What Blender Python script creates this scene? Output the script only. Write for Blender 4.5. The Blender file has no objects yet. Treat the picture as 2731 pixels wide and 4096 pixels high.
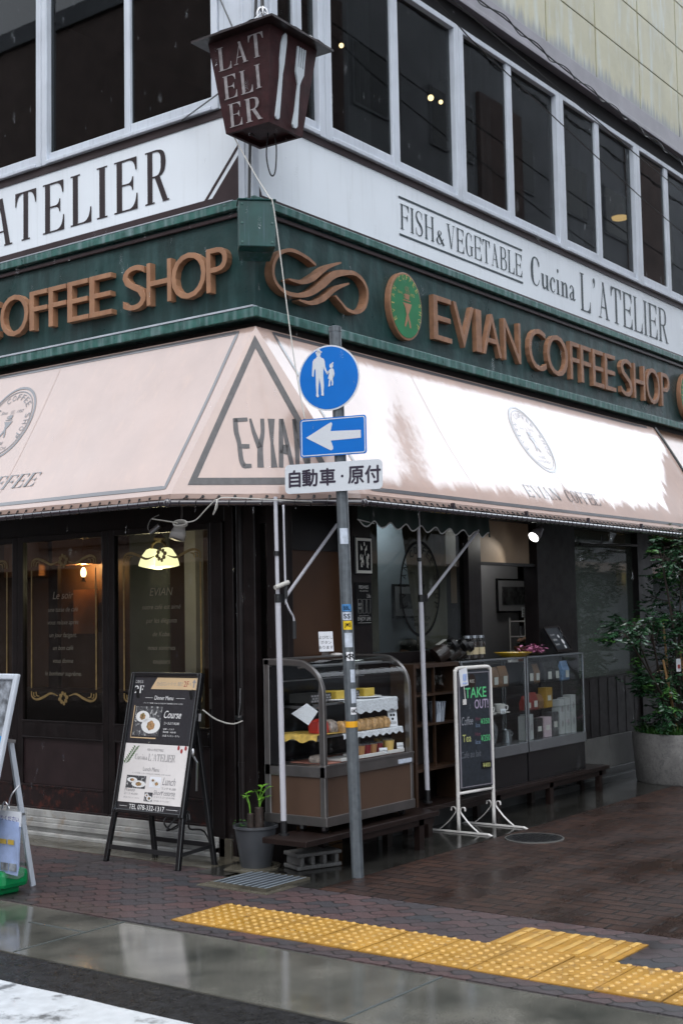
import bpy, bmesh, math, random
from mathutils import Vector, Matrix, noise
R = math.radians
rnd = random.Random(7)
S = bpy.context.scene
COL = S.collection

# ------------------------------------------------------------------ camera, world, sun, exposure
cam_d = bpy.data.cameras.new("camera")
cam = bpy.data.objects.new("camera", cam_d)
COL.objects.link(cam)
cam_d.sensor_fit = 'VERTICAL'
cam_d.sensor_height = 36.0
cam_d.lens = 46.085
cam_d.clip_start = 0.05
cam_d.clip_end = 600
YAW, PIT, ROL = R(36.5337), R(4.5793), R(-1.08094)
fw = Vector((math.cos(YAW)*math.cos(PIT), math.sin(YAW)*math.cos(PIT), math.sin(PIT)))
rt = Vector((math.sin(YAW), -math.cos(YAW), 0))
up = rt.cross(fw)
rt2 = math.cos(ROL)*rt + math.sin(ROL)*up
up2 = -math.sin(ROL)*rt + math.cos(ROL)*up
mw = Matrix((rt2, up2, -fw)).transposed().to_4x4()
mw.translation = Vector((0, 0, 1.62))
cam.matrix_world = mw
cam_d.dof.use_dof = True
cam_d.dof.focus_distance = 8.4
cam_d.dof.aperture_fstop = 4.0
S.camera = cam

SUN_EL, SUN_AZ = R(60), R(205)
w = bpy.data.worlds.new("World")
S.world = w
w.use_nodes = True
nt = w.node_tree
bg = nt.nodes["Background"]
sky = nt.nodes.new("ShaderNodeTexSky")
sky.sky_type = 'NISHITA'
sky.sun_disc = False
sky.sun_elevation = SUN_EL
sky.sun_rotation = R(90) - SUN_AZ
sky.air_density = 1.0
sky.dust_density = 6.0
sky.ozone_density = 1.0
hs = nt.nodes.new("ShaderNodeHueSaturation")
hs.inputs['Saturation'].default_value = 0.5
nt.links.new(sky.outputs[0], hs.inputs['Color'])
cl = nt.nodes.new("ShaderNodeMix")          # an even overcast layer over the clear sky
cl.data_type = 'RGBA'
cl.inputs[0].default_value = 0.72
tc = nt.nodes.new("ShaderNodeTexCoord")     # sky brightened low over the far end of the walkway, for the awning's sheen
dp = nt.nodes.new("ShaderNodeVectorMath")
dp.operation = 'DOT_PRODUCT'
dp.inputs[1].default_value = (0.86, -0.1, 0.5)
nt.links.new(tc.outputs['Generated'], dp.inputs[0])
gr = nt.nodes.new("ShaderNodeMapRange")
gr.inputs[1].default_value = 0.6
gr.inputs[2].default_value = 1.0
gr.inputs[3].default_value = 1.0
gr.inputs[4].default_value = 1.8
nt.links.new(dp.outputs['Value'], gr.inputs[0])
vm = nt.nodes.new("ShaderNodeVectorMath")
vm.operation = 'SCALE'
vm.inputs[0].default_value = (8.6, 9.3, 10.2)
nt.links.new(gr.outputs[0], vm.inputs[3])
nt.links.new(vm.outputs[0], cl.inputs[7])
nt.links.new(hs.outputs[0], cl.inputs[6])
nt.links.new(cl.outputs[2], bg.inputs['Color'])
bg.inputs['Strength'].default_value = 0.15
sd = bpy.data.lights.new("sun", 'SUN')
sd.energy = 0.5
sd.angle = R(50)
sd.color = (1.0, 0.99, 0.97)
sun = bpy.data.objects.new("sun", sd)
COL.objects.link(sun)
sun.location = (0, 0, 40)
sdir = Vector((math.cos(SUN_EL)*math.cos(SUN_AZ), math.cos(SUN_EL)*math.sin(SUN_AZ), math.sin(SUN_EL)))
sun.rotation_euler = (-sdir).to_track_quat('-Z', 'Y').to_euler()
S.view_settings.view_transform = 'Standard'
S.view_settings.look = 'None'
S.view_settings.gamma = 1
S.view_settings.use_curve_mapping = False
S.view_settings.exposure = 0.8
S.cycles.max_bounces = 8
S.cycles.transparent_max_bounces = 12
S.cycles.use_denoising = True

# ------------------------------------------------------------------ materials
MATS = {}
def nd(t, typ, **kw):
    n = t.nodes.new(typ)
    for k, v in kw.items():
        setattr(n, k, v)
    return n
def ramp(t, fac, stops):
    r = nd(t, "ShaderNodeValToRGB")
    els = r.color_ramp.elements
    while len(els) < len(stops):
        els.new(0.5)
    for e, (p, c) in zip(els, stops):
        e.position = p
        e.color = (c[0], c[1], c[2], 1) if isinstance(c, (tuple, list)) else (c, c, c, 1)
    t.links.new(fac, r.inputs[0])
    return r.outputs[0]
def noise_tex(t, pos, scale, detail=4, mapping=None, rough=0.55):
    n = nd(t, "ShaderNodeTexNoise")
    n.inputs['Scale'].default_value = scale
    n.inputs['Detail'].default_value = detail
    n.inputs['Roughness'].default_value = rough
    if mapping:
        m = nd(t, "ShaderNodeMapping")
        m.inputs['Scale'].default_value = mapping
        t.links.new(pos, m.inputs[0])
        pos = m.outputs[0]
    t.links.new(pos, n.inputs['Vector'])
    return n.outputs['Fac']
def mixc(t, fac, a, b, mode='MIX'):
    m = nd(t, "ShaderNodeMix", data_type='RGBA', blend_type=mode)
    for sock, v in ((m.inputs[6], a), (m.inputs[7], b)):
        if isinstance(v, (tuple, list)):
            sock.default_value = (v[0], v[1], v[2], 1)
        else:
            t.links.new(v, sock)
    if isinstance(fac, (int, float)):
        m.inputs[0].default_value = fac
    else:
        t.links.new(fac, m.inputs[0])
    return m.outputs[2]
def base(name):
    m = bpy.data.materials.new(name)
    m.use_nodes = True
    t = m.node_tree
    b = t.nodes["Principled BSDF"]
    g = nd(t, "ShaderNodeNewGeometry")
    MATS[name] = m
    return m, t, b, g.outputs['Position']
def mat(name, col, rough=0.5, metal=0.0, var=0.15, vs=6.0, streak=None, spots=None, bump=None, coat=0.0, coat_r=0.1, rv=0.0, spec=0.5, emit=None, coat_ior=1.5):
    """streak=(colour, amount, low, high): vertical run marks; spots=(colour, scale, low, high)"""
    m, t, b, pos = base(name)
    c = tuple(col)
    d = tuple(max(0, x*(1-var)) for x in c)
    l = tuple(min(1, x*(1+var)) for x in c)
    f = noise_tex(t, pos, vs, 5)
    out = ramp(t, f, [(0.3, d), (0.7, l)])
    if streak:
        f2 = noise_tex(t, pos, 1.0, 4, (streak[4] if len(streak) > 4 else 38, streak[4] if len(streak) > 4 else 38, 1.6))
        k = ramp(t, f2, [(streak[2], 0.0), (streak[3], streak[1])])
        out = mixc(t, k, out, streak[0])
    if spots:
        f3 = noise_tex(t, pos, spots[1], 6, None, 0.7)
        k = ramp(t, f3, [(spots[2], 0.0), (spots[3], 1.0)])
        out = mixc(t, k, out, spots[0])
    t.links.new(out, b.inputs['Base Color'])
    b.inputs['Metallic'].default_value = metal
    b.inputs['Specular IOR Level'].default_value = spec
    b.inputs['Coat Weight'].default_value = coat
    b.inputs['Coat Roughness'].default_value = coat_r
    b.inputs['Coat IOR'].default_value = coat_ior
    if rv:
        f4 = noise_tex(t, pos, vs*1.7, 3)
        rr = ramp(t, f4, [(0.3, max(0.02, rough-rv)), (0.7, min(1, rough+rv))])
        t.links.new(rr, b.inputs['Roughness'])
    else:
        b.inputs['Roughness'].default_value = rough
    if bump:
        bn = nd(t, "ShaderNodeBump")
        bn.inputs['Strength'].default_value = bump[1]
        bn.inputs['Distance'].default_value = bump[2] if len(bump) > 2 else 0.01
        t.links.new(noise_tex(t, pos, bump[0], 5), bn.inputs['Height'])
        t.links.new(bn.outputs[0], b.inputs['Normal'])
        t.links.new(bn.outputs[0], b.inputs['Coat Normal'])
    if emit:
        b.inputs['Emission Color'].default_value = (*emit[0], 1)
        b.inputs['Emission Strength'].default_value = emit[1]
    return m
def glass(name, tint=(0.8, 0.85, 0.83), ior=1.5, rough=0.0, body=None):
    m = bpy.data.materials.new(name)
    m.use_nodes = True
    t = m.node_tree
    for n in list(t.nodes):
        if n.type != 'OUTPUT_MATERIAL':
            t.nodes.remove(n)
    o = [n for n in t.nodes if n.type == 'OUTPUT_MATERIAL'][0]
    tr = nd(t, "ShaderNodeBsdfTransparent")
    tr.inputs[0].default_value = (*tint, 1)
    inner = tr.outputs[0]
    if body:
        df = nd(t, "ShaderNodeBsdfDiffuse")
        df.inputs[0].default_value = (*body[0], 1)
        mx = nd(t, "ShaderNodeMixShader")
        mx.inputs[0].default_value = body[1]
        t.links.new(inner, mx.inputs[1])
        t.links.new(df.outputs[0], mx.inputs[2])
        inner = mx.outputs[0]
    gl = nd(t, "ShaderNodeBsdfGlossy")
    gl.inputs['Roughness'].default_value = rough
    lw = nd(t, "ShaderNodeLayerWeight")
    lw.inputs[0].default_value = 0.5
    pw = nd(t, "ShaderNodeMath", operation='POWER')
    t.links.new(lw.outputs['Facing'], pw.inputs[0])
    pw.inputs[1].default_value = 5.0
    f0 = ((ior-1)/(ior+1))**2
    fr = nd(t, "ShaderNodeMath", operation='MULTIPLY_ADD')
    t.links.new(pw.outputs[0], fr.inputs[0])
    fr.inputs[1].default_value = 1-f0
    fr.inputs[2].default_value = f0
    mx2 = nd(t, "ShaderNodeMixShader")
    t.links.new(fr.outputs[0], mx2.inputs[0])
    t.links.new(inner, mx2.inputs[1])
    t.links.new(gl.outputs[0], mx2.inputs[2])
    t.links.new(mx2.outputs[0], o.inputs[0])
    MATS[name] = m
    return m

def ground_mat(name, c1, c2, mortar, bw, bh, rot=0, wave=0.0, dark=(0.02, 0.014, 0.012), rlo=0.12, rhi=0.5, bumpd=0.004, pud=0.5, msize=0.004, grain=0.5, cw=0.3, sp=0.5, speck=False):
    m, t, b, pos = base(name)
    mp = nd(t, "ShaderNodeMapping")
    mp.inputs['Rotation'].default_value = (0, 0, rot)
    t.links.new(pos, mp.inputs[0])
    vec = mp.outputs[0]
    if wave:
        sx = nd(t, "ShaderNodeSeparateXYZ"); t.links.new(vec, sx.inputs[0])
        def wv(inp, per):
            a = nd(t, "ShaderNodeMath", operation='MULTIPLY'); a.inputs[1].default_value = 2*math.pi/per; t.links.new(inp, a.inputs[0])
            s = nd(t, "ShaderNodeMath", operation='SINE'); t.links.new(a.outputs[0], s.inputs[0])
            k = nd(t, "ShaderNodeMath", operation='MULTIPLY'); k.inputs[1].default_value = wave; t.links.new(s.outputs[0], k.inputs[0])
            return k.outputs[0]
        ax = nd(t, "ShaderNodeMath", operation='ADD'); t.links.new(sx.outputs[0], ax.inputs[0]); t.links.new(wv(sx.outputs[1], bh), ax.inputs[1])
        ay = nd(t, "ShaderNodeMath", operation='ADD'); t.links.new(sx.outputs[1], ay.inputs[0]); t.links.new(wv(sx.outputs[0], bw/2), ay.inputs[1])
        cx = nd(t, "ShaderNodeCombineXYZ"); t.links.new(ax.outputs[0], cx.inputs[0]); t.links.new(ay.outputs[0], cx.inputs[1])
        vec = cx.outputs[0]
    br = nd(t, "ShaderNodeTexBrick")
    br.inputs['Color1'].default_value = (*c1, 1)
    br.inputs['Color2'].default_value = (*c2, 1)
    br.inputs['Mortar'].default_value = (*mortar, 1)
    br.inputs['Scale'].default_value = 1
    br.inputs['Mortar Size'].default_value = msize
    br.inputs['Mortar Smooth'].default_value = 0.3
    br.inputs['Brick Width'].default_value = bw
    br.inputs['Row Height'].default_value = bh
    br.inputs['Bias'].default_value = 0.0
    t.links.new(vec, br.inputs['Vector'])
    g = noise_tex(t, pos, 120, 3)
    gr = ramp(t, g, [(0.3, 1-grain), (0.75, 1+grain*0.5)])
    col = mixc(t, 1.0, br.outputs['Color'], gr, 'MULTIPLY')
    if speck:
        sn = noise_tex(t, pos, 230, 2)
        col = mixc(t, ramp(t, sn, [(0.65, 0.0), (0.73, 0.7)]), col, (0.2, 0.195, 0.2))  # pale specks put into the colour as glints off wet paving
    big = noise_tex(t, pos, 1.3, 4, (0.8, 1.6, 1))
    wet = ramp(t, big, [(pud-0.08, 1.0), (pud+0.1, 0.0)])
    col = mixc(t, wet, col, mixc(t, 0.5, col, dark))
    t.links.new(col, b.inputs['Base Color'])
    rr = mixc(t, wet, (rhi,)*3, (rlo,)*3)
    rr = mixc(t, 0.25, rr, g)
    t.links.new(rr, b.inputs['Roughness'])
    b.inputs['Coat Weight'].default_value = cw
    b.inputs['Coat Roughness'].default_value = 0.22
    b.inputs['Specular IOR Level'].default_value = sp
    h = nd(t, "ShaderNodeMath", operation='SUBTRACT')
    h.inputs[0].default_value = 1.0
    t.links.new(br.outputs['Fac'], h.inputs[1])
    h2 = nd(t, "ShaderNodeMath", operation='MULTIPLY_ADD')
    t.links.new(g, h2.inputs[0])
    h2.inputs[1].default_value = 0.35
    t.links.new(h.outputs[0], h2.inputs[2])
    bn = nd(t, "ShaderNodeBump")
    bn.inputs['Distance'].default_value = bumpd
    st = ramp(t, big, [(pud-0.06, 0.25), (pud+0.08, 0.9)])
    t.links.new(st, bn.inputs['Strength'])
    t.links.new(h2.outputs[0], bn.inputs['Height'])
    t.links.new(bn.outputs[0], b.inputs['Normal'])
    return m
def wet_mat(name, c1, c2, scale=3, rlo=0.03, rhi=0.18, grain=300, gb=0.0015, coat=0.0, streak=(1, 1, 1), gstr=0.15, sp=0.5):
    m, t, b, pos = base(name)
    f = noise_tex(t, pos, scale, 6, streak)
    col = ramp(t, f, [(0.32, c1), (0.68, c2)])
    g = noise_tex(t, pos, grain, 2)
    col = mixc(t, 1.0, col, ramp(t, g, [(0.3, 0.75), (0.7, 1.2)]), 'MULTIPLY')
    t.links.new(col, b.inputs['Base Color'])
    f2 = noise_tex(t, pos, scale*0.6, 4, streak)
    t.links.new(ramp(t, f2, [(0.35, rlo), (0.65, rhi)]), b.inputs['Roughness'])
    bn = nd(t, "ShaderNodeBump")
    bn.inputs['Distance'].default_value = gb
    bn.inputs['Strength'].default_value = gstr
    t.links.new(g, bn.inputs['Height'])
    t.links.new(bn.outputs[0], b.inputs['Normal'])
    b.inputs['Specular IOR Level'].default_value = sp
    b.inputs['Coat Weight'].default_value = coat
    b.inputs['Coat Roughness'].default_value = 0.03
    return m

mat('green', (0.0085, 0.034, 0.033), 0.38, var=0.35, vs=2.5, streak=((0.05, 0.115, 0.115), 0.5, 0.48, 0.74, 9), bump=(9, 0.25, 0.02), rv=0.12)
mat('green_trim', (0.03, 0.105, 0.09), 0.42, var=0.4, vs=14, streak=((0.19, 0.27, 0.28), 0.85, 0.46, 0.72, 17), spots=((0.008, 0.018, 0.016), 26, 0.62, 0.72), rv=0.15)
mat('trim_light', (0.42, 0.45, 0.5), 0.4, var=0.2)
mat('copper', (0.315, 0.165, 0.092), 0.45, var=0.16, vs=9, streak=((0.25, 0.08, 0.03), 0.4, 0.52, 0.75, 20), rv=0.1)
mat('copper_old', (0.25, 0.128, 0.073), 0.42, var=0.25, vs=12)
mat('sign_white', (0.74, 0.79, 0.84), 0.3, var=0.03, vs=2, streak=((0.6, 0.64, 0.67), 0.5, 0.55, 0.8, 25), spots=((0.9, 0.92, 0.94), 60, 0.66, 0.72))
mat('sign_brown', (0.035, 0.023, 0.025), 0.3, var=0.2)
mat('letter_brown', (0.022, 0.014, 0.016), 0.35, var=0.2)
mat('letter_slate', (0.028, 0.045, 0.055), 0.35, var=0.2)
mat('alu', (0.5, 0.54, 0.6), 0.35, var=0.1, vs=3, streak=((0.33, 0.36, 0.4), 0.5, 0.5, 0.75))
mat('alu_sill', (0.33, 0.33, 0.32), 0.45, var=0.3, vs=5, spots=((0.2, 0.13, 0.07), 4, 0.58, 0.75))
mat('black_paint', (0.006, 0.006, 0.007), 0.4, var=0.3)
mat('black_gloss', (0.008, 0.008, 0.009), 0.18, var=0.2)
mat('awning', (0.39, 0.275, 0.232), 0.4, var=0.07, vs=3, coat=1.0, coat_r=0.10, coat_ior=1.75, bump=(14, 0.05, 0.02), streak=((0.5, 0.33, 0.25), 0.4, 0.55, 0.8, 14))
mat('awning_print', (0.06, 0.057, 0.062), 0.4, var=0.2, coat=1.0, coat_r=0.10, coat_ior=1.75)
mat('awning_dark', (0.33, 0.2, 0.14), 0.4, var=0.1, coat=0.6, coat_r=0.15)
mat('bar_purple', (0.02, 0.014, 0.02), 0.16, var=0.2, metal=0.0, coat=1.0, coat_r=0.05)
mat('lantern', (0.034, 0.010, 0.0115), 0.5, spec=0.3, var=0.35, vs=14, spots=((0.02, 0.008, 0.009), 30, 0.55, 0.75), bump=(20, 0.3, 0.01))
mat('lantern_roof', (0.018, 0.010, 0.011), 0.4, var=0.4, vs=10, bump=(12, 0.4, 0.01))
mat('cutlery', (0.55, 0.6, 0.64), 0.5, var=0.08)
mat('lan_letter', (0.28, 0.26, 0.265), 0.6, var=0.3, vs=30)
mat('steel', (0.45, 0.45, 0.46), 0.28, metal=1.0, var=0.1)
mat('pole_galv', (0.085, 0.098, 0.11), 0.42, metal=0.2, var=0.25, vs=26, streak=((0.17, 0.19, 0.205), 0.6, 0.5, 0.7, 60), rv=0.1)
mat('sign_blue', (0.0, 0.13, 0.49), 0.4, var=0.05, spec=0.25)
mat('sign_plate', (0.55, 0.58, 0.62), 0.35, var=0.04, vs=120)
mat('sign_ink', (0.02, 0.012, 0.03), 0.4, var=0.1)
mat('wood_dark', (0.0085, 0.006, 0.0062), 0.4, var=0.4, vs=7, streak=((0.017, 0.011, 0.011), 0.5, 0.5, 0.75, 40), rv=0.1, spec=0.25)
mat('wood_rust', (0.013, 0.008, 0.0085), 0.3, var=0.4, vs=8, spots=((0.075, 0.02, 0.014), 16, 0.52, 0.66))
mat('wood_panel', (0.022, 0.0135, 0.0145), 0.32, var=0.25, vs=6, spots=((0.005, 0.004, 0.004), 42, 0.66, 0.7))
mat('board_brown', (0.06, 0.028, 0.014), 0.4, var=0.2, vs=2)
mat('stone_grey', (0.10, 0.10, 0.095), 0.5, var=0.15, vs=8)
mat('plinth', (0.028, 0.03, 0.03), 0.35, var=0.3)
mat('tile_cream', (0.44, 0.42, 0.285), 0.45, var=0.12, vs=2, streak=((0.48, 0.54, 0.55), 0.65, 0.5, 0.7, 9), spots=((0.36, 0.34, 0.22), 2.5, 0.55, 0.8))
mat('tile_stain', (0.2, 0.22, 0.23), 0.5, var=0.3, vs=9, streak=((0.42, 0.42, 0.33), 0.8, 0.45, 0.65, 22))
mat('joint_dark', (0.05, 0.06, 0.06), 0.6, var=0.2)
mat('beam_grey', (0.2, 0.19, 0.215), 0.35, var=0.15, vs=4)
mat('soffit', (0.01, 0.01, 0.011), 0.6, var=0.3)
mat('asphalt', (0.02, 0.021, 0.023), 0.3, var=0.4, vs=200, rv=0.12, bump=(320, 0.5, 0.004))
wet_mat('asphalt_wet', (0.005, 0.005, 0.0055), (0.02, 0.02, 0.022), 26, 0.2, 0.5, 85, 0.01, gstr=0.8, sp=0.22)
wet_mat('gutter', (0.04, 0.042, 0.037), (0.135, 0.13, 0.112), 2.2, 0.02, 0.11, 140, 0.0006, gstr=0.3)
wet_mat('apron', (0.012, 0.012, 0.011), (0.03, 0.029, 0.026), 3, 0.03, 0.2, 160, 0.001)
wet_mat('apron_light', (0.05, 0.045, 0.035), (0.12, 0.11, 0.085), 4, 0.06, 0.3, 160, 0.001)
ground_mat('paver_wave', (0.10, 0.058, 0.058), (0.046, 0.047, 0.054), (0.007, 0.006, 0.0065), 0.225, 0.1125, rot=R(90), wave=0.016, pud=0.36, rlo=0.25, rhi=0.5, bumpd=0.008, grain=0.7, msize=0.0058, cw=0.2, sp=0.4, speck=True)
ground_mat('paver_brick', (0.056, 0.026, 0.017), (0.03, 0.0165, 0.0135), (0.005, 0.003, 0.0025), 0.21, 0.105, rot=R(90), pud=0.47, rlo=0.12, rhi=0.5, bumpd=0.008, grain=0.7, msize=0.009, cw=0.06, sp=0.25, speck=True)
mat('paint_white', (0.46, 0.48, 0.5), 0.4, var=0.12, vs=14, spots=((0.12, 0.125, 0.13), 5, 0.56, 0.66), bump=(120, 0.3, 0.004))
mat('tactile', (0.34, 0.178, 0.03), 0.38, var=0.28, vs=3.2, spots=((0.16, 0.1, 0.05), 11, 0.55, 0.75), rv=0.12)
mat('tactile_top', (0.46, 0.28, 0.075), 0.45, var=0.22, vs=9, spots=((0.3, 0.2, 0.1), 17, 0.58, 0.72))
mat('pvc_white', (0.42, 0.42, 0.46), 0.3, var=0.05)
mat('steel_dark', (0.21, 0.20, 0.195), 0.3, metal=0.85, var=0.15)
mat('case_brown', (0.07, 0.04, 0.026), 0.4, var=0.15, vs=3)
mat('bench', (0.014, 0.0085, 0.0075), 0.3, var=0.3, spec=0.3)
mat('plastic_grey', (0.045, 0.048, 0.054), 0.35, var=0.15)
mat('soil', (0.012, 0.009, 0.007), 0.8, var=0.4, vs=60)
mat('leaf_bright', (0.10, 0.25, 0.022), 0.35, var=0.25, vs=30)
mat('leaf_dark', (0.02, 0.06, 0.026), 0.22, var=0.45, vs=9, spec=0.7)
mat('leaf_mid', (0.045, 0.12, 0.028), 0.25, var=0.35, vs=12)
mat('bark', (0.024, 0.015, 0.011), 0.7, var=0.4, vs=40)
mat('cane', (0.3, 0.17, 0.07), 0.5, var=0.2)
mat('concrete_block', (0.11, 0.108, 0.105), 0.7, var=0.35, vs=80, bump=(160, 0.8, 0.004), spots=((0.03, 0.03, 0.03), 60, 0.6, 0.7))
mat('planter_stone', (0.16, 0.155, 0.15), 0.6, var=0.2, vs=20, spots=((0.08, 0.08, 0.08), 40, 0.46, 0.66), bump=(90, 0.6, 0.006))
mat('grate', (0.09, 0.105, 0.12), 0.4, metal=0.5, var=0.2)
mat('iron', (0.008, 0.008, 0.009), 0.45, metal=0.2, var=0.3)
mat('menu_dark', (0.021, 0.022, 0.027), 0.3, var=0.25, vs=60, coat=0.7, coat_r=0.1)
mat('menu_pale', (0.68, 0.65, 0.64), 0.35, var=0.06, vs=4, coat=0.6, coat_r=0.1)
mat('menu_tan', (0.58, 0.42, 0.25), 0.4, var=0.05)
mat('ink_white', (0.75, 0.75, 0.75), 0.5, var=0.03)
mat('ink_grey', (0.25, 0.24, 0.25), 0.5, var=0.03)
mat('ink_red', (0.3, 0.03, 0.03), 0.5, var=0.1)
mat('ink_black', (0.012, 0.012, 0.013), 0.9, var=0.03, spec=0.1)
mat('food', (0.3, 0.17, 0.08), 0.5, var=0.7, vs=45, spots=((0.1, 0.14, 0.03), 60, 0.55, 0.62))
mat('food_dark', (0.05, 0.05, 0.055), 0.5, var=0.8, vs=50, spots=((0.5, 0.5, 0.5), 40, 0.55, 0.62))
mat('plate', (0.7, 0.7, 0.7), 0.2, var=0.05)
mat('paper', (0.7, 0.71, 0.75), 0.5, var=0.05)
mat('paper_blue', (0.35, 0.45, 0.72), 0.4, var=0.25, vs=9)
mat('flyer_blue', (0.02, 0.25, 0.6), 0.4, var=0.1)
mat('green_plastic', (0.0, 0.2, 0.06), 0.3, var=0.1)
mat('poster_photo', (0.22, 0.24, 0.27), 0.35, var=0.8, vs=18)
mat('chalk_board', (0.022, 0.028, 0.036), 0.35, var=0.3, vs=30, coat=0.5, coat_r=0.2, spots=((0.12, 0.13, 0.15), 90, 0.6, 0.75))
mat('chalk_green', (0.10, 0.5, 0.2), 0.6, var=0.15)
mat('chalk_pink', (0.36, 0.3, 0.42), 0.6, var=0.15)
mat('chalk_yellow', (0.42, 0.44, 0.16), 0.6, var=0.15)
mat('chalk_blue', (0.16, 0.22, 0.32), 0.6, var=0.15)
mat('doily', (0.62, 0.64, 0.68), 0.6, var=0.25, vs=110)
mat('cloth_yellow', (0.5, 0.33, 0.07), 0.6, var=0.4, vs=24)
mat('cloth_pink', (0.4, 0.17, 0.13), 0.6, var=0.2)
mat('tray_white', (0.62, 0.6, 0.58), 0.25, var=0.05)
mat('pudding', (0.62, 0.42, 0.13), 0.4, var=0.1)
mat('pudding_tan', (0.34, 0.17, 0.07), 0.4, var=0.1)
mat('pudding_red', (0.16, 0.015, 0.02), 0.3, var=0.1)
mat('cookie', (0.42, 0.25, 0.11), 0.4, var=0.5, vs=40)
mat('wrap_red', (0.5, 0.04, 0.03), 0.25, var=0.3)
mat('black_pattern', (0.02, 0.02, 0.02), 0.4, var=0.3)
mat('yellow_cheese', (0.55, 0.38, 0.05), 0.4, var=0.2)
mat('yellow_plastic', (0.55, 0.36, 0.01), 0.3, var=0.05)
mat('pink_petal', (0.55, 0.2, 0.35), 0.5, var=0.3, vs=30)
mat('terracotta', (0.25, 0.09, 0.04), 0.6, var=0.2)
mat('coffee', (0.02, 0.011, 0.008), 0.5, var=0.5, vs=90)
mat('bag_brown', (0.16, 0.085, 0.04), 0.35, var=0.3, vs=14)
mat('bag_red', (0.2, 0.025, 0.02), 0.3, var=0.3, vs=12)
mat('bag_blue', (0.12, 0.2, 0.34), 0.3, var=0.3, vs=12)
mat('label_paper', (0.5, 0.5, 0.46), 0.5, var=0.06)
mat('box_white', (0.36, 0.37, 0.37), 0.45, var=0.1, vs=8)
mat('box_yellow', (0.3, 0.17, 0.02), 0.4, var=0.1)
mat('pot_steel', (0.3, 0.32, 0.34), 0.25, metal=0.8, var=0.1)
mat('striped', (0.3, 0.34, 0.4), 0.5, var=0.4, streak=((0.05, 0.06, 0.08), 0.9, 0.48, 0.52, 60))
mat('floor_in', (0.03, 0.018, 0.012), 0.3, var=0.3)
mat('wall_in', (0.09, 0.045, 0.022), 0.6, var=0.3, vs=2)
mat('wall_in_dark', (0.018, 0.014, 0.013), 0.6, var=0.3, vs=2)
mat('wall_pale', (0.34, 0.34, 0.36), 0.6, var=0.06)
mat('wall_sand', (0.30, 0.22, 0.15), 0.7, var=0.1)
mat('curtain', (0.2, 0.18, 0.14), 0.8, var=0.3, vs=3)
mat('curtain_grey', (0.12, 0.135, 0.12), 0.8, var=0.15, vs=2)
mat('ceil_in', (0.03, 0.026, 0.024), 0.7, var=0.2)
mat('gold', (0.2, 0.135, 0.05), 0.4, metal=0.0, var=0.3, vs=20)
mat('text_gold', (0.14, 0.125, 0.095), 0.5, var=0.2)
mat('photo_grey', (0.07, 0.07, 0.075), 0.4, var=0.9, vs=16, spots=((0.2, 0.2, 0.2), 12, 0.55, 0.66))
mat('canopy_green', (0.006, 0.02, 0.016), 0.6, var=0.2)
mat('hem_white', (0.45, 0.46, 0.46), 0.6, var=0.1)
mat('cable', (0.012, 0.012, 0.013), 0.35, var=0.2)
mat('cord_white', (0.45, 0.44, 0.41), 0.4, var=0.08)
mat('skin', (0.42, 0.24, 0.16), 0.5, var=0.06)
mat('hair', (0.008, 0.007, 0.007), 0.4, var=0.2)
mat('cloth_black', (0.01, 0.01, 0.011), 0.8, var=0.2)
mat('cloth_grey', (0.12, 0.13, 0.15), 0.8, var=0.1)
mat('brick_far', (0.24, 0.175, 0.155), 0.7, var=0.25, vs=3)
mat('concrete_far', (0.26, 0.27, 0.29), 0.7, var=0.2, vs=1)
mat('window_far', (0.03, 0.035, 0.04), 0.1, var=0.2)
mat('sticker_yellow', (0.65, 0.45, 0.01), 0.4, var=0.05)
mat('sticker_pale', (0.45, 0.5, 0.58), 0.4, var=0.2, vs=30)
mat('sticker_blue', (0.05, 0.2, 0.45), 0.4, var=0.2, vs=30)
mat('band_orange', (0.68, 0.33, 0.01), 0.35, var=0.08)
mat('emblem_green', (0.012, 0.16, 0.06), 0.4, var=0.15, vs=6)
mat('emblem_line', (0.42, 0.36, 0.12), 0.5, var=0.1)
mat('moss', (0.08, 0.2, 0.02), 0.8, var=0.3, vs=40)
mat('lamp_warm', (0.9, 0.9, 0.6), 0.4, emit=((1.0, 0.92, 0.5), 1.25))
mat('bulb_warm', (1, 0.8, 0.5), 0.4, emit=((1.0, 0.72, 0.35), 5.0))
mat('bulb_glow', (1, 0.7, 0.3), 0.4, emit=((1.0, 0.62, 0.22), 1.2))
mat('spot_face', (1, 1, 1), 0.4, emit=((1.0, 1.0, 0.95), 2.2))
glass('window_glass', (0.5, 0.52, 0.52), 1.4)
glass('shop_glass', (0.72, 0.74, 0.72), 1.45)
glass('case_glass', (0.94, 0.96, 0.96), 1.35)
glass('frost_glass', (0.5, 0.54, 0.5), 1.4, 0.02, ((0.17, 0.20, 0.18), 0.5))
glass('plastic_clear', (0.92, 0.93, 0.94), 1.45, 0.1, ((0.6, 0.62, 0.65), 0.07))
glass('water', (0.9, 0.93, 0.95), 1.33)
def M(n): return MATS[n]

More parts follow.
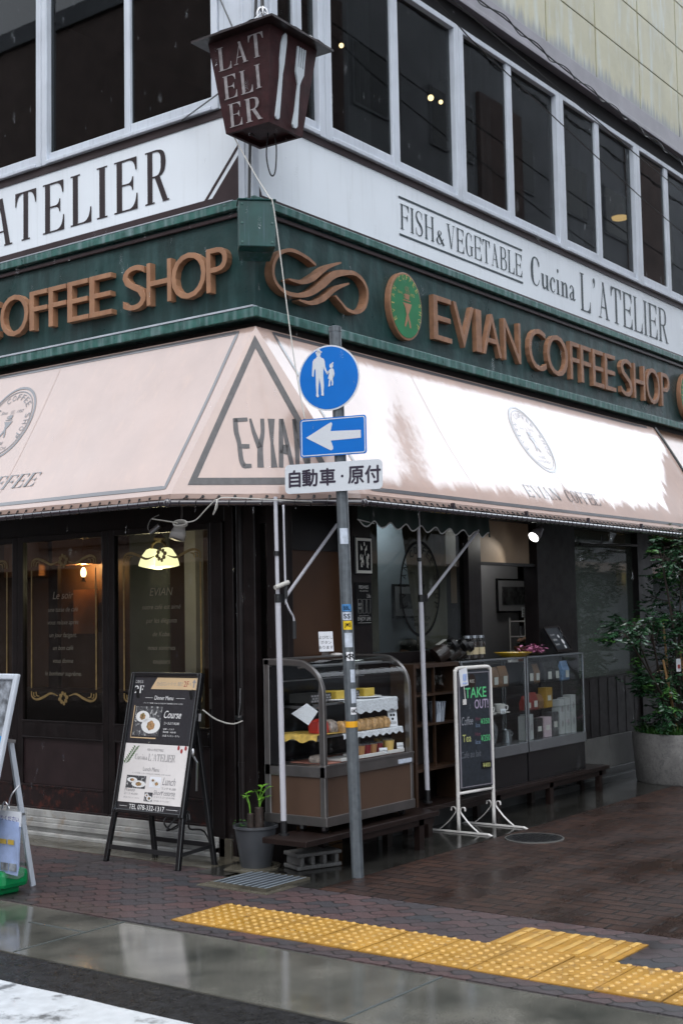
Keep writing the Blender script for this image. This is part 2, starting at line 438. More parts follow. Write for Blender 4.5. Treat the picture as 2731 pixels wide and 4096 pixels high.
# ------------------------------------------------------------------ geometry helpers
V = Vector
WLOC = {}
class MB:
    def __init__(s): s.v = []; s.f = []
    def raw(s, vs, fs):
        o = len(s.v); s.v += [tuple(p) for p in vs]; s.f += [tuple(i+o for i in f) for f in fs]; return s
    def box(s, x0, x1, y0, y1, z0, z1):
        return s.raw([(x0,y0,z0),(x1,y0,z0),(x1,y1,z0),(x0,y1,z0),(x0,y0,z1),(x1,y0,z1),(x1,y1,z1),(x0,y1,z1)],
                     [(0,3,2,1),(4,5,6,7),(0,1,5,4),(1,2,6,5),(2,3,7,6),(3,0,4,7)])
    def obox(s, c, a, b, d):
        c, a, b, d = V(c), V(a), V(b), V(d)
        P = [c-a-b-d, c+a-b-d, c+a+b-d, c-a+b-d, c-a-b+d, c+a-b+d, c+a+b+d, c-a+b+d]
        return s.raw(P, [(0,3,2,1),(4,5,6,7),(0,1,5,4),(1,2,6,5),(2,3,7,6),(3,0,4,7)])
    def bar(s, p0, p1, w, h, side=(0,0,1)):
        """rectangular bar from p0 to p1; w across, h along 'side'"""
        p0, p1 = V(p0), V(p1); d = (p1-p0); L = d.length; d.normalize()
        sd = V(side); sd = (sd - d*sd.dot(d)).normalized(); cr = d.cross(sd)
        return s.obox((p0+p1)/2, d*L/2, cr*w/2, sd*h/2)
    def path(s, pts, r, n=8, cap=True):
        pts = [V(p) for p in pts]; rs = r if isinstance(r, (list, tuple)) else [r]*len(pts)
        T = []
        for i in range(len(pts)):
            a = pts[max(0, i-1)]; b = pts[min(len(pts)-1, i+1)]; T.append((b-a).normalized())
        u = T[0].orthogonal().normalized(); vs = []; fs = []
        for i, p in enumerate(pts):
            u = (u - T[i]*u.dot(T[i])).normalized(); q = T[i].cross(u)
            for k in range(n):
                a = 2*math.pi*k/n; vs.append(p + (u*math.cos(a)+q*math.sin(a))*rs[i])
        for i in range(len(pts)-1):
            for k in range(n):
                fs.append((i*n+k, i*n+(k+1) % n, (i+1)*n+(k+1) % n, (i+1)*n+k))
        if cap:
            fs.append(tuple(range(n-1, -1, -1))); m = (len(pts)-1)*n; fs.append(tuple(range(m, m+n)))
        return s.raw(vs, fs)
    def lathe(s, c, prof, n=28, axis=None):
        c = V(c); vs = []; fs = []
        if axis: ax = V(axis).normalized(); u = ax.orthogonal().normalized(); q = ax.cross(u)
        else: ax, u, q = V((0,0,1)), V((1,0,0)), V((0,1,0))
        for r, z in prof:
            for k in range(n):
                a = 2*math.pi*k/n; vs.append(c+ax*z+(u*math.cos(a)+q*math.sin(a))*r)
        for i in range(len(prof)-1):
            for k in range(n):
                fs.append((i*n+k, i*n+(k+1) % n, (i+1)*n+(k+1) % n, (i+1)*n+k))
        if prof[0][0] > 1e-6: fs.append(tuple(range(n-1, -1, -1)))
        if prof[-1][0] > 1e-6: m = (len(prof)-1)*n; fs.append(tuple(range(m, m+n)))
        return s.raw(vs, fs)
    def prism(s, pts, vec):
        n = len(pts); vec = V(vec); P = [V(p) for p in pts]
        return s.raw(P+[p+vec for p in P], [tuple(range(n-1, -1, -1)), tuple(range(n, 2*n))]+[(i, (i+1) % n, n+(i+1) % n, n+i) for i in range(n)])
    def poly(s, pts): return s.raw(pts, [tuple(range(len(pts)))])
    def ell(s, c, rx, ry, rz, n=16, m=10):
        vs = []; fs = []
        for i in range(m+1):
            th = math.pi*i/m
            for k in range(n):
                a = 2*math.pi*k/n; vs.append((c[0]+rx*math.sin(th)*math.cos(a), c[1]+ry*math.sin(th)*math.sin(a), c[2]+rz*math.cos(th)))
        for i in range(m):
            for k in range(n):
                fs.append((i*n+k, (i+1)*n+k, (i+1)*n+(k+1) % n, i*n+(k+1) % n))
        return s.raw(vs, fs)
    def ribbon(s, pts, width, nrm, depth=0):
        """flat band along pts, lying in the plane of nrm; width a number or a list; depth extrudes along nrm"""
        pts = [V(p) for p in pts]; ws = width if isinstance(width, (list, tuple)) else [width]*len(pts); nrm = V(nrm)
        L = []; Rr = []
        closed = (pts[0]-pts[-1]).length < 1e-6
        for i, p in enumerate(pts):
            a = pts[i-1] if i else (pts[-2] if closed else p); b = pts[i+1] if i+1 < len(pts) else (pts[1] if closed else p)
            t = (b-a).normalized(); sd = nrm.cross(t).normalized()*ws[i]/2
            L.append(p+sd); Rr.append(p-sd)
        n = len(pts)
        if not depth:
            return s.raw(L+Rr, [(i, n+i, n+i+1, i+1) for i in range(n-1)])
        D = nrm*depth
        vs = L+Rr+[p+D for p in L]+[p+D for p in Rr]; fs = []
        for i in range(n-1):
            fs += [(2*n+i, 3*n+i, 3*n+i+1, 2*n+i+1), (i, i+1, n+i+1, n+i), (i, 2*n+i, 2*n+i+1, i+1), (n+i, n+i+1, 3*n+i+1, 3*n+i)]
        fs += [(0, n, 3*n, 2*n), (n-1, 3*n-1, 4*n-1, 2*n-1)]
        return s.raw(vs, fs)
def smooth_pts(pts, k=5):
    """Catmull-Rom through pts (any tuples)"""
    P = [V(p) for p in pts]; out = []
    for i in range(len(P)-1):
        a, b, c, d = P[max(0, i-1)], P[i], P[i+1], P[min(len(P)-1, i+2)]
        for j in range(k):
            t = j/k
            out.append(0.5*((2*b)+(c-a)*t+(2*a-5*b+4*c-d)*t*t+(3*b-a-3*c+d)*t**3))
    out.append(P[-1]); return out
def interp(ws, n):
    out = []
    for i in range(n):
        x = i/(n-1)*(len(ws)-1); j = min(int(x), len(ws)-2); out.append(ws[j]+(ws[j+1]-ws[j])*(x-j))
    return out
def tag(o, label=None, cat=None, group=None, kind=None):
    if label: o['label'] = label
    if cat: o['category'] = cat
    if group: o['group'] = group
    if kind: o['kind'] = kind
    return o
def thing(name, loc, label, cat, group=None, kind=None):
    o = bpy.data.objects.new(name, None); COL.objects.link(o); o.location = loc
    o.empty_display_size = 0.1
    WLOC[o.name] = V(loc)
    return tag(o, label, cat, group, kind)
def obj(name, mb, m, parent=None, loc=None, smooth=False, bevel=0.0, label=None, cat=None, group=None, kind=None, wn=False):
    if parent is not None: L = WLOC[parent.name] if loc is None else V(loc)
    elif loc is not None: L = V(loc)
    else:
        xs, ys, zs = zip(*mb.v); L = V(((min(xs)+max(xs))/2, (min(ys)+max(ys))/2, min(zs)))
    me = bpy.data.meshes.new(name)
    me.from_pydata([V(p)-L for p in mb.v], [], mb.f)
    for k in (m if isinstance(m, (list, tuple)) else [m]):
        me.materials.append(MATS[k])
    if smooth:
        me.polygons.foreach_set('use_smooth', [True]*len(me.polygons))
    me.update()
    o = bpy.data.objects.new(name, me); COL.objects.link(o)
    if parent is not None:
        o.parent = parent; o.location = L - WLOC[parent.name]
    else: o.location = L
    WLOC[o.name] = L
    if bevel:
        bv = o.modifiers.new('b', 'BEVEL'); bv.width = bevel; bv.segments = 2; bv.limit_method = 'ANGLE'; bv.angle_limit = R(40)
    if smooth is True and not wn:
        pass
    if smooth == 'auto':
        me.set_sharp_from_angle(angle=R(35)) if hasattr(me, 'set_sharp_from_angle') else None
    return tag(o, label, cat, group, kind)
def children(o): return [c for c in bpy.data.objects if c.parent == o]
def copy_tree(o, parent=None):
    c = o.copy(); COL.objects.link(c)
    if parent is not None: c.parent = parent
    for ch in children(o): copy_tree(ch, c)
    return c
def copy_to(o, loc, rz=0, label=None, sc=None):
    c = copy_tree(o); c.location = loc; c.rotation_euler = (0, 0, rz)
    if label: c['label'] = label
    if sc: c.scale = sc
    WLOC[c.name] = V(loc)
    return c
# ---- lettering
TXT = {}
def text_geo(s, depth=0.0, bevel=0.0, offset=0.0, shear=0.0, spacing=1.0):
    key = (s, depth, bevel, offset, shear, spacing)
    if key in TXT: return TXT[key]
    cu = bpy.data.curves.new('t', 'FONT'); cu.body = s; cu.size = 1; cu.extrude = depth; cu.bevel_depth = bevel
    cu.offset = offset; cu.shear = shear; cu.space_character = spacing; cu.resolution_u = 4; cu.bevel_resolution = 1
    o = bpy.data.objects.new('t', cu); COL.objects.link(o)
    bpy.context.view_layer.update()
    me = o.evaluated_get(bpy.context.evaluated_depsgraph_get()).to_mesh()
    vs = [tuple(v.co) for v in me.vertices]; fs = [tuple(p.vertices) for p in me.polygons]
    o.to_mesh_clear(); bpy.data.objects.remove(o); bpy.data.curves.remove(cu)
    TXT[key] = (vs, fs); return TXT[key]
def put_text(mb, s, o, u, v, w=None, h=None, n=None, depth=0.0, bevel=0.0, offset=0.0, shear=0.0, lift=0.002, spacing=1.0, cap=None, mid=False, warp=None):
    """text on the plane spanned by unit u, v with its lower-left corner at o, scaled to w x h (its own box)"""
    o, u, v = V(o), V(u), V(v); n = V(n) if n else u.cross(v)
    d = depth/2/(h or 1) if depth else 0
    vs, fs = text_geo(s, d, bevel, offset, shear, spacing)
    if not vs: return
    xs = [p[0] for p in vs]; ys = [p[1] for p in vs]
    x0, x1, y0, y1 = min(xs), max(xs), min(ys), max(ys)
    if cap: sy = cap/0.727; y0 = 0.0
    else: sy = h/(y1-y0) if h else w/(x1-x0)
    sx = w/(x1-x0) if w else sy
    if mid: o = o - u*(x1-x0)*sx/2
    zs = max(p[2] for p in vs) or 1
    P = []
    for p in vs:
        zz = ((p[2]/zs+1)*depth/2 if depth else 0)+lift
        q = o+u*((p[0]-x0)*sx)+v*((p[1]-y0)*sy)
        P.append((warp(q) if warp else q)+n*zz)
    mb.raw(P, fs)
def arc(a, b, bow, k=6):
    """quadratic arc from a to b bulging toward bow"""
    return [((1-t)**2*a[0]+2*t*(1-t)*bow[0]+t*t*b[0], (1-t)**2*a[1]+2*t*(1-t)*bow[1]+t*t*b[1]) for t in [i/k for i in range(k+1)]]
def st(x0, x1, y0=0.0, y1=1.0): return ('p', [(x0, y0), (x1, y0), (x1, y1), (x0, y1)])
def sf(x0, x1, y): return ('p', [(x0, y), (x1, y), (x1, y+0.028), (x0, y+0.028)])
def tri_top(x, w=0.19, h=0.25): return ('p', [(x, 1), (x, 1-h), (x-0.03, 1-h)]+arc((x-0.03, 1-h), (x-w, 0.965), (x-0.06, 0.95))[1:]+[(x-w, 1)])
def tri_bot(x, w=0.21, h=0.3): return ('p', [(x, 0), (x-w, 0), (x-w, 0.03)]+arc((x-w, 0.03), (x-0.03, h), (x-0.05, 0.05))[1:]+[(x, h)])
def tri_mid(x, y=0.51, h=0.13, w=0.15): return ('p', [(x-w, y-0.015)]+arc((x-w, y-0.015), (x-0.03, y-h), (x-0.04, y-0.02))[1:]+[(x, y-h), (x, y+h)]+arc((x-0.03, y+h), (x-w, y+0.015), (x-0.04, y+0.02)))
def rb(pts, ws): return ('r', pts, ws)
def serif_glyphs(k=0.14):
    """condensed high-contrast serif capitals, cap height 1; k = thick stem"""
    a, b = 0.06, 0.06+k; h = 0.03
    sts = [st(a, b), sf(0, b+0.06, 0), sf(0, b+0.06, 0.972)]
    G = {}
    G['I'] = (b+0.06, sts)
    G['L'] = (0.57, sts+[st(b, 0.4, 0, h), tri_bot(0.57)])
    G['E'] = (0.6, sts+[st(b, 0.42, 0, h), tri_bot(0.6), st(b, 0.42, 0.965, 1), tri_top(0.58), st(b, 0.36, 0.495, 0.525), tri_mid(0.49)])
    G['F'] = (0.56, sts+[st(b, 0.42, 0.965, 1), tri_top(0.56), st(b, 0.36, 0.495, 0.525), tri_mid(0.48)])
    G['T'] = (0.63, [st(0.315-k/2, 0.315+k/2), sf(0.19, 0.44, 0), st(0.1, 0.53, 0.965, 1), tri_top(0.63, 0.2, 0.28), ('p', [(0.63-x, y) for x, y in tri_top(0.63, 0.2, 0.28)[1]][::-1])])
    G['A'] = (0.68, [rb([(0.1, 0), (0.34, 1)], [0.03, 0.03]), rb([(0.53, 0), (0.31, 1)], [k, k*0.8]), st(0.16, 0.47, 0.29, 0.32), sf(0, 0.2, 0), sf(0.42, 0.66, 0)])
    bow = rb([(b, 0.985), (0.36, 0.975), (0.47, 0.9), (0.5, 0.75), (0.47, 0.59), (0.36, 0.505), (b, 0.495)], [0.03, 0.04, k*0.8, k, k*0.8, 0.04, 0.03])
    G['R'] = (0.66, sts+[bow, rb([(0.33, 0.5), (0.56, 0.0)], [k, k]), sf(0.48, 0.66, 0)])
    G['B'] = (0.6, sts+[rb([(b, 0.985), (0.34, 0.975), (0.45, 0.9), (0.47, 0.77), (0.45, 0.63), (0.34, 0.53), (b, 0.515)], [0.03, 0.04, k*0.8, k, k*0.8, 0.04, 0.03]),
                       rb([(b, 0.51), (0.37, 0.49), (0.5, 0.4), (0.53, 0.26), (0.5, 0.12), (0.37, 0.02), (b, 0.015)], [0.03, 0.04, k*0.8, k, k*0.8, 0.04, 0.03])])
    G['H'] = (0.66, sts+[st(0.6-k, 0.6), sf(0.54-k, 0.66, 0), sf(0.54-k, 0.66, 0.972), st(b, 0.6-k, 0.5, 0.53)])
    G['V'] = (0.66, [rb([(0.12, 1), (0.35, 0)], [k, k*0.8]), rb([(0.55, 1), (0.36, 0)], [0.03, 0.03]), sf(0, 0.24, 0.972), sf(0.46, 0.66, 0.972)])
    G['S'] = (0.52, [rb([(0.44, 0.8), (0.4, 0.93), (0.26, 0.985), (0.12, 0.92), (0.08, 0.77), (0.15, 0.62), (0.3, 0.48), (0.42, 0.36), (0.45, 0.2), (0.38, 0.06), (0.24, 0.012), (0.1, 0.07), (0.06, 0.22)],
                        [0.03, 0.03, 0.035, 0.06, k*0.8, k, k*1.05, k, k*0.8, 0.06, 0.035, 0.03, 0.03]), ('p', [(0.43, 0.7), (0.46, 0.7), (0.46, 1), (0.43, 0.95)]), ('p', [(0.04, 0), (0.07, 0.05), (0.07, 0.3), (0.04, 0.3)])])
    G['G'] = (0.64, [rb([(0.5, 0.8), (0.45, 0.93), (0.31, 0.985), (0.17, 0.9), (0.11, 0.7), (0.1, 0.5), (0.11, 0.3), (0.17, 0.1), (0.31, 0.015), (0.44, 0.05), (0.52, 0.12)], [0.03, 0.03, 0.035, 0.07, k, k, k, 0.07, 0.035, 0.035, 0.05]), st(0.5-k*0.4, 0.5+k*0.6, 0.05, 0.42), sf(0.36, 0.64, 0.42), ('p', [(0.49, 0.7), (0.52, 0.7), (0.52, 1), (0.49, 0.95)])])
    G['C'] = (0.6, [rb([(0.52, 0.78), (0.46, 0.92), (0.32, 0.985), (0.18, 0.9), (0.12, 0.7), (0.11, 0.5), (0.12, 0.3), (0.18, 0.1), (0.32, 0.015), (0.46, 0.07), (0.55, 0.24)], [0.1, 0.06, 0.035, 0.08, k, k, k, 0.08, 0.035, 0.035, 0.03]), ('p', [(0.5, 0.68), (0.56, 0.72), (0.56, 0.86), (0.5, 0.86)])])
    G["'"] = (0.26, [('p', [(0.13+0.06*math.cos(i*math.pi/6), 0.93+0.075*math.sin(i*math.pi/6)) for i in range(12)]), rb([(0.165, 0.92), (0.16, 0.82), (0.11, 0.73)], [0.05, 0.04, 0.015])])
    G['&'] = (0.62, [rb([(0.56, 0.0), (0.42, 0.22), (0.22, 0.55), (0.15, 0.7), (0.2, 0.86), (0.3, 0.88), (0.36, 0.76), (0.28, 0.6), (0.12, 0.42), (0.06, 0.24), (0.12, 0.06), (0.26, 0.02), (0.4, 0.14), (0.5, 0.4), (0.56, 0.46)], [k, k, k*0.9, k*0.7, 0.04, 0.03, k*0.6, 0.05, 0.05, k*0.9, k*0.7, 0.05, 0.05, 0.04, 0.03])])
    x = 0.52
    G['u'] = (0.44, [rb([(0.1, x), (0.1, 0.14), (0.17, 0.03), (0.26, 0.06), (0.33, 0.16)], [k*0.8, k*0.8, 0.07, 0.04, 0.03]), st(0.31, 0.31+k*0.8, 0.02, x), sf(0, 0.1, x-0.028), sf(0.25, 0.34, x-0.028), sf(0.36, 0.47, 0)])
    G['c'] = (0.38, [rb([(0.32, 0.38), (0.3, 0.48), (0.2, 0.515), (0.11, 0.42), (0.08, 0.26), (0.11, 0.1), (0.2, 0.01), (0.3, 0.05), (0.35, 0.15)], [0.09, 0.06, 0.03, 0.07, k*0.8, 0.07, 0.035, 0.03, 0.02])])
    G['i'] = (0.24, [st(0.06, 0.06+k*0.8, 0, x), sf(0, 0.23, 0), sf(0, 0.1, x-0.028), ('p', [(0.12+0.055*math.cos(i*math.pi/6), 0.84+0.075*math.sin(i*math.pi/6)) for i in range(12)])])
    G['n'] = (0.47, [st(0.06, 0.06+k*0.8, 0, x), sf(0, 0.22, 0), sf(0, 0.1, x-0.028), rb([(0.16, 0.4), (0.23, 0.49), (0.31, 0.49), (0.36, 0.38), (0.36, 0.0)], [0.03, 0.04, 0.07, k*0.8, k*0.8]), sf(0.27, 0.46, 0)])
    G['a'] = (0.42, [rb([(0.08, 0.4), (0.12, 0.49), (0.2, 0.515), (0.28, 0.45), (0.29, 0.35), (0.29, 0.08), (0.36, 0.03), (0.42, 0.08)], [0.07, 0.05, 0.035, 0.07, k*0.8, k*0.8, 0.06, 0.02]), rb([(0.29, 0.3), (0.14, 0.24), (0.08, 0.13), (0.12, 0.03), (0.2, 0.02), (0.29, 0.12)], [0.03, 0.05, k*0.7, 0.06, 0.04, 0.03])])
    G[' '] = (0.3, [])
    return G
GL = serif_glyphs(0.14); GLT = serif_glyphs(0.105)
def put_serif(mb, s, o, u, v, w, h, n=None, lift=0.003, glyphs=None, gap=0.07, warp=None, slant=0.0):
    """the serif capitals, string squeezed to width w"""
    G = glyphs or GL; o, u, v = V(o), V(u), V(v); n = V(n) if n else u.cross(v)
    tot = sum(G[c][0] for c in s)+gap*(len(s)-1); sx = w/tot; x = 0; q = 0
    for c in s:
        adv, prims = G[c]
        for pr in prims:
            q += 1; lz = lift+0.00025*(q % 9)
            def P(a, b): 
                p = o+u*((x+a+slant*b)*sx)+v*(b*h)
                return (warp(p) if warp else p)+n*lz
            if pr[0] == 'p': mb.poly([P(a, b) for a, b in pr[1]])
            else:
                pts = smooth_pts([(a, b, 0) for a, b in pr[1]], 4) if len(pr[1]) > 2 else [V((a, b, 0)) for a, b in pr[1]]
                ws = interp(pr[2], len(pts)); L = []; Rr = []
                for i, p in enumerate(pts):
                    t = (pts[min(i+1, len(pts)-1)]-pts[max(i-1, 0)]).normalized()
                    L.append((p.x-t.y*ws[i]/2, p.y+t.x*ws[i]/2)); Rr.append((p.x+t.y*ws[i]/2, p.y-t.x*ws[i]/2))
                if len(pr[1]) == 2:   # straight strokes end flat on the line
                    (a0, b0), (a1, b1) = pr[1]; w0, w1 = pr[2]
                    mb.poly([P(a0-w0/2, b0), P(a0+w0/2, b0), P(a1+w1/2, b1), P(a1-w1/2, b1)])
                else:
                    k = len(pts); mb.raw([P(*p) for p in L]+[P(*p) for p in Rr], [(i, k+i, k+i+1, i+1) for i in range(k-1)])
        x += adv+gap
X, Y, Z = V((1, 0, 0)), V((0, 1, 0)), V((0, 0, 1))
mat('gap_shade', (0.03, 0.026, 0.016), 0.8, var=0.5, vs=20)
mat('curtain_dark', (0.03, 0.033, 0.036), 0.8, var=0.3)
mat('sky_bluegrey', (0.4, 0.47, 0.54), 0.7, var=0.15, vs=1.5)
mat('green_box', (0.010, 0.058, 0.052), 0.38, var=0.3, vs=5, streak=((0.06, 0.11, 0.14), 0.7, 0.52, 0.7, 40), rv=0.1)
mat('awning_seam', (0.42, 0.30, 0.25), 0.4, var=0.1, coat=1.0)
mat('ink_navy', (0.03, 0.03, 0.25), 0.5, var=0.05)
mat('wrap_clear', (0.3, 0.25, 0.22), 0.12, var=0.6, vs=40, spec=0.9)
mat('shelf_wood', (0.035, 0.018, 0.01), 0.4, var=0.25)
mat('label_cream', (0.5, 0.42, 0.26), 0.5, var=0.06)
mat('bag_dark', (0.02, 0.018, 0.018), 0.3, var=0.3)
mat('pink_card', (0.42, 0.33, 0.36), 0.5, var=0.08)
mat('frame_white', (0.6, 0.58, 0.56), 0.3, var=0.06, vs=12)
mat('chalk_grey', (0.26, 0.27, 0.3), 0.6, var=0.1)
mat('chalk_red', (0.16, 0.05, 0.08), 0.6, var=0.1)
mat('chalk_dim', (0.12, 0.13, 0.15), 0.6, var=0.1)
mat('poster_chalk', (0.3, 0.3, 0.29), 0.6, var=0.2)
mat('wall_orange', (0.30, 0.12, 0.045), 0.6, var=0.2, vs=3)

m, t, b, pos = base('raindrop')
b.inputs['Base Color'].default_value = (0.9, 0.93, 0.96, 1)
b.inputs['Transmission Weight'].default_value = 1.0
b.inputs['Roughness'].default_value = 0.1
b.inputs['Alpha'].default_value = 0.55
b.inputs['IOR'].default_value = 1.33

mat('grate_light', (0.3, 0.34, 0.38), 0.4, metal=0.3, var=0.15)

# ---- the awning's film of rain water: where it lies the vinyl mirrors the sky, where it has run off the cloth is matt
def wet_film(name, drop):
    m = MATS[name]; t = m.node_tree; b = t.nodes["Principled BSDF"]
    pos = [n for n in t.nodes if n.type == 'NEW_GEOMETRY'][0].outputs['Position']
    sx = nd(t, "ShaderNodeSeparateXYZ"); t.links.new(pos, sx.inputs[0])
    def mth(op, a, c_=None, k=None):
        q = nd(t, "ShaderNodeMath", operation=op)
        for i, v in enumerate((a, c_, k)):
            if v is None: continue
            if isinstance(v, (int, float)): q.inputs[i].default_value = v
            else: t.links.new(v, q.inputs[i])
        return q.outputs[0]
    x, z = sx.outputs[0], sx.outputs[2]
    n1 = noise_tex(t, pos, 1.0, 2, (1.1, 0.0, 0.0)); n2 = noise_tex(t, pos, 1.0, 2, (7.0, 0.0, 0.4)); n3 = noise_tex(t, pos, 1.0, 3, (40.0, 0.0, 1.2))
    edge = mth('MULTIPLY_ADD', n1, 0.42, 2.21); edge = mth('MULTIPLY_ADD', n2, 0.26, edge); edge = mth('MULTIPLY_ADD', n3, 0.12, edge)
    far = nd(t, "ShaderNodeMapRange"); t.links.new(x, far.inputs[0]); far.inputs[1].default_value = 12.35; far.inputs[2].default_value = 13.4; far.inputs[3].default_value = 0.0; far.inputs[4].default_value = 0.8
    edge = mth('ADD', edge, far.outputs[0])
    near = nd(t, "ShaderNodeMapRange"); t.links.new(x, near.inputs[0]); near.inputs[1].default_value = 9.2; near.inputs[2].default_value = 7.3; near.inputs[3].default_value = 0.0; near.inputs[4].default_value = -0.10
    edge = mth('ADD', edge, near.outputs[0])
    lo = nd(t, "ShaderNodeMapRange"); t.links.new(mth('SUBTRACT', z, edge), lo.inputs[0]); lo.inputs[1].default_value = -0.02; lo.inputs[2].default_value = 0.05
    up_ = mth('MULTIPLY_ADD', n3, 0.10, 3.47); hi = nd(t, "ShaderNodeMapRange"); t.links.new(mth('SUBTRACT', up_, z), hi.inputs[0]); hi.inputs[1].default_value = -0.01; hi.inputs[2].default_value = 0.03
    # the streak that has drained along a crease near the corner
    dx = mth('SUBTRACT', mth('MULTIPLY_ADD', z, -0.55, x), 8.05-0.55*3.0); n4 = noise_tex(t, pos, 1.0, 4, (22.0, 22.0, 9.0))
    cr = nd(t, "ShaderNodeMapRange"); t.links.new(mth('ADD', mth('ADD', mth('ABSOLUTE', dx), mth('MULTIPLY', mth('MAXIMUM', mth('SUBTRACT', z, 3.05), 0.0), 0.9)), mth('MULTIPLY_ADD', n4, 0.42, -0.21)), cr.inputs[0]); cr.inputs[1].default_value = 0.02; cr.inputs[2].default_value = 0.24; cr.inputs[3].default_value = 0.12
    mask = mth('MULTIPLY', mth('MULTIPLY', lo.outputs[0], hi.outputs[0]), cr.outputs[0])
    t.links.new(mask, b.inputs['Coat Weight'])
    t.links.new(mth('MULTIPLY_ADD', mask, 0.35, 0.15), b.inputs['Specular IOR Level'])
for n_ in ('awning_right', 'print_right'):
    src = MATS['awning' if n_ == 'awning_right' else 'awning_print'].copy(); src.name = n_; MATS[n_] = src; wet_film(n_, 0)
# ---- soot along the lower edge of the cream panels
def soot():
    m = MATS['tile_cream']; t = m.node_tree; b = t.nodes["Principled BSDF"]; pos = [n for n in t.nodes if n.type == 'NEW_GEOMETRY'][0].outputs['Position']
    old = b.inputs['Base Color'].links[0].from_socket; sx = nd(t, "ShaderNodeSeparateXYZ"); t.links.new(pos, sx.inputs[0])
    f = noise_tex(t, pos, 1.0, 5, (16.0, 16.0, 1.0)); a = nd(t, "ShaderNodeMath", operation='MULTIPLY_ADD'); t.links.new(f, a.inputs[0]); a.inputs[1].default_value = 0.5; a.inputs[2].default_value = 7.07
    d = nd(t, "ShaderNodeMath", operation='SUBTRACT'); t.links.new(a.outputs[0], d.inputs[0]); t.links.new(sx.outputs[2], d.inputs[1])
    k = ramp(t, d.outputs[0], [(0.0, 0.0), (0.12, 0.85)]); t.links.new(mixc(t, k, old, (0.2, 0.215, 0.235)), b.inputs['Base Color'])
soot()

mat('print_corner', (0.06, 0.056, 0.058), 0.5, var=0.25, vs=20, coat=0.3)

mat('brick_bay', (0.13, 0.085, 0.075), 0.7, var=0.25, vs=2)

# ------------------------------------------------------------------ ground
def sheet(name, x0, x1, y0, y1, z, m):
    return obj(name, MB().raw([(x0,y0,z),(x1,y0,z),(x1,y1,z),(x0,y1,z)], [(0,1,2,3)]), m, kind='structure')
sheet('ground', -150, 150, -150, 150, -0.02, 'asphalt')
sheet('road', -3.4, 4.35, -60, 120, -0.014, 'asphalt_wet')
g = MB(); g.box(4.35, 5.12, -40, 60, -0.016, -0.007)
obj('gutter', g, 'gutter', kind='structure')
g = MB()
for y in (3.27, 5.30, 1.2, 7.4, 9.4): g.box(4.36, 5.115, y, y+0.012, -0.007, -0.0045)
g.box(4.825, 4.84, 5.315, 5.75, -0.007, -0.0045)
obj('gutter_joint', g, 'joint_dark', kind='structure')
g = MB(); g.box(5.12, 6.31, -40, 60, -0.016, 0.0); g.box(6.31, 6.45, 5.65, 60, -0.016, 0.0)
obj('pavement', g, 'paver_wave', kind='structure')
g = MB(); g.box(6.31, 60, -4.2, 4.9, -0.016, 0.002)
obj('walkway', g, 'paver_brick', kind='structure')
g = MB(); g.box(6.31, 60, 4.9, 5.9, -0.016, 0.004)
obj('apron', g, 'apron', kind='structure')
g = MB(); g.box(6.45, 6.9, 5.9, 30, -0.016, 0.004); g.box(6.31, 6.45, 5.4, 5.65, -0.016, 0.004)
g.box(6.02, 6.31, 5.06, 5.62, -0.016, 0.003)
obj('concrete_edge', g, 'apron_light', kind='structure')
g = MB()
for i in range(1, 16):
    x0, x1 = 3.565+rnd.uniform(-.01, .01), 4.0
pts = []
for i in range(61):
    y = -1+i*0.2; pts.append((4.0+rnd.uniform(-.006, .006), y, -0.010))
pts2 = [(3.56+rnd.uniform(-.006, .006), 11-i*0.2, -0.010) for i in range(61)]
g.poly(pts+pts2)
obj('crosswalk_marking', g, 'paint_white', kind='structure')
# tactile paving
g = MB(); tp = MB()
ys = [5.093-0.312*i for i in range(16)]
for i, y in enumerate(ys):
    for (a, b) in ((5.255, 5.403), (5.410, 5.71)):
        off = 0.0
        g.box(a, b, y-0.305+off, y, -0.004, 0.006+rnd.uniform(-.001, .0015))
def dome(mb, x, y, z, r=0.0145, h=0.0055):
    mb.lathe((x, y, z), [(r, 0), (r*0.85, h*0.7), (r*0.6, h), (0.0001, h)], 10)
for i, y in enumerate(ys[:12]):
    for a in range(8):
        for b in range(5):
            dome(tp, 5.29+0.0585*a, y-0.04-0.0585*b, 0.006)
g.box(5.715, 6.10, 2.715, 3.39, -0.004, 0.006); 
for k in range(8):
    y = 2.76+0.082*k
    for (a, b) in ((5.73, 5.985), (6.0, 6.09)):
        tp.obox(((a+b)/2, y, 0.0085), ((b-a)/2, 0, 0), (0, 0.015, 0), (0, 0, 0.0035))
o = obj('tactile_paving', g, 'tactile', kind='structure')
o2 = obj('tactile_dome', tp, 'tactile_top', parent=o, smooth=False)
# drain grate and manhole
t = thing('drain_grate', (6.285, 5.335, 0), 'square galvanised steel grating set in wet concrete by the concrete block', 'drain grate')
m_ = MB()
for k in range(20): m_.box(6.097+k*0.0196, 6.105+k*0.0196, 5.125, 5.545, 0.006, 0.017)
obj('bar', m_, 'grate', t)
obj('pit_shade', MB().box(6.09, 6.485, 5.124, 5.546, 0.0032, 0.0055), 'black_paint', t)  # flat black plate painted for the shade below the bars
m_ = MB()
for k in range(9): m_.box(6.09, 6.485, 5.13+k*0.05, 5.137+k*0.05, 0.0172, 0.021)
obj('cross_rod', m_, 'grate_light', t)
m_ = MB(); m_.box(6.075, 6.09, 5.11, 5.56, 0, 0.02); m_.box(6.485, 6.5, 5.11, 5.56, 0, 0.02); m_.box(6.09, 6.485, 5.11, 5.124, 0, 0.02); m_.box(6.09, 6.485, 5.546, 5.56, 0, 0.02)
obj('frame', m_, 'apron_light', t)
t = thing('manhole_cover', (8.52, 4.64, 0), 'round black iron manhole cover in the brick paving beside the white sign stand', 'manhole cover')
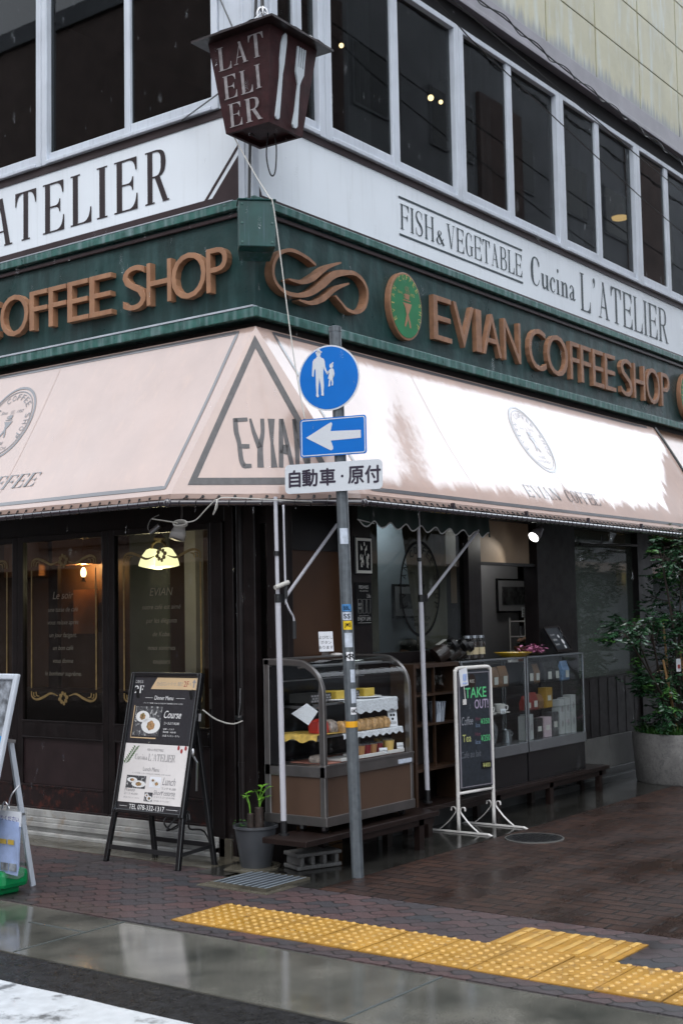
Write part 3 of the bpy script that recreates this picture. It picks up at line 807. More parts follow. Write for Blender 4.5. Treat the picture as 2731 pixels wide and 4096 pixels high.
m_ = MB(); m_.lathe((8.52, 4.64, 0), [(0.20, 0.002), (0.20, 0.009), (0.0001, 0.009)], 40)
for i in range(-4, 5):
    for j in range(-4, 5):
        if i*i+j*j < 17: m_.box(8.52+i*0.04-0.012, 8.52+i*0.04+0.012, 4.64+j*0.04-0.012, 4.64+j*0.04+0.012, 0.009, 0.0125)
obj('lid', m_, 'iron', t)
m_ = MB(); m_.lathe((8.52, 4.64, 0), [(0.203, 0.002), (0.203, 0.010), (0.212, 0.010), (0.212, 0.002)], 40)
obj('rim', m_, 'stone_grey', t)

# ------------------------------------------------------------------ the building
B = thing('corner_building', (6.9, 5.8, 0), 'corner building with dark ribbon windows above the shopfront and a cream panelled top floor', 'building')
XL, YR = 6.75, 5.70
# bodies
m_ = MB()
m_.box(6.86, 16, 5.75, 6.0, 3.10, 4.55); m_.box(6.86, 7.1, 6.0, 16, 3.10, 4.55)      # behind the fascia
m_.box(6.80, 16.0, 5.745, 5.9, 4.55, 5.12); m_.box(6.80, 6.95, 5.9, 16, 4.55, 5.14)
m_.box(6.95, 16, 5.9, 16, 5.02, 5.10)
obj('upper_wall', m_, 'wall_in_dark', B)
m_ = MB(); m_.box(6.735, 6.92, 5.685, 5.99, 5.205, 7.6); m_.box(6.735, 6.8, 5.69, 5.825, 4.50, 5.20)
m_.box(6.728, 6.735, 5.76, 5.775, 4.5, 7.6)
obj('corner_post', m_, 'alu', B, bevel=0.006)
def window_right(x0, x1, xm):
    f = MB(); y0, y1 = 5.665, 5.745; z0, z1 = 5.145, 6.71
    f.box(x0, x0+0.075, y0, y1, z0, z1); f.box(x1-0.075, x1, y0, y1, z0, z1)
    f.box(x0+0.075, x1-0.075, y0-0.01, y1, z0, z0+0.035); f.box(x0+0.075, x1-0.075, y0, y1, z1-0.05, z1)
    f.box(xm-0.05, xm+0.05, y0+0.012, y1-0.03, z0+0.035, z1-0.05)
    f.box(x0+0.075, xm-0.05, y0+0.014, y1-0.03, z0+0.035, z0+0.12); f.box(xm+0.05, x1-0.075, y0+0.03, y1-0.012, z0+0.035, z0+0.115)
    fo = obj('window', f, 'alu', B, bevel=0.005)
    obj('pane', MB().box(x0+0.07, xm-0.045, y1-0.045, y1-0.04, z0+0.1, z1-0.045), 'window_glass', fo)
    obj('pane', MB().box(xm+0.045, x1-0.07, y1-0.03, y1-0.025, z0+0.1, z1-0.045), 'window_glass', fo)
def window_left(y0, y1, ym):
    f = MB(); x0, x1 = 6.72, 6.80; z0, z1 = 5.205, 7.5
    f.box(x0, x1, y0, y0+0.06, z0, z1); f.box(x0, x1, y1-0.06, y1, z0, z1)
    f.box(x0-0.012, x1, y0+0.06, y1-0.06, z0, z0+0.03)
    f.box(x0+0.01, x1-0.03, ym-0.03, ym+0.03, z0+0.03, z1)
    f.box(x0+0.014, x1-0.03, y0+0.06, ym-0.03, z0+0.03, z0+0.105); f.box(x0+0.03, x1-0.012, ym+0.03, y1-0.06, z0+0.03, z0+0.1)
    fo = obj('window', f, 'alu', B, bevel=0.005)
    obj('pane', MB().box(x1-0.045, x1-0.04, y0+0.05, ym-0.025, z0+0.08, z1), 'window_glass', fo)
    obj('pane', MB().box(x1-0.03, x1-0.025, ym+0.025, y1-0.05, z0+0.08, z1), 'window_glass', fo)
for a, b, c in ((6.925, 7.55, 7.24), (7.555, 9.475, 8.497), (9.48, 11.36, 10.37), (11.365, 13.17, 12.21), (13.175, 15.0, 14.0), (15.005, 16.8, 15.9)): window_right(a, b, c)
for a, b, c in ((5.995, 7.855, 6.905), (7.86, 9.72, 8.79)): window_left(a, b, c)
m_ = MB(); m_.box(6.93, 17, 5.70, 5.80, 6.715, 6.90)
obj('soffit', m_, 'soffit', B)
m_ = MB(); m_.box(6.9, 20, 5.61, 5.80, 6.90, 7.10); m_.box(6.9, 20, 5.60, 5.61, 6.885, 6.93)
obj('beam', m_, 'beam_grey', B, bevel=0.008)
m_ = MB(); m_.box(6.9, 24, 5.72, 6.0, 7.10, 12.0); m_.box(16.8, 24, 5.72, 6.0, 3.2, 7.1)
obj('top_wall', m_, 'joint_dark', B)
m_ = MB()
for i in range(-3, 12):
    for j in range(9):
        x0 = 10.08+1.107*i; z0 = 7.17+(0 if j == 0 else 0.55+0.568*(j-1)); z1 = 7.17+0.55+0.568*j
        m_.box(max(6.95, x0+0.012), x0+1.095, 5.695, 5.725, z0+0.007, z1-0.006)
obj('cladding', m_, 'tile_cream', B, bevel=0.004)
m_ = MB(); m_.box(6.95, 22, 5.69, 5.72, 7.135, 7.172)
obj('gap_strip', m_, 'gap_shade', B)  # dark strip painted for the shaded gap under the cladding
# upper room
m_ = MB(); m_.box(7.2, 17, 9.6, 9.7, 5.1, 7.55); m_.box(16.9, 17.0, 5.8, 9.6, 5.1, 7.55); m_.box(12.0, 12.1, 6.6, 9.6, 5.1, 7.55); m_.box(6.95, 17, 5.9, 9.7, 7.5, 7.6); m_.box(6.95, 12, 9.7, 16, 7.5, 7.6); m_.box(9.8, 9.9, 9.7, 16, 5.1, 7.5)
obj('upper_room', m_, 'wall_in_dark', B)
m_ = MB()
def curtain_strip(mb, p0, p1, z0, z1, n, amp):
    p0, p1 = V(p0), V(p1); d = p1-p0; nn = V((-d.y, d.x, 0)).normalized(); vs = []
    for i in range(n+1):
        q = p0+d*i/n+nn*amp*math.sin(i*1.9+math.sin(i*0.7)); vs += [(q.x, q.y, z0), (q.x, q.y, z1)]
    mb.raw(vs, [(2*i, 2*i+2, 2*i+3, 2*i+1) for i in range(n)])
for a, b in ((7.0, 7.35), (8.1, 8.42), (10.0, 10.35), (11.9, 12.2), (13.3, 13.5)): curtain_strip(m_, (a, 5.86, 0), (b, 5.86, 0), 5.1, 6.9, 14, 0.02)
obj('curtain', m_, 'curtain_dark', B)
# ground-floor structure, dark timber
m_ = MB()
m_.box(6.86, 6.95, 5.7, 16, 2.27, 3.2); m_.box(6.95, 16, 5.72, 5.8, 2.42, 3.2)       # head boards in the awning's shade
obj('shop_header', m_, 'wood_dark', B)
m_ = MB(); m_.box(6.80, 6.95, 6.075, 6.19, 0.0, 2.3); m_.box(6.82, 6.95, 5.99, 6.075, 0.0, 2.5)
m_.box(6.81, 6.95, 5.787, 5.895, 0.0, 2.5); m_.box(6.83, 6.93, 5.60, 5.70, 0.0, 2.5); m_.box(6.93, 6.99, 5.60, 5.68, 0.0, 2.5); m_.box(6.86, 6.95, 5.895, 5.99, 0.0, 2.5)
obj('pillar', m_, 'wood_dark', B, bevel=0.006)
m_ = MB(); m_.path([(6.835, 5.932, 0.02), (6.835, 5.932, 2.5)], 0.034, 14); 
for z in (0.62, 0.93, 1.7): m_.lathe((6.835, 5.932, z), [(0.038, 0), (0.038, 0.03)], 14)
obj('drainpipe', m_, 'wood_dark', B, smooth='auto')
m_ = MB(); m_.box(6.795, 6.81, 5.905, 5.965, 0.935, 0.965); m_.path([(6.79, 5.93, 0.95), (6.785, 5.91, 1.05), (6.79, 5.912, 1.15)], 0.004, 6)
obj('pipe_clamp', m_, 'steel', B)
obj('pane', MB().box(6.87, 6.875, 5.70, 5.787, 0.3, 2.45), 'shop_glass', B)
m_ = MB(); m_.box(6.80, 6.95, 6.02, 6.13, 0.0, 0.13); m_.box(6.79, 6.8, 5.6, 6.0, 0.0, 0.02)
obj('footing', m_, 'apron_light', B, bevel=0.008)
# sliding door leaves
def glass_art(name, y_hi, y_lo, lines, parent):
    """gilt scroll frame and verse painted on the pane; y_hi is the pane's left edge in the picture, y_lo its right"""
    x = 6.848; N = (-1, 0, 0); mb = MB(); yc = (y_hi+y_lo)/2; hw = (y_hi-y_lo)/2
    def P(s, z): return (x, yc-s, z)
    for sg in (-1, 1):
        e = sg*(hw-0.085)
        mb.ribbon([P(e, 1.11), P(e, 2.03)], 0.014, N)
        for zc, f in ((2.10, 1), (1.045, -1)):
            pts = [(0.06, -0.012), (0.14, -0.03), (0.22, 0.0), (0.30, 0.02), (0.355, 0.0), (0.362, -0.045)]
            k = (hw-0.085)/0.362
            q = smooth_pts([P(sg*a*k, zc+f*b) for a, b in pts], 5)
            mb.ribbon(q, interp([0.004, 0.016, 0.02, 0.018, 0.014, 0.012], len(q)), N)
            for a, b, c, d in ((0.27, -0.005, 0.31, -0.04), (0.31, -0.002, 0.335, -0.035)):
                q = smooth_pts([P(sg*a*k, zc+f*b), P(sg*(a+c)/2*k+sg*.012, zc+f*(b+d)/2+f*.012), P(sg*c*k, zc+f*d)], 4)
                mb.ribbon(q, interp([0.004, 0.011, 0.012], len(q)), N)
    for zc in (2.095, 1.04):
        for a in range(8):
            an = a*math.pi/4+0.2; r = 0.034 if a % 2 else 0.04
            cx, cz = r*math.cos(an), r*math.sin(an)
            mb.poly([P(cx+0.014*math.cos(an+b*math.pi/4)+0.006*math.cos(an)*math.cos(b*math.pi/4), zc+cz+0.016*math.sin(an+b*math.pi/4)) for b in range(8)])
    ob = obj('ornament', mb, 'gold', parent)
    mb = MB(); z = 1.80
    for i, s in enumerate(lines):
        if s: put_text(mb, s, P(0, z), -Y, Z, cap=(0.06 if i == 0 else 0.036), n=(-1, 0, 0), shear=0.25, mid=True, lift=0.001, w=None)
        z -= 0.098
    if lines: obj('verse', mb, 'text_gold', parent)
def door_leaf(ya, yb, lines):
    """leaf between y ya (picture left) and yb"""
    f = MB(); x0, x1 = 6.83, 6.88
    f.box(x0, x1, yb, yb+0.062, 0.19, 2.30); f.box(x0, x1, ya-0.062, ya, 0.19, 2.30)
    a, b = yb+0.062, ya-0.062
    f.box(x0, x1, a, b, 2.255, 2.30); f.box(x0, x1, a, b, 0.735, 0.855)
    f.box(x0-0.004, x0+0.004, a-0.008, b+0.008, 0.852, 0.868); f.box(x0-0.004, x0+0.004, a-0.008, b+0.008, 0.728, 0.742)
    d = obj('door_leaf', f, 'wood_dark', B, bevel=0.004)
    obj('pane', MB().box(6.852, 6.857, a, b, 0.855, 2.255), 'shop_glass', d)
    obj('door_panel', MB().box(x0+0.018, x0+0.03, a, b, 0.375, 0.735), 'wood_panel', d)
    m2 = MB(); m2.box(x0, x1, a, b, 0.19, 0.362); m2.box(x0-0.008, x0, a-0.01, b+0.01, 0.362, 0.376); m2.box(x0-0.012, x0, a-0.06, b+0.06, 0.19, 0.205)
    obj('kick_board', m2, 'wood_rust', d, bevel=0.003)
    glass_art('x', b, a, lines, d)
    return d
d3 = door_leaf(7.238, 6.175, ["EVIAN", "notre café est aimé", "par les élégants", "de Kobe.", "nous sommes", "toujours", "à votre disposition."])
d2 = door_leaf(8.268, 7.242, ["Le soir", "une tasse de café", "vous relaxe après", "un jour fatigant.", "un bon café", "vous donne", "le bonheur suprême."])
d1 = door_leaf(9.298, 8.272, ["L'après-midi", "une tasse de café", "vous détend", "", "au milieu", "de votre", "rayon de soleil."])
m_ = MB(); m_.box(6.822, 6.83, 6.205, 6.225, 1.0, 1.14)
obj('door_handle', m_, 'steel_dark', d3)
m_ = MB(); m_.box(6.79, 6.95, 6.13, 10, 0.10, 0.135); m_.box(6.775, 6.95, 6.13, 10, 0.062, 0.10); m_.box(6.76, 6.95, 6.13, 10, 0.0, 0.03); m_.box(6.80, 6.95, 6.13, 10, 0.03, 0.062); m_.box(6.81, 6.95, 6.13, 10, 0.135, 0.19)
obj('door_sill', m_, 'alu_sill', B, bevel=0.006)
# right-hand shopfront, plane y = 5.60
m_ = MB(); m_.box(7.655, 7.885, 5.58, 5.72, 0, 2.5); m_.box(9.30, 9.50, 5.60, 5.72, 0, 2.5); m_.box(10.45, 11.20, 5.58, 5.72, 0.2, 2.5); m_.box(12.62, 12.98, 5.58, 5.72, 0.2, 2.5)
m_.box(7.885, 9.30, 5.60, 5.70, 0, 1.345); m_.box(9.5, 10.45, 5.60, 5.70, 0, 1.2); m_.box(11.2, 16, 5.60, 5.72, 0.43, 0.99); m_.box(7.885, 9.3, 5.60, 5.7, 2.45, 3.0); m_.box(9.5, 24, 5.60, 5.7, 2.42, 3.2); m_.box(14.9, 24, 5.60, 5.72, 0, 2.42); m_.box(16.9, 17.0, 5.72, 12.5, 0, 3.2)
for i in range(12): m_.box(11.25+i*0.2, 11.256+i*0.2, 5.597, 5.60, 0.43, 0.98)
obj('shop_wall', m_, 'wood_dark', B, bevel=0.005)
obj('back_board', MB().box(6.99, 7.655, 5.68, 5.70, 0.2, 2.09), 'board_brown', B)
m_ = MB(); m_.box(6.99, 7.655, 5.66, 5.70, 2.09, 2.5)
obj('board_header', m_, 'black_paint', B)
w1 = obj('display_window', MB().box(7.885, 9.30, 5.645, 5.65, 1.345, 2.45), 'shop_glass', B)
obj('frosted_window', MB().box(11.20, 12.62, 5.645, 5.65, 0.99, 2.42), 'frost_glass', B)
m_ = MB(); m_.box(11.2, 12.62, 5.60, 5.645, 0.985, 1.0); m_.box(11.2, 11.235, 5.6, 5.645, 2.05, 2.42)
obj('window_frame', m_, 'wood_dark', B)
obj('pane', MB().box(12.98, 15, 5.645, 5.65, 0.99, 2.42), 'shop_glass', B)
m_ = MB(); m_.path([(11.18, 5.52, 2.26), (12.5, 5.52, 2.29)], 0.016, 10); m_.path([(11.66, 5.52, 2.27), (11.66, 5.52, 2.36)], 0.012, 8)
obj('rail', m_, 'black_gloss', B)
m_ = MB()
for a, b in ((11.2, 11.81), (11.815, 12.72), (12.725, 13.6), (13.605, 14.5)): m_.box(a, b, 5.585, 5.72, 0.13, 0.43)
obj('stone_skirting', m_, 'stone_grey', B, bevel=0.004)
m_ = MB(); m_.box(7.9, 16, 5.57, 5.72, 0.0, 0.13); m_.box(10.5, 16, 5.52, 5.57, 0.0, 0.06)
obj('plinth', m_, 'plinth', B, bevel=0.006)
# oval shop emblem painted on the display window
mb = MB(); yw = 5.64; ox, oz = 8.63, 1.83; rx, rz = 0.275, 0.365
def ell_pts(cx, cz, rx, rz, y, n=48): return [(cx+rx*math.cos(2*math.pi*i/n), y, cz+rz*math.sin(2*math.pi*i/n)) for i in range(n)]+[(cx+rx, y, cz)]
mb.ribbon(ell_pts(ox, oz, rx, rz, yw), 0.022, (0, -1, 0))
def arc_text(mb, s, c, u, v, n, rx, rz, a0, a1, h, lift=0.002, warp=None, wd=None, offset=0.0):
    """letters along an ellipse from angle a0 to a1 (degrees, counter-clockwise from u), reading clockwise"""
    c, u, v, n = V(c), V(u), V(v), V(n)
    L = len(s)
    for i, ch in enumerate(s):
        if ch == ' ': continue
        a = R(a0+(a1-a0)*i/(L-1)); p = c+u*rx*math.cos(a)+v*rz*math.sin(a)
        t = (u*rx*math.sin(a)-v*rz*math.cos(a)).normalized(); nn = (u*math.cos(a)/rx+v*math.sin(a)/rz).normalized()
        ww = (wd or h*0.7)*(0.35 if ch == 'I' else 1)
        put_text(mb, ch, p-t*ww/2, t, nn, w=ww, h=h, n=n, lift=lift, warp=warp, offset=offset)
def barista(mb, c, u, v, n, k, lift=0.002, warp=None):
    """the shop's mark: a steaming cup on a tray over a pair of crossed legs"""
    c, u, v, n = V(c), V(u), V(v), V(n)
    def P(a, b):
        p = c+u*a*k+v*b*k
        return (warp(p) if warp else p)+n*lift
    mb.poly([P(-.13, .20), P(.16, .20), P(.2, .42), P(-.15, .42)])
    mb.ribbon([P(-.15, .38), P(-.24, .37), P(-.22, .26), P(-.13, .25)], 0.035*k, n)
    mb.poly([P(-.27, .11), P(.27, .11), P(.27, .16), P(-.27, .16)])
    mb.poly([P(-.3, .03), P(.36, .03), P(.2, -.28), P(.1, -.42), P(-.06, -.42), P(-.12, -.2)])
    mb.poly([P(-.05, -.43), P(.1, -.43), P(.02, -.72), P(-.14, -1.0), P(-.22, -.95), P(-.12, -.66)])
    mb.poly([P(.11, -.43), P(.13, -.55), P(.22, -.72), P(.28, -.98), P(.18, -1.0), P(.1, -.75), P(.04, -.62)])
    for dx in (-.08, .02, .12):
        q = smooth_pts([P(dx, .45), P(dx+.05, .54), P(dx-.03, .62), P(dx+.03, .74)], 3)
        mb.ribbon(q, 0.022*k, n)
arc_text(mb, "EVIAN COFFEE SHOP", (ox, yw, oz), X, Z, (0, -1, 0), rx*0.76, rz*0.76, 205, -25, 0.06)
barista(mb, (ox+0.01, yw, oz+0.03), X, Z, (0, -1, 0), 0.16)
put_text(mb, "Since", (ox-0.15, yw, oz+0.11), X, Z, w=0.07, h=0.03); put_text(mb, "1952", (ox+0.06, yw, oz+0.11), X, Z, w=0.07, h=0.03)
put_text(mb, "KOBE", (ox-0.05, yw, oz-0.195), X, Z, w=0.11, h=0.036); put_text(mb, "MOTOMACHI", (ox-0.13, yw, oz-0.25), X, Z, w=0.26, h=0.036); put_text(mb, "078)331-3265", (ox-0.10, yw, oz-0.30), X, Z, w=0.2, h=0.03)
obj('emblem', mb, 'ink_black', B)
# ---- interior of the shop
m_ = MB(); m_.box(6.95, 17, 5.75, 12.6, -0.02, 0.01)
obj('shop_floor', m_, 'floor_in', B)
m_ = MB(); m_.box(6.95, 17, 5.75, 12.6, 2.75, 2.8)
obj('shop_ceiling', m_, 'ceil_in', B)
m_ = MB(); m_.box(6.95, 16, 12.5, 12.6, 0, 2.8); m_.box(9.25, 9.35, 6.4, 12.5, 0, 2.8); m_.box(13.9, 14.0, 6.2, 12.5, 0, 2.8); m_.box(14.0, 17, 7.4, 7.5, 0, 2.8)
obj('shop_partition', m_, 'wall_in', B)
m_ = MB(); m_.box(9.6, 11.75, 6.5, 6.56, 0, 2.75)
obj('kitchen_wall', m_, 'wall_pale', B)
m_ = MB(); m_.box(9.5, 10.45, 5.66, 5.72, 2.06, 2.42)
obj('bulkhead', m_, 'wall_sand', B)
m_ = MB(); m_.box(9.5, 10.45, 5.60, 5.66, 2.035, 2.06); m_.box(9.77, 9.83, 5.9, 5.96, 0, 2.04); m_.box(9.52, 9.77, 5.92, 5.94, 0, 1.72); m_.box(9.42, 9.5, 5.9, 6.0, 0, 2.05)
obj('inner_frame', m_, 'black_paint', B)
m_ = MB(); m_.box(9.5, 9.78, 5.97, 5.99, 1.72, 2.04)
obj('inner_panel', m_, 'wall_sand', B)
m_ = MB(); curtain_strip(m_, (7.9, 5.80, 0), (8.28, 5.80, 0), 1.35, 2.45, 20, 0.02)
vs = []
for i in range(25):
    f = i/24; xx = 8.75+0.5*f
    vs += [(xx+0.08*(1-f), 5.80+0.02*math.sin(i*1.8), 1.35), (xx-0.15*(1-f), 5.80+0.02*math.sin(i*1.8), 2.45)]
m_.raw(vs, [(2*i, 2*i+2, 2*i+3, 2*i+1) for i in range(24)])
obj('curtain', m_, 'curtain', B)
obj('window_backing', MB().box(8.3, 9.86, 6.30, 6.33, 0.9, 2.6), 'sky_bluegrey', B)  # blue-grey colour stands in for sky mirrored in the display pane
m_ = MB(); curtain_strip(m_, (11.8, 6.12, 0), (13.75, 6.12, 0), 0.5, 2.7, 60, 0.012)
obj('inner_curtain', m_, 'curtain_grey', B)
m_ = MB(); m_.box(8.30, 8.33, 8.05, 8.52, 0.2, 2.6)
obj('divider', m_, 'curtain_grey', B)
obj('reflection_panel', MB().box(8.3, 8.4, 7.72, 7.85, 0.2, 2.6), 'wall_pale', B)  # pale panel in place of the street mirrored in the door pane
m_ = MB(); m_.box(8.95, 9.2, 10.5, 11.05, 2.1, 2.5); m_.box(8.95, 9.2, 9.85, 10.3, 2.2, 2.5); m_.box(9.19, 9.2, 9.9, 10.25, 1.5, 1.95)
obj('wall_cabinet', m_, 'wall_orange', B)
m_ = MB(); m_.box(9.05, 9.1, 10.33, 10.47, 0, 2.7); m_.box(8.6, 9.2, 9.2, 11.5, 0, 0.95)
obj('inner_counter', m_, 'wood_dark', B)
"""
"""

# ------------------------------------------------------------------ white signboards
LU, LN = -Y, V((-1, 0, 0))          # reading direction and outward normal of the left front
RU, RN = X, V((0, -1, 0))           # of the right front
def PLP(y, z, x=XL): return V((x, y, z))
def PRP(x, z, y=YR): return V((x, y, z))
t = thing('signboard', (XL, 7.5, 4.5), 'long white signboard with tall dark capitals ATELIER below the left upper windows', 'signboard', 'white restaurant signboards')
m_ = MB(); m_.poly([PLP(12, 4.577), PLP(6.15, 4.577), PLP(5.83, 4.915), PLP(5.83, 5.144), PLP(12, 5.144)])
m_ = MB().prism([PLP(12, 4.577, 6.75), PLP(6.15, 4.577, 6.75), PLP(5.83, 4.915, 6.75), PLP(5.83, 5.144, 6.75), PLP(12, 5.144, 6.75)], (0.03, 0, 0))
obj('panel', m_, 'sign_white', t)
m_ = MB(); m_.box(6.742, 6.80, 5.83, 12, 5.144, 5.205); m_.box(6.742, 6.80, 5.83, 12, 4.51, 4.577)
m_.prism([PLP(6.15, 4.577, 6.742), PLP(6.12, 4.577, 6.742), PLP(5.83, 4.885, 6.742), PLP(5.83, 4.915, 6.742)], (0.038, 0, 0))
m_.prism([PLP(6.075, 4.577, 6.742), PLP(5.83, 4.577, 6.742), PLP(5.83, 4.835, 6.742)], (0.038, 0, 0))
obj('border', m_, 'sign_brown', t)
m_ = MB().prism([PLP(6.12, 4.577, 6.745), PLP(6.075, 4.577, 6.745), PLP(5.83, 4.835, 6.745), PLP(5.83, 4.885, 6.745)], (0.035, 0, 0))
obj('corner_stripe', m_, 'sign_white', t)
m_ = MB()
for ch, y0, y1 in (('A', 8.51, 8.225), ('T', 8.198, 7.945), ('E', 7.866, 7.618), ('L', 7.545, 7.313), ('I', 7.252, 7.138), ('E', 7.063, 6.817), ('R', 6.738, 6.495)):
    put_serif(m_, ch, (6.75, y0, 4.66), LU, Z, y0-y1, 0.397, glyphs=GL)
put_serif(m_, "L'", (6.75, 9.1, 4.66), LU, Z, 0.45, 0.397, glyphs=GL)
obj('lettering', m_, 'letter_brown', t)
t = thing('signboard', (10.5, YR, 4.5), 'long white signboard reading FISH & VEGETABLE Cucina in slim dark letters on the right front', 'signboard', 'white restaurant signboards')
obj('panel', MB().box(6.80, 18, 5.70, 5.73, 4.54, 5.091), 'sign_white', t)
m_ = MB(); m_.box(6.80, 18, 5.69, 5.74, 5.091, 5.145); m_.box(6.80, 18, 5.69, 5.74, 4.50, 4.54)
m_.prism([PRP(6.80, 4.54, 5.69), PRP(6.83, 4.54, 5.69), PRP(6.80, 4.60, 5.69)], (0, 0.05, 0))
m_.prism([PRP(6.80, 4.86, 5.695), PRP(6.80, 4.89, 5.695), PRP(6.98, 5.08, 5.695), PRP(6.98, 5.05, 5.695)], (0, 0.02, 0))
obj('border', m_, 'sign_brown', t)
m_ = MB()
m_.ribbon([PRP(8.534, 4.963, 5.697), PRP(10.563, 4.963, 5.697)], 0.018, RN); m_.ribbon([PRP(8.536, 4.657, 5.697), PRP(10.565, 4.657, 5.697)], 0.018, RN)
put_serif(m_, "FISH", (8.553, YR, 4.706), RU, Z, 0.50, 0.207, glyphs=GLT, gap=0.1)
put_serif(m_, "&", (9.085, YR, 4.706), RU, Z, 0.13, 0.13, glyphs=GL)
put_serif(m_, "VEGETABLE", (9.25, YR, 4.706), RU, Z, 1.30, 0.207, glyphs=GLT, gap=0.09)
put_serif(m_, "Cucina", (10.71, YR, 4.682), RU, Z, 0.92, 0.275, glyphs=GL, gap=0.06)
put_serif(m_, "L'ATELIER", (11.742, YR, 4.618), RU, Z, 2.19, 0.38, glyphs=GLT, gap=0.1)
obj('lettering', m_, 'letter_slate', t)

# ------------------------------------------------------------------ green fascia with copper letters
F = thing('shop_fascia', (6.75, 5.70, 3.67), 'dark green fascia round the corner with raised copper letters COFFEE SHOP', 'fascia')
m_ = MB(); m_.box(6.75, 6.86, 5.70, 12, 3.67, 4.50); m_.box(6.86, 18, 5.70, 5.75, 3.67, 4.50)
obj('board', m_, 'green', F)
m_ = MB()
m_.box(6.70, 6.75, 5.65, 12, 4.445, 4.505); m_.box(6.75, 18, 5.65, 5.70, 4.445, 4.505)
m_.box(6.70, 6.75, 5.65, 12, 3.665, 3.735); m_.box(6.75, 18, 5.65, 5.70, 3.665, 3.735)
obj('ledge', m_, 'green_trim', F, bevel=0.006)
m_ = MB(); m_.box(6.695, 6.75, 5.68, 12, 3.735, 3.748); m_.box(6.698, 6.75, 5.85, 12, 4.505, 4.512)
obj('ledge_cap', m_, 'trim_light', F)
m_ = MB(); m_.box(6.725, 6.75, 5.70, 12, 4.395, 4.423); m_.box(6.75, 18, 5.675, 5.70, 4.395, 4.423)
obj('rail', m_, 'sign_brown', F, bevel=0.004)
m_ = MB()
fx = 6.69; kl = fx/6.75; zz = lambda z: 1.62+(z-1.62)*kl
for ch, y0, y1, za, zb_ in (('C', 8.72, 8.42, 3.905, 4.245), ('O', 8.395, 8.055, 3.905, 4.242), ('F', 8.037, 7.83, 3.919, 4.231), ('F', 7.812, 7.612, 3.919, 4.231), ('E', 7.596, 7.362, 3.919, 4.233), ('E', 7.349, 7.108, 3.917, 4.234), ('S', 6.99, 6.75, 3.905, 4.24), ('H', 6.741, 6.495, 3.915, 4.23), ('O', 6.492, 6.158, 3.903, 4.238), ('P', 6.153, 5.955, 3.912, 4.226)):
    put_text(m_, ch, (fx+0.06, y0*kl, zz(za)), LU, Z, w=(y0-y1)*kl, h=(zb_-za)*kl, n=LN, depth=0.055, bevel=0.004, offset=-0.009, lift=0)
obj('lettering', m_, 'copper', F)
m_ = MB(); fy = 5.655; kr = fy/5.70; zr = lambda z: 1.62+(z-1.62)*kr
for ch, x0, x1, za, zb_ in (('E', 9.02, 9.325, 3.888, 4.262), ('V', 9.325, 9.70, 3.888, 4.262), ('I', 9.70, 9.80, 3.888, 4.262), ('A', 9.81, 10.17, 3.888, 4.262), ('N', 10.18, 10.52, 3.888, 4.264), ('C', 10.645, 11.01, 3.878, 4.275), ('O', 11.0, 11.47, 3.878, 4.275), ('F', 11.483, 11.70, 3.888, 4.264), ('F', 11.714, 11.96, 3.888, 4.264), ('E', 11.979, 12.25, 3.888, 4.264), ('E', 12.258, 12.535, 3.888, 4.264), ('S', 12.641, 12.95, 3.878, 4.275), ('H', 12.966, 13.28, 3.888, 4.264), ('O', 13.29, 13.68, 3.878, 4.275), ('P', 13.69, 13.95, 3.888, 4.265)):
    put_text(m_, ch, (x0*kr, fy+0.045, zr(za)), RU, Z, w=(x1-x0)*kr*0.92, h=(zb_-za)*kr, n=RN, depth=0.045, bevel=0.004, offset=-0.01, lift=0)
obj('lettering', m_, 'copper_old', F)
sw1 = [(7.351, 4.147), (7.242, 4.181), (7.077, 4.196), (6.952, 4.151), (6.883, 4.073), (6.866, 3.987), (6.91, 3.918), (7.007, 3.881), (7.144, 3.887), (7.287, 3.934), (7.434, 4.028), (7.571, 4.122), (7.75, 4.173), (7.852, 4.178), (7.944, 4.137), (7.985, 4.059), (7.945, 3.948), (7.842, 3.889), (7.729, 3.888), (7.647, 3.928), (7.58, 3.965)]
sw2 = [(7.034, 3.981), (7.185, 3.99), (7.316, 4.046), (7.491, 4.162), (7.657, 4.229)]
sw3 = [(7.15, 3.854), (7.284, 3.857), (7.43, 3.917), (7.582, 4.02), (7.747, 4.09)]
m_ = MB()
for pts, ws in ((sw1, [.018, .024, .026, .026, .026, .026, .026, .028, .032, .045, .06, .055, .035, .03, .028, .028, .028, .028, .024, .02, .016]), (sw2, [.012, .03, .045, .03, .012]), (sw3, [.012, .03, .045, .035, .012])):
    q = smooth_pts([PRP(a, b, 5.70) for a, b in pts], 5)
    m_.ribbon(q, interp(ws, len(q)), RN, 0.07)
obj('swash', m_, 'copper_old', F)
for cx in (8.53, 14.33):
    m_ = MB(); cz = zr(4.08); rx, rz = 0.228, 0.272
    P0 = [V((cx+rx*math.cos(2*math.pi*i/48), 5.70, cz+rz*math.sin(2*math.pi*i/48))) for i in range(48)]
    m_.prism(P0[::-1], (0, -0.055, 0))
    e = obj('emblem', m_, 'copper_old', F, bevel=0.006)
    m_ = MB(); m_.prism([V((cx+(p.x-cx)*0.93, 5.645, cz+(p.z-cz)*0.93)) for p in P0][::-1], (0, -0.003, 0))
    obj('emblem_face', m_, 'emblem_green', e)
    m_ = MB(); arc_text(m_, "EVIAN COFFEE SHOP", (cx, 5.642, cz), X, Z, RN, rx*0.76, rz*0.78, 212, -38, 0.04)
    put_text(m_, "Since", (cx-0.12, 5.642, cz+0.09), X, Z, w=0.06, h=0.024); put_text(m_, "1952", (cx+0.055, 5.642, cz+0.09), X, Z, w=0.06, h=0.024)
    obj('lettering', m_, 'emblem_line', e)
    m_ = MB(); barista(m_, (cx+0.005, 5.642, cz+0.02), X, Z, RN, 0.19)
    obj('mark', m_, 'copper', e)
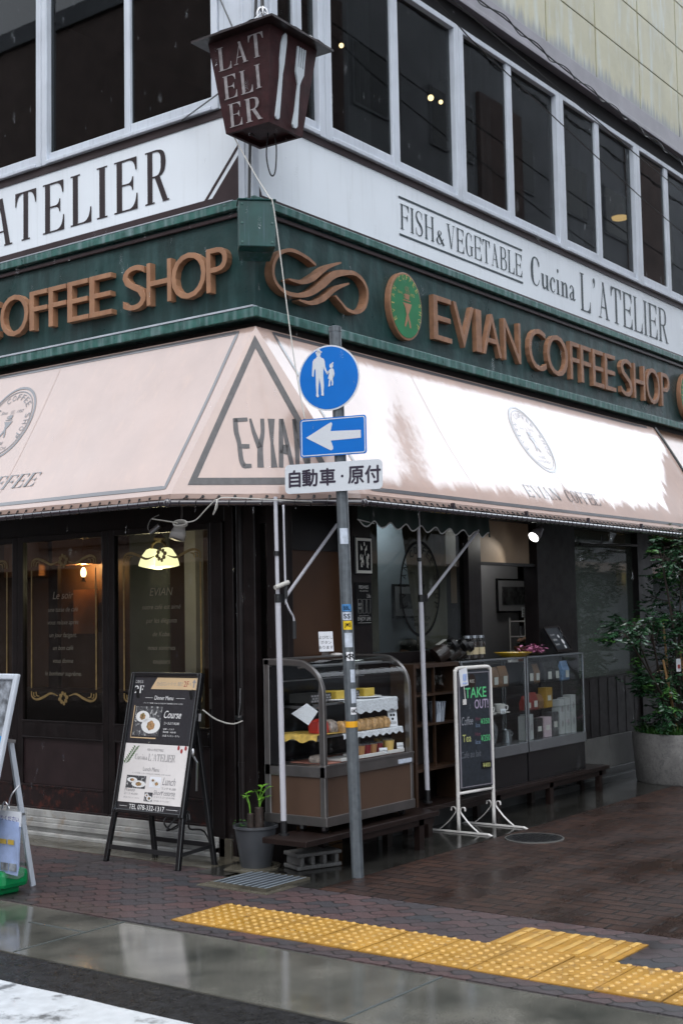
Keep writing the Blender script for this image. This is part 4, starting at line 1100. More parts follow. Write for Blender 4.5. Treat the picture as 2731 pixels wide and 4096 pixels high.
# junction box on the corner
dg = V((-1, -1, 0)).normalized(); du = V((1, -1, 0)).normalized(); bc = V((6.63, 5.58, 4.09))
J = thing('junction_box', bc, 'small green metal box screwed over the corner of the fascia under the hanging lantern', 'junction box')
m_ = MB(); c0 = bc+Z*0.165; m_.obox(c0, du*0.122, Z*0.158, dg*0.07); m_.obox(c0+Z*0.16+dg*0.005, du*0.13, Z*0.006, dg*0.08)
m_.prism([c0+du*0.122-dg*.07-Z*.158, c0-du*0.122-dg*.07-Z*.158, c0-du*.105-dg*.16-Z*.2, c0+du*.105-dg*.16-Z*.2], Z*0.3)
obj('case', m_, 'green_box', J, bevel=0.006)
m_ = MB()
for a in (-0.1, 0.1):
    for b in (-0.13, 0.0, 0.13): m_.lathe(c0+du*a+Z*b+dg*0.07, [(0.008, 0), (0.008, 0.004), (0.0001, 0.006)], 8, axis=dg)
obj('screw', m_, 'green_trim', J)
# ------------------------------------------------------------------ hanging lantern
lc = V((6.475, 5.37, 4.785))
LAN = thing('hanging_lantern', lc, "square tapering maroon lantern lettered L'ATELIER with knife and fork under a flared roof", 'lantern')
hb, ht, hz = 0.178, 0.255, 0.60
rotl = 0.03; la, lb = V((math.cos(rotl), math.sin(rotl), 0)), V((-math.sin(rotl), math.cos(rotl), 0))
def LP(a, b, z, k=1.0): return lc+la*a+lb*b+Z*z
m_ = MB(); B4 = [LP(-hb, -hb, 0), LP(hb, -hb, 0), LP(hb, hb, 0), LP(-hb, hb, 0)]; T4 = [LP(-ht, -ht, hz), LP(ht, -ht, hz), LP(ht, ht, hz), LP(-ht, ht, hz)]
i_ = 0.86
I4 = [LP(-hb*i_, -hb*i_, 0), LP(hb*i_, -hb*i_, 0), LP(hb*i_, hb*i_, 0), LP(-hb*i_, hb*i_, 0)]; U4 = [p+Z*0.03 for p in I4]
m_.raw(B4+T4, [(0,1,5,4),(1,2,6,5),(2,3,7,6),(3,0,4,7),(4,5,6,7)]); m_.raw(B4+I4+U4, [(0,4,5,1),(1,5,6,2),(2,6,7,3),(3,7,4,0),(4,8,9,5),(5,9,10,6),(6,10,11,7),(7,11,8,4),(8,11,10,9)])
obj('body', m_, 'lantern', LAN)
m_ = MB(); he = 0.335; E4 = [LP(-he, -he, hz-0.0), LP(he, -he, hz), LP(he, he, hz), LP(-he, he, hz)]; E5 = [p+Z*0.014 for p in E4]
nseg = 8
for k in range(4):
    a, b = E5[k], E5[(k+1) % 4]; ap = lc+Z*(hz+0.175)
    vs = []
    for i in range(nseg+1):
        q = a.lerp(b, i/nseg); vs += [q+Z*0.008*math.sin(i*2.3), q.lerp(ap, 0.55)-Z*0.02, ap]
    m_.raw(vs, [(3*i, 3*i+3, 3*i+4, 3*i+1) for i in range(nseg)]+[(3*i+1, 3*i+4, 3*i+5, 3*i+2) for i in range(nseg)])
    m_.raw([E4[k], E4[(k+1) % 4], E5[(k+1) % 4], E5[k]], [(0,1,2,3)])
m_.raw(E4, [(3,2,1,0)])
obj('roof', m_, 'lantern_roof', LAN)
m_ = MB(); rc = lc+Z*(hz+0.225)
m_.path([rc+V((0.7*math.cos(a), -0.7*math.cos(a), 1.4*math.sin(a)))*0.035 for a in [2*math.pi*i/20 for i in range(21)]], 0.009, 8, cap=False)
m_.path([rc+V((0.7*math.cos(a)+.35, 0.7*math.cos(a)+.3, 1.4*math.sin(a)+.4))*0.035 for a in [2*math.pi*i/20 for i in range(21)]], 0.008, 8, cap=False)
obj('ring', m_, 'steel', LAN, smooth=True)
def face_frame(c):   # left face c='L' (normal -la), right face c='R' (normal -lb)
    sl = math.atan2(ht-hb, hz)
    if c == 'L': return LP(-hb, 0, 0), -lb, (Z*math.cos(sl)-la*math.sin(sl)).normalized(), (-la*math.cos(sl)-Z*math.sin(sl)).normalized()
    return LP(0, -hb, 0), la, (Z*math.cos(sl)-lb*math.sin(sl)).normalized(), (-lb*math.cos(sl)-Z*math.sin(sl)).normalized()
o0, fu, fv, fn = face_frame('L'); m_ = MB()
def LT(s, a, b, ww, h): put_serif(m_, s, o0+fu*a+fv*b, fu, fv, ww, h, n=fn, lift=0.004, glyphs=GL, gap=0.12)
LT("L", -0.185, 0.405, 0.11, 0.15); LT("A", -0.055, 0.415, 0.12, 0.14); LT("T", 0.075, 0.42, 0.12, 0.15)
LT("E", -0.16, 0.215, 0.11, 0.15); LT("L", -0.02, 0.215, 0.10, 0.15); LT("I", 0.105, 0.225, 0.045, 0.15)
LT("E", -0.135, 0.03, 0.105, 0.15); LT("R", 0.0, 0.03, 0.135, 0.15)
obj('lettering', m_, 'lan_letter', LAN)
o0, fu, fv, fn = face_frame('R')
def FP(a, b): return o0+fu*a+fv*b+fn*0.002
m_ = MB(); m_.prism([FP(a*1.1-0.112, b) for a, b in [(-.016, .05), (-.006, .036), (.01, .036), (.02, .05), (.018, .15), (.014, .33), (.022, .40), (.027, .54), (.022, .585), (.008, .595), (-.008, .575), (-.02, .52), (-.02, .42), (-.012, .36), (-.008, .3), (-.012, .15)]], fn*0.012)
obj('knife', m_, 'cutlery', LAN)
fk = [(-.022, .055), (-.012, .035), (.008, .035), (.02, .055), (.016, .15), (.009, .34), (.018, .375), (.036, .42), (.036, .6), (.027, .6), (.024, .46), (.0165, .46), (.014, .6), (.007, .6), (.005, .46), (-.003, .46), (-.005, .6), (-.012, .6), (-.0145, .46), (-.022, .46), (-.025, .6), (-.034, .6), (-.034, .42), (-.017, .375), (-.007, .34), (-.012, .15)]
m_ = MB(); m_.prism([FP(a*1.25+0.078, b*0.93) for a, b in fk], fn*0.012)
obj('fork', m_, 'cutlery', LAN)
m_ = MB()
for a, b in ((-.5, .2), (.6, -.5)): m_.path([LP(a*hb, b*hb, -0.002), LP(a*hb+.03, b*hb, -0.012), LP(a*hb+.05, b*hb+.02, -0.002)], 0.005, 6)
obj('hook', m_, 'iron', LAN)
br = thing('lantern_bracket', (6.60, 5.60, 4.41), 'black rods rising from the green box that carry the lantern', 'bracket')
m_ = MB(); m_.path([(6.60, 5.615, 4.40), (6.60, 5.60, 4.80), (6.575, 5.50, 5.9)], 0.011, 8); m_.path([(6.575, 5.50, 5.85), (6.475, 5.37, 5.72), (6.475, 5.37, 5.62)], 0.013, 8)
m_.path([(6.575, 5.51, 5.84), (6.53, 5.46, 6.2)], 0.02, 8)
obj('rod', m_, 'black_paint', br)
m_ = MB(); m_.path(smooth_pts([(6.50, 5.36, 4.81), (6.50, 5.375, 4.66), (6.51, 5.36, 4.55), (6.52, 5.34, 4.52), (6.525, 5.32, 4.56), (6.525, 5.31, 4.70), (6.52, 5.32, 4.80)], 5), 0.005, 6)
obj('cable', m_, 'cable', br)
for i, (a, b, lab) in enumerate((((6.72, 6.337, 5.204), (6.33, 5.62, 5.10), 'thin black stay rod from the left window sill to the lantern'), ((6.74, 6.0, 6.05), (6.46, 5.55, 5.44), 'thin stay wire running from the white corner post down to the lantern roof'))):
    m_ = MB().path([a, b], 0.006, 6)
    o = obj('stay_rod', m_, 'cable', loc=a, label=lab, cat='stay rod')
m_ = MB(); m_.path([rc+V((0, 0, .02)), LP(-.2, -.05, hz+.08), LP(-.3, -.1, hz+.03)], 0.004, 6); m_.path([rc+V((0, 0, .02)), LP(.1, -.22, hz+.09), LP(.14, -.3, hz+.04)], 0.004, 6)
obj('tie_wire', m_, 'steel', LAN)
m_ = MB().path(smooth_pts([(6.35, 5.524, 4.776), (6.35, 5.346, 4.483), (6.35, 5.237, 4.315), (6.35, 5.19, 4.193), (6.35, 5.06, 3.295), (6.35, 4.975, 2.853)], 6), 0.0042, 6)
obj('hanging_rope', m_, 'cord_white', label='thin white cord hanging from the lantern past the corner of the awning', cat='rope')

# ------------------------------------------------------------------ awning
A0 = V((6.75, 5.70, 3.61)); P1 = V((6.10, 5.884, 2.43)); P2 = V((7.006, 5.03, 2.43))
NL, NR, NT = V((-0.876, 0, 0.482)), V((0, -0.870, 0.494)), V((-0.663, -0.704, 0.255)).normalized()
NL = (V((6.75, 0, 3.61))-V((6.10, 0, 2.43))).cross(Y).normalized(); NL = NL if NL.x < 0 else -NL
NR = (V((0, 5.70, 3.61))-V((0, 5.03, 2.43))).cross(X).normalized(); NR = NR if NR.y < 0 else -NR
NT = (P1-A0).cross(P2-A0).normalized(); NT = NT if NT.x < 0 else -NT
def tt(p): return max(0, min(1, (3.61-p.z)/1.18))
def disp_R(p):
    """the wet vinyl's sag: a crease near the corner, a water-heavy roll along the lower edge, a pull at the far end"""
    t = tt(p); f = math.sin(math.pi*t)**0.7 if 0 < t < 1 else 0; hx = 6.75+0.256*t
    e = min(1, max(0, (p.x-hx)/0.35))
    soft = 0.012*noise.noise(V((p.x*0.7, t*1.0, 3.1)))-0.014*math.sin(math.pi*t)
    fold = 0.02*math.exp(-((p.x-8.02-0.45*(0.45-t))/0.24)**2)*math.sin(math.pi*min(1, t*1.25) if t < 0.8 else 0)
    tp_ = 0.88+0.035*noise.noise(V((p.x*1.1, 4.4, 2)))-0.05*min(1, max(0, (p.x-9.6)/1.0))*max(0, min(1, (12.2-p.x)/0.8))
    am = 0.012*(0.9+0.25*noise.noise(V((p.x*0.8, 8.4, 5))))
    u = (t-tp_)/(1-tp_) if t > tp_ else (tp_-t)/0.35
    roll = am*(1-u*u*(3-2*u)) if u < 1 else 0
    end = 0.04*math.exp(-((13.4-p.x)/0.42)**2)*math.sin(math.pi*min(1, t*0.9+0.05))
    return e*(f*soft-fold+roll+(end if t < 1 else 0))*(1 if t < 0.999 else 0)
def disp_L(p):
    t = tt(p); f = math.sin(math.pi*t)**0.7; hy = 5.70+0.184*t
    e = min(1, max(0, (p.y-hy)/0.35))
    return e*f*(0.022*noise.noise(V((p.y*1.1, t*1.6, 7.3)))+0.004*noise.noise(V((p.y*5, t*4, 2.7)))-0.02*math.sin(math.pi*t)) + e*0.006*noise.noise(V((p.y*9, t*7, 0.3)))*max(0, t-0.75)*4*math.sin(math.pi*t)
def disp_T(p):
    return 0.0
def panel(name, fe, fo_, nu, nv, disp, nrm, mtl):
    vs = []
    for j in range(nv+1):
        for i in range(nu+1):
            t = j/nv; p = fe(t).lerp(fo_(t), i/nu); vs.append(p+nrm*disp(p))
    fs = [(j*(nu+1)+i, j*(nu+1)+i+1, (j+1)*(nu+1)+i+1, (j+1)*(nu+1)+i) for j in range(nv) for i in range(nu)]
    return obj(name, MB().raw(vs, fs), mtl, AW, smooth=True)
AW = thing('shop_awning', (6.75, 5.70, 2.4), 'wet glossy beige vinyl awning wrapped round the corner with grey EVIAN prints', 'awning')
panel('canopy', lambda t: A0.lerp(P1, t), lambda t: V((6.75-0.65*t, 11.5, 3.61-1.18*t)), 110, 26, disp_L, NL, 'awning')
panel('canopy', lambda t: A0.lerp(P2, t), lambda t: V((13.40, 5.70-0.67*t, 3.61-1.18*t)), 190, 44, disp_R, NR, 'awning_right')
panel('canopy', lambda t: A0.lerp(P1, t), lambda t: A0.lerp(P2, t), 24, 24, disp_T, NT, 'awning')
m_ = MB()
for a, b in (((6.10, 11.5, 2.43), P1), (P1, P2), (P2, (13.4, 5.03, 2.43))):
    a, b = V(a), V(b); n = max(2, int((b-a).length/0.1)); q = [a.lerp(b, i/n)+Z*0.003*math.sin(i*1.3) for i in range(n+1)]
    m_.raw([p for p in q]+[p-Z*0.032 for p in q], [(i, i+1, n+2+i, n+1+i) for i in range(n)])
obj('hem', m_, 'awning', AW)
def dense(pts, step=0.05):
    out = []
    for a, b in zip(pts[:-1], pts[1:]):
        a, b = V(a), V(b); n = max(1, int((b-a).length/step)); out += [a.lerp(b, i/n) for i in range(n)]
    return out+[V(pts[-1])]
def onL(y, z): return V((6.75-0.65*(3.61-z)/1.18, y, z))
def onR(x, z): return V((x, 5.70-0.67*(3.61-z)/1.18, z))
def wrapL(p): return p+NL*disp_L(p)
def wrapR(p): return p+NR*disp_R(p)
def band(mb, pts, wdt, nrm, wrap, lift=0.003):
    tmp = MB().ribbon(dense(pts, 0.04), wdt, nrm); mb.raw([wrap(V(p))+nrm*lift for p in tmp.v], tmp.f)
m_ = MB()   # prints on the left panel
band(m_, [onL(11.4, 3.585), onL(5.845, 3.585), onL(5.957, 2.478), onL(11.4, 2.478)], 0.03, NL, wrapL)
uL, vL = -Y, (V((6.75, 0, 3.61))-V((6.10, 0, 2.43))).normalized()
cL = onL(8.02, 3.16); 
for k, wd in ((1.0, 0.022), (0.9, 0.009)):
    q = [wrapL(cL+uL*0.275*k*math.cos(a)+vL*0.335*k*math.sin(a))+NL*0.003 for a in [2*math.pi*i/60 for i in range(60)]]; m_.ribbon(q+[q[0]], wd, NL)
arc_text(m_, "EVIAN COFFEE SHOP", cL, uL, vL, NL, 0.275*0.67, 0.335*0.67, 205, -30, 0.055, lift=0.003, warp=wrapL)
barista(m_, cL+vL*0.02, uL, vL, NL, 0.15, lift=0.003, warp=wrapL)
put_text(m_, "Since", cL+uL*-0.13+vL*0.10, uL, vL, w=0.075, h=0.03, n=NL, warp=wrapL, shear=0.3); put_text(m_, "1952", cL+uL*0.055+vL*0.10, uL, vL, w=0.075, h=0.028, n=NL, warp=wrapL, shear=0.3)
put_text(m_, "KOBE", cL+uL*-0.06+vL*-0.2, uL, vL, w=0.12, h=0.03, n=NL, warp=wrapL); put_text(m_, "MOTOMACHI", cL+uL*-0.12+vL*-0.25, uL, vL, w=0.24, h=0.03, n=NL, warp=wrapL)
put_serif(m_, "FEE", onL(7.705, 2.603), uL, vL, 0.355, 0.122, n=NL, warp=wrapL, slant=0.22, gap=0.1)
put_serif(m_, "EVIA", onL(8.62, 2.603), uL, vL, 0.38, 0.122, n=NL, warp=wrapL, slant=0.22, gap=0.1); put_serif(m_, "C", onL(8.05, 2.603), uL, vL, 0.12, 0.122, n=NL, warp=wrapL, slant=0.22)
put_serif(m_, "F", onL(7.82, 2.603), uL, vL, 0.10, 0.122, n=NL, warp=wrapL, slant=0.22)
obj('print', m_, 'awning_print', AW)
m_ = MB()   # prints on the right panel
band(m_, [onR(13.2, 3.585), onR(6.92, 3.585), onR(7.16, 2.472), onR(13.2, 2.472)], 0.03, NR, wrapR)
uR, vR = X, (V((0, 5.70, 3.61))-V((0, 5.03, 2.43))).normalized()
cR = onR(10.165, 3.14)
for k, wd in ((1.0, 0.022), (0.9, 0.009)):
    q = [wrapR(cR+uR*0.275*k*math.cos(a)+vR*0.345*k*math.sin(a))+NR*0.003 for a in [2*math.pi*i/60 for i in range(60)]]; m_.ribbon(q+[q[0]], wd, NR)
arc_text(m_, "EVIAN COFFEE SHOP", cR, uR, vR, NR, 0.275*0.67, 0.345*0.67, 205, -30, 0.055, lift=0.003, warp=wrapR)
barista(m_, cR+vR*0.02, uR, vR, NR, 0.15, lift=0.003, warp=wrapR)
put_text(m_, "Since", cR+uR*-0.13+vR*0.10, uR, vR, w=0.075, h=0.03, n=NR, warp=wrapR); put_text(m_, "1952", cR+uR*0.055+vR*0.10, uR, vR, w=0.075, h=0.028, n=NR, warp=wrapR)
put_text(m_, "KOBE", cR+uR*-0.06+vR*-0.2, uR, vR, w=0.12, h=0.03, n=NR, warp=wrapR); put_text(m_, "MOTOMACHI", cR+uR*-0.12+vR*-0.25, uR, vR, w=0.24, h=0.03, n=NR, warp=wrapR)
put_serif(m_, "EVIAN", onR(9.45, 2.565), uR, vR, 0.58, 0.125, n=NR, warp=wrapR, glyphs={**GLT, 'N': (0.7, [st(0.08, 0.12), st(0.56, 0.6), rb([(0.1, 1), (0.58, 0)], [0.13, 0.13]), sf(0, 0.2, 0), sf(0.48, 0.7, 0.972), sf(0, 0.14, 0.972)])})
put_serif(m_, "COFFEE", onR(10.16, 2.565), uR, vR, 0.63, 0.125, n=NR, warp=wrapR, glyphs={**GLT, 'O': (0.64, [rb([(0.32, .985), (.17, .9), (.1, .5), (.17, .1), (.32, .015), (.47, .1), (.54, .5), (.47, .9), (.32, .985)], [.035, .07, .11, .07, .035, .07, .11, .07, .035])])})
obj('print', m_, 'print_right', AW)
m_ = MB()   # stitched seams
for x0 in (8.59, 10.225, 11.95, 13.30):
    q = [wrapR(p)+NR*0.0015 for p in dense([onR(x0-.02, 3.6), onR(x0+.015, 2.45)], 0.05)]; m_.ribbon(q, 0.006, NR)
for y0 in (7.66, 9.4):
    q = [wrapL(p)+NL*0.0015 for p in dense([onL(y0-.02, 3.6), onL(y0+.03, 2.45)], 0.05)]; m_.ribbon(q, 0.005, NL)
obj('seam', m_, 'awning_seam', AW)
m_ = MB()   # triangle and hand-drawn name on the corner panel
def onT(p): return V(p)+NT*0.003
onpl = lambda p: V(p)-NT*((V(p)-A0).dot(NT))
tA, tB, tC = V((6.729, 5.689, 3.545)), V((6.191, 5.819, 2.49)), V((6.905, 5.149, 2.493))
tA, tB, tC = onpl(tA), onpl(tB), onpl(tC); tc = (tA+tB+tC)/3
def inset(p, k): return p.lerp(tc, k)
for a, b in ((tA, tB), (tB, tC), (tC, tA)):
    a2, b2 = inset(a, 0.135), inset(b, 0.135); m_.raw([onT(a), onT(b), onT(b2), onT(a2)], [(0, 1, 2, 3)])
uT = (P2-P1).normalized(); vT = NT.cross(uT); vT = vT if vT.z > 0 else -vT
oT = onpl((6.478, 5.651, 2.597)); 
def TP(a, b): return oT+uT*a+vT*b+NT*0.003
hgt = 0.348
def hand(pts, ws):
    q = smooth_pts([TP(a, b*hgt) for a, b in pts], 4); m_.ribbon(q, [x_*1.2 for x_ in interp(ws, len(q))], NT)
hand([(0.0, 1), (0.004, .72), (0.02, .5), (0.03, .15), (0.05, .02)], [.026, .027, .024, .026, .03]); hand([(-0.01, .965), (0.04, .975), (0.082, .985)], [.024, .024, .022]); hand([(0.02, .43), (0.06, .43), (0.088, .43)], [.026, .026, .024]); hand([(0.04, .03), (0.07, .03), (0.096, .035)], [.026, .026, .022])
hand([(0.10, 1), (0.12, .72), (0.155, .4)], [.012, .022, .03]); hand([(0.18, 1), (0.178, .7), (0.158, .4), (0.155, .0)], [.022, .022, .03, .036])
hand([(0.24, 1), (0.238, .5), (0.245, .0)], [.04, .016, .036])
hand([(0.305, 1), (0.298, .5), (0.29, .0)], [.022, .026, .026]); hand([(0.312, 1), (0.338, .5), (0.365, .0)], [.016, .024, .024]); hand([(0.29, .38), (0.345, .36)], [.05, .06])
hand([(0.392, 1), (0.402, .5), (0.40, .0)], [.02, .026, .022]); hand([(0.395, 1), (0.43, .55), (0.468, .05)], [.016, .04, .03]); hand([(0.46, 1), (0.475, .6), (0.47, .05)], [.014, .02, .03])
obj('print', m_, 'print_corner', AW)
bar_pts = [V((6.055, 11.5, 2.368)), V((6.055, 5.865, 2.368)), V((6.985, 4.99, 2.366)), V((13.45, 4.99, 2.358))]
m_ = MB()
for a, b in zip(bar_pts[:-1], bar_pts[1:]): m_.path([a, b], 0.021, 12)
for p in bar_pts[1:3]: m_.ell(p, 0.028, 0.028, 0.03)
for x in (8.1, 9.2, 10.3, 11.4): m_.obox((x, 4.995, 2.40), (0.012, 0, 0), (0, 0.012, 0), (0, 0, 0.03))
for y in (7.6,): m_.obox((6.06, y, 2.40), (0.012, 0, 0), (0, 0.012, 0), (0, 0, 0.03))
obj('front_bar', m_, 'bar_purple', AW, smooth='auto')
rope = MB(); eye = MB()
for a, b, pa, pb, stp in ((bar_pts[1], bar_pts[0], P1, V((6.10, 11.5, 2.43)), 0.093), (bar_pts[1], bar_pts[2], P1, P2, 0.105), (bar_pts[2], bar_pts[3], P2, V((13.4, 5.03, 2.43)), 0.078)):
    L = (b-a).length; n = int(L/stp); out = NL if a is bar_pts[1] and b is bar_pts[0] else (NT if b is bar_pts[2] else NR)
    for i in range(1, n):
        f = i/n; f2 = (i-0.35)/n; e = pa.lerp(pb, f)-Z*0.016+out*0.004; c = a.lerp(b, f2); oh = V((out.x, out.y, 0)).normalized()
        rope.path([e, c+oh*0.022+Z*0.006, c+oh*0.016-Z*0.016, c-Z*0.022], 0.0038, 5)
        eye.lathe(e-out*0.004, [(0.010, 0), (0.010, 0.003), (0.0001, 0.003)], 10, axis=out)
obj('lacing', rope, 'cable', AW); obj('eyelet', eye, 'iron', AW)
m_ = MB(); m_.path([wrapR(p)+NR*0.01 for p in dense([onR(13.42, 3.6), onR(13.42, 2.42)], 0.1)], 0.014, 8)
obj('edge_rope', m_, 'cable', AW)
A2 = thing('side_awning', (13.6, 5.7, 2.4), 'second duller brown awning starting beyond the right end of the glossy beige awning', 'awning')
vs = []
for j in range(9):
    for i in range(21):
        t = j/8; p = V((13.5+5*i/20, 5.74-0.75*t, 3.62-1.3*t)); vs.append(p+V((0, -0.03*math.sin(math.pi*t), 0)))
obj('canopy', MB().raw(vs, [(j*21+i, j*21+i+1, (j+1)*21+i+1, (j+1)*21+i) for j in range(8) for i in range(20)]), 'awning_dark', A2, smooth=True)
obj('front_bar', MB().path([(13.5, 4.96, 2.30), (18.5, 4.96, 2.30)], 0.02, 10), 'bar_purple', A2)
# overhead cables
def cable(pts, r, lab, tw=0):
    q = smooth_pts(pts, 6); m_ = MB(); m_.path(q, r, 6)
    if tw:
        d = []; L = 0
        for i, p in enumerate(dense(q, 0.04)): d.append(p+V((0, math.cos(i*0.5), math.sin(i*0.5)))*tw)
        m_.path(d, r*0.8, 5)
    obj('overhead_cable', m_, 'cable', label=lab, cat='cable', group='overhead cables')
cable([(5.2, 5.2, 7.2), (8.369, 5.2, 6.377), (8.924, 5.2, 6.241), (9.491, 5.2, 6.153), (10.437, 5.2, 6.01), (11.594, 5.2, 5.841), (13.242, 5.2, 5.64), (18, 5.2, 5.2)], 0.0055, 'thin single cable crossing the upper windows lowest on the right')
cable([(6.4, 5.2, 6.66), (8.62, 5.2, 6.471), (9.805, 5.2, 6.373), (11.209, 5.2, 6.263), (12.701, 5.2, 6.134), (18, 5.2, 5.8)], 0.006, 'single black cable sagging just under the grey beam')
cable([(7, 5.45, 6.93), (9.429, 5.45, 6.875), (9.99, 5.45, 6.865), (10.819, 5.45, 6.80), (12.289, 5.45, 6.737), (13.962, 5.45, 6.651), (18, 5.45, 6.5)], 0.007, 'twisted cable pair running along the grey beam above the windows', tw=0.02)
# the lit lamps upstairs
for i, (p, lab) in enumerate((((10.726, 6.75, 6.737), 'round warm ceiling bulb glowing behind the second upper window from the corner'), ((10.912, 6.75, 6.752), 'smaller pale ceiling bulb just right of the round warm bulb upstairs'), ((9.535, 6.75, 6.753), 'small ceiling bulb glowing behind the upper pane above the lantern'), ((9.242, 6.75, 6.755), 'ceiling bulb nearest the corner, seen just right of the lantern'))):
    t = thing('ceiling_bulb', V(p), lab, 'bulb', 'bulbs lit in the upstairs room')
    obj('glow', MB().ell(p, 0.022 if i else 0.03, 0.022 if i else 0.03, 0.022 if i else 0.03, 12, 8), 'bulb_warm', t, smooth=True)
    obj('socket', MB().lathe(V(p)+Z*0.02, [(0.012, 0), (0.014, 0.05), (0.004, 0.06), (0.003, 0.65)], 10), 'iron', t)
t = thing('pendant_lamp', (14.54, 6.5, 6.387), 'small orange pendant lamp glowing behind a right-hand upper window', 'lamp')
obj('shade', MB().lathe((14.54, 6.5, 6.387), [(0.10, 0.0), (0.105, 0.02), (0.06, 0.10), (0.03, 0.16)], 20), 'terracotta', t, smooth=True)
obj('glow', MB().lathe((14.54, 6.5, 6.36), [(0.09, 0.0), (0.10, 0.028), (0.0001, 0.029)], 20), 'bulb_glow', t)

# ------------------------------------------------------------------ road-sign post
PB = V((6.725, 4.909, 0)); PT = V((6.655, 4.955, 3.475))
SP = thing('sign_post', PB, 'grey steel post carrying the blue pedestrian sign, blue arrow sign and white plate', 'sign post')
def PA(z): return PB.lerp(PT, z/3.475)
m_ = MB(); m_.path([PB, PT], 0.038, 28); m_.lathe(PT, [(0.041, -0.03), (0.041, 0.0), (0.03, 0.006), (0.0001, 0.007)], 24)
obj('pole', m_, 'pole_galv', SP, smooth='auto')
m_ = MB(); m_.path([PA(0.93), PA(0.968)], 0.0395, 28, cap=False)
obj('reflective_band', m_, 'band_orange', SP, smooth=True)
an = R(14); SU = V((math.sin(an), -math.cos(an), 0)); SN = V((-math.cos(an), -math.sin(an), 0)); s0 = V((6.668, 4.944, 0))+SN*0.046
def SQ(u, z, l=0.0): return s0+SU*u+Z*z+SN*l
def disc(mb, u, z, r, l, th, n=48): mb.lathe(SQ(u, z, l), [(r, 0), (r, th), (0.0001, th)], n, axis=SN)
m_ = MB(); disc(m_, -0.046, 3.143, 0.212, 0.0, 0.004)
g1 = obj('pedestrian_sign', m_, 'sign_plate', SP)
m_ = MB(); disc(m_, -0.046, 3.143, 0.202, 0.004, 0.0012)
obj('blue_face', m_, 'sign_blue', g1)
def figure(mb, pts, ou, oz, k, l=0.0066):
    mb.prism([SQ(ou+a*k, oz+b*k, l) for a, b in pts], SN*0.0008)
def ring_pts(cx, cy, rx, ry, n=14): return [(cx+rx*math.cos(2*math.pi*i/n), cy+ry*math.sin(2*math.pi*i/n)) for i in range(n)]
m_ = MB(); ou, oz, k = -0.265, 3.375, 0.001   # figure traced in mm-like units, origin near the sign's upper left
man = [(118, -128), (128, -112), (146, -104), (146, -96), (180, -96), (180, -104), (200, -112), (208, -130), (212, -170), (232, -222), (226, -228), (204, -190), (198, -168), (196, -230), (200, -300), (196, -345), (198, -352), (196, -372), (178, -366), (180, -350), (176, -300), (166, -240), (160, -300), (156, -350), (160, -372), (152, -380), (140, -368), (142, -345), (140, -290), (140, -230), (138, -175), (128, -190), (124, -230), (118, -234), (112, -225), (114, -180)]
sc = 0.93
def FG(pts): figure(m_, [(a*sc, b*sc) for a, b in pts], ou, oz, k)
FG(man); FG(ring_pts(163, -76, 17, 22)); FG([(140, -66), (150, -58), (154, -44), (172, -44), (178, -58), (190, -64), (188, -70), (142, -72)])
kid = [(246, -192), (252, -186), (266, -186), (274, -194), (280, -222), (276, -244), (270, -238), (270, -216), (272, -250), (266, -256), (270, -285), (266, -306), (256, -304), (260, -285), (254, -262), (246, -285), (246, -306), (234, -312), (232, -306), (236, -285), (240, -258), (230, -254), (242, -214), (226, -206), (222, -220), (228, -224), (240, -205)]
FG(kid); FG(ring_pts(257, -168, 14, 16)); FG([(244, -158), (256, -154), (262, -148), (272, -142), (274, -152), (268, -158), (262, -162)])
obj('figures', m_, 'sign_plate', g1)
def rrect(u0, u1, z0, z1, r, n=5):
    out = []
    for cx, cz, a0 in ((u1-r, z1-r, 0), (u0+r, z1-r, 90), (u0+r, z0+r, 180), (u1-r, z0+r, 270)):
        out += [(cx+r*math.cos(R(a0+90*i/n)), cz+r*math.sin(R(a0+90*i/n))) for i in range(n+1)]
    return out
def plate(mb, pts, l, th): mb.prism([SQ(a, b, l) for a, b in pts], SN*th)
m_ = MB(); plate(m_, rrect(-0.252, 0.203, 2.642, 2.888, 0.018), 0.0, 0.004)
g2 = obj('arrow_sign', m_, 'sign_blue', SP)
m_ = MB(); a_ = rrect(-0.242, 0.193, 2.652, 2.878, 0.014); q = [SQ(a, b, 0.0045) for a, b in a_]; m_.ribbon(q+[q[0]], 0.006, SN, 0.0008)
plate(m_, [(-.212, 2.768), (-.05, 2.851), (-.034, 2.856), (-.028, 2.845), (-.04, 2.800), (.166, 2.793), (.166, 2.743), (-.04, 2.739), (-.024, 2.697), (-.026, 2.682), (-.04, 2.676), (-.056, 2.684)], 0.0045, 0.0008)
obj('arrow', m_, 'sign_plate', g2)
m_ = MB(); plate(m_, rrect(-0.364, 0.305, 2.414, 2.601, 0.03), 0.0, 0.004)
g3 = obj('text_plate', m_, 'sign_plate', SP)
m_ = MB(); 
for ch, u0, u1 in (("自", -.335, -.252), ("動", -.242, -.132), ("車", -.12, -.008), ("原", .075, .185), ("付", .19, .298)):
    for q_, (dx_, dz_) in enumerate(((0, 0), (.003, 0), (-.003, 0), (0, .003), (0, -.003))): put_text(m_, ch, SQ(u0+dx_, 2.455+dz_, 0.0045), SU, Z, w=(u1-u0)*0.95, h=0.108, n=SN, lift=0.0006+.00015*q_)
plate(m_, ring_pts(0.034, 2.508, 0.009, 0.009), 0.0045, 0.0006)
obj('lettering', m_, 'sign_ink', g3)
m_ = MB()
for z in (3.0, 3.28, 2.68, 2.85, 2.47, 2.55): m_.path([PA(z)-V((0, 0, .012)), PA(z)+V((0, 0, .012))], 0.0415, 20)
obj('clamp', m_, 'steel_dark', SP)
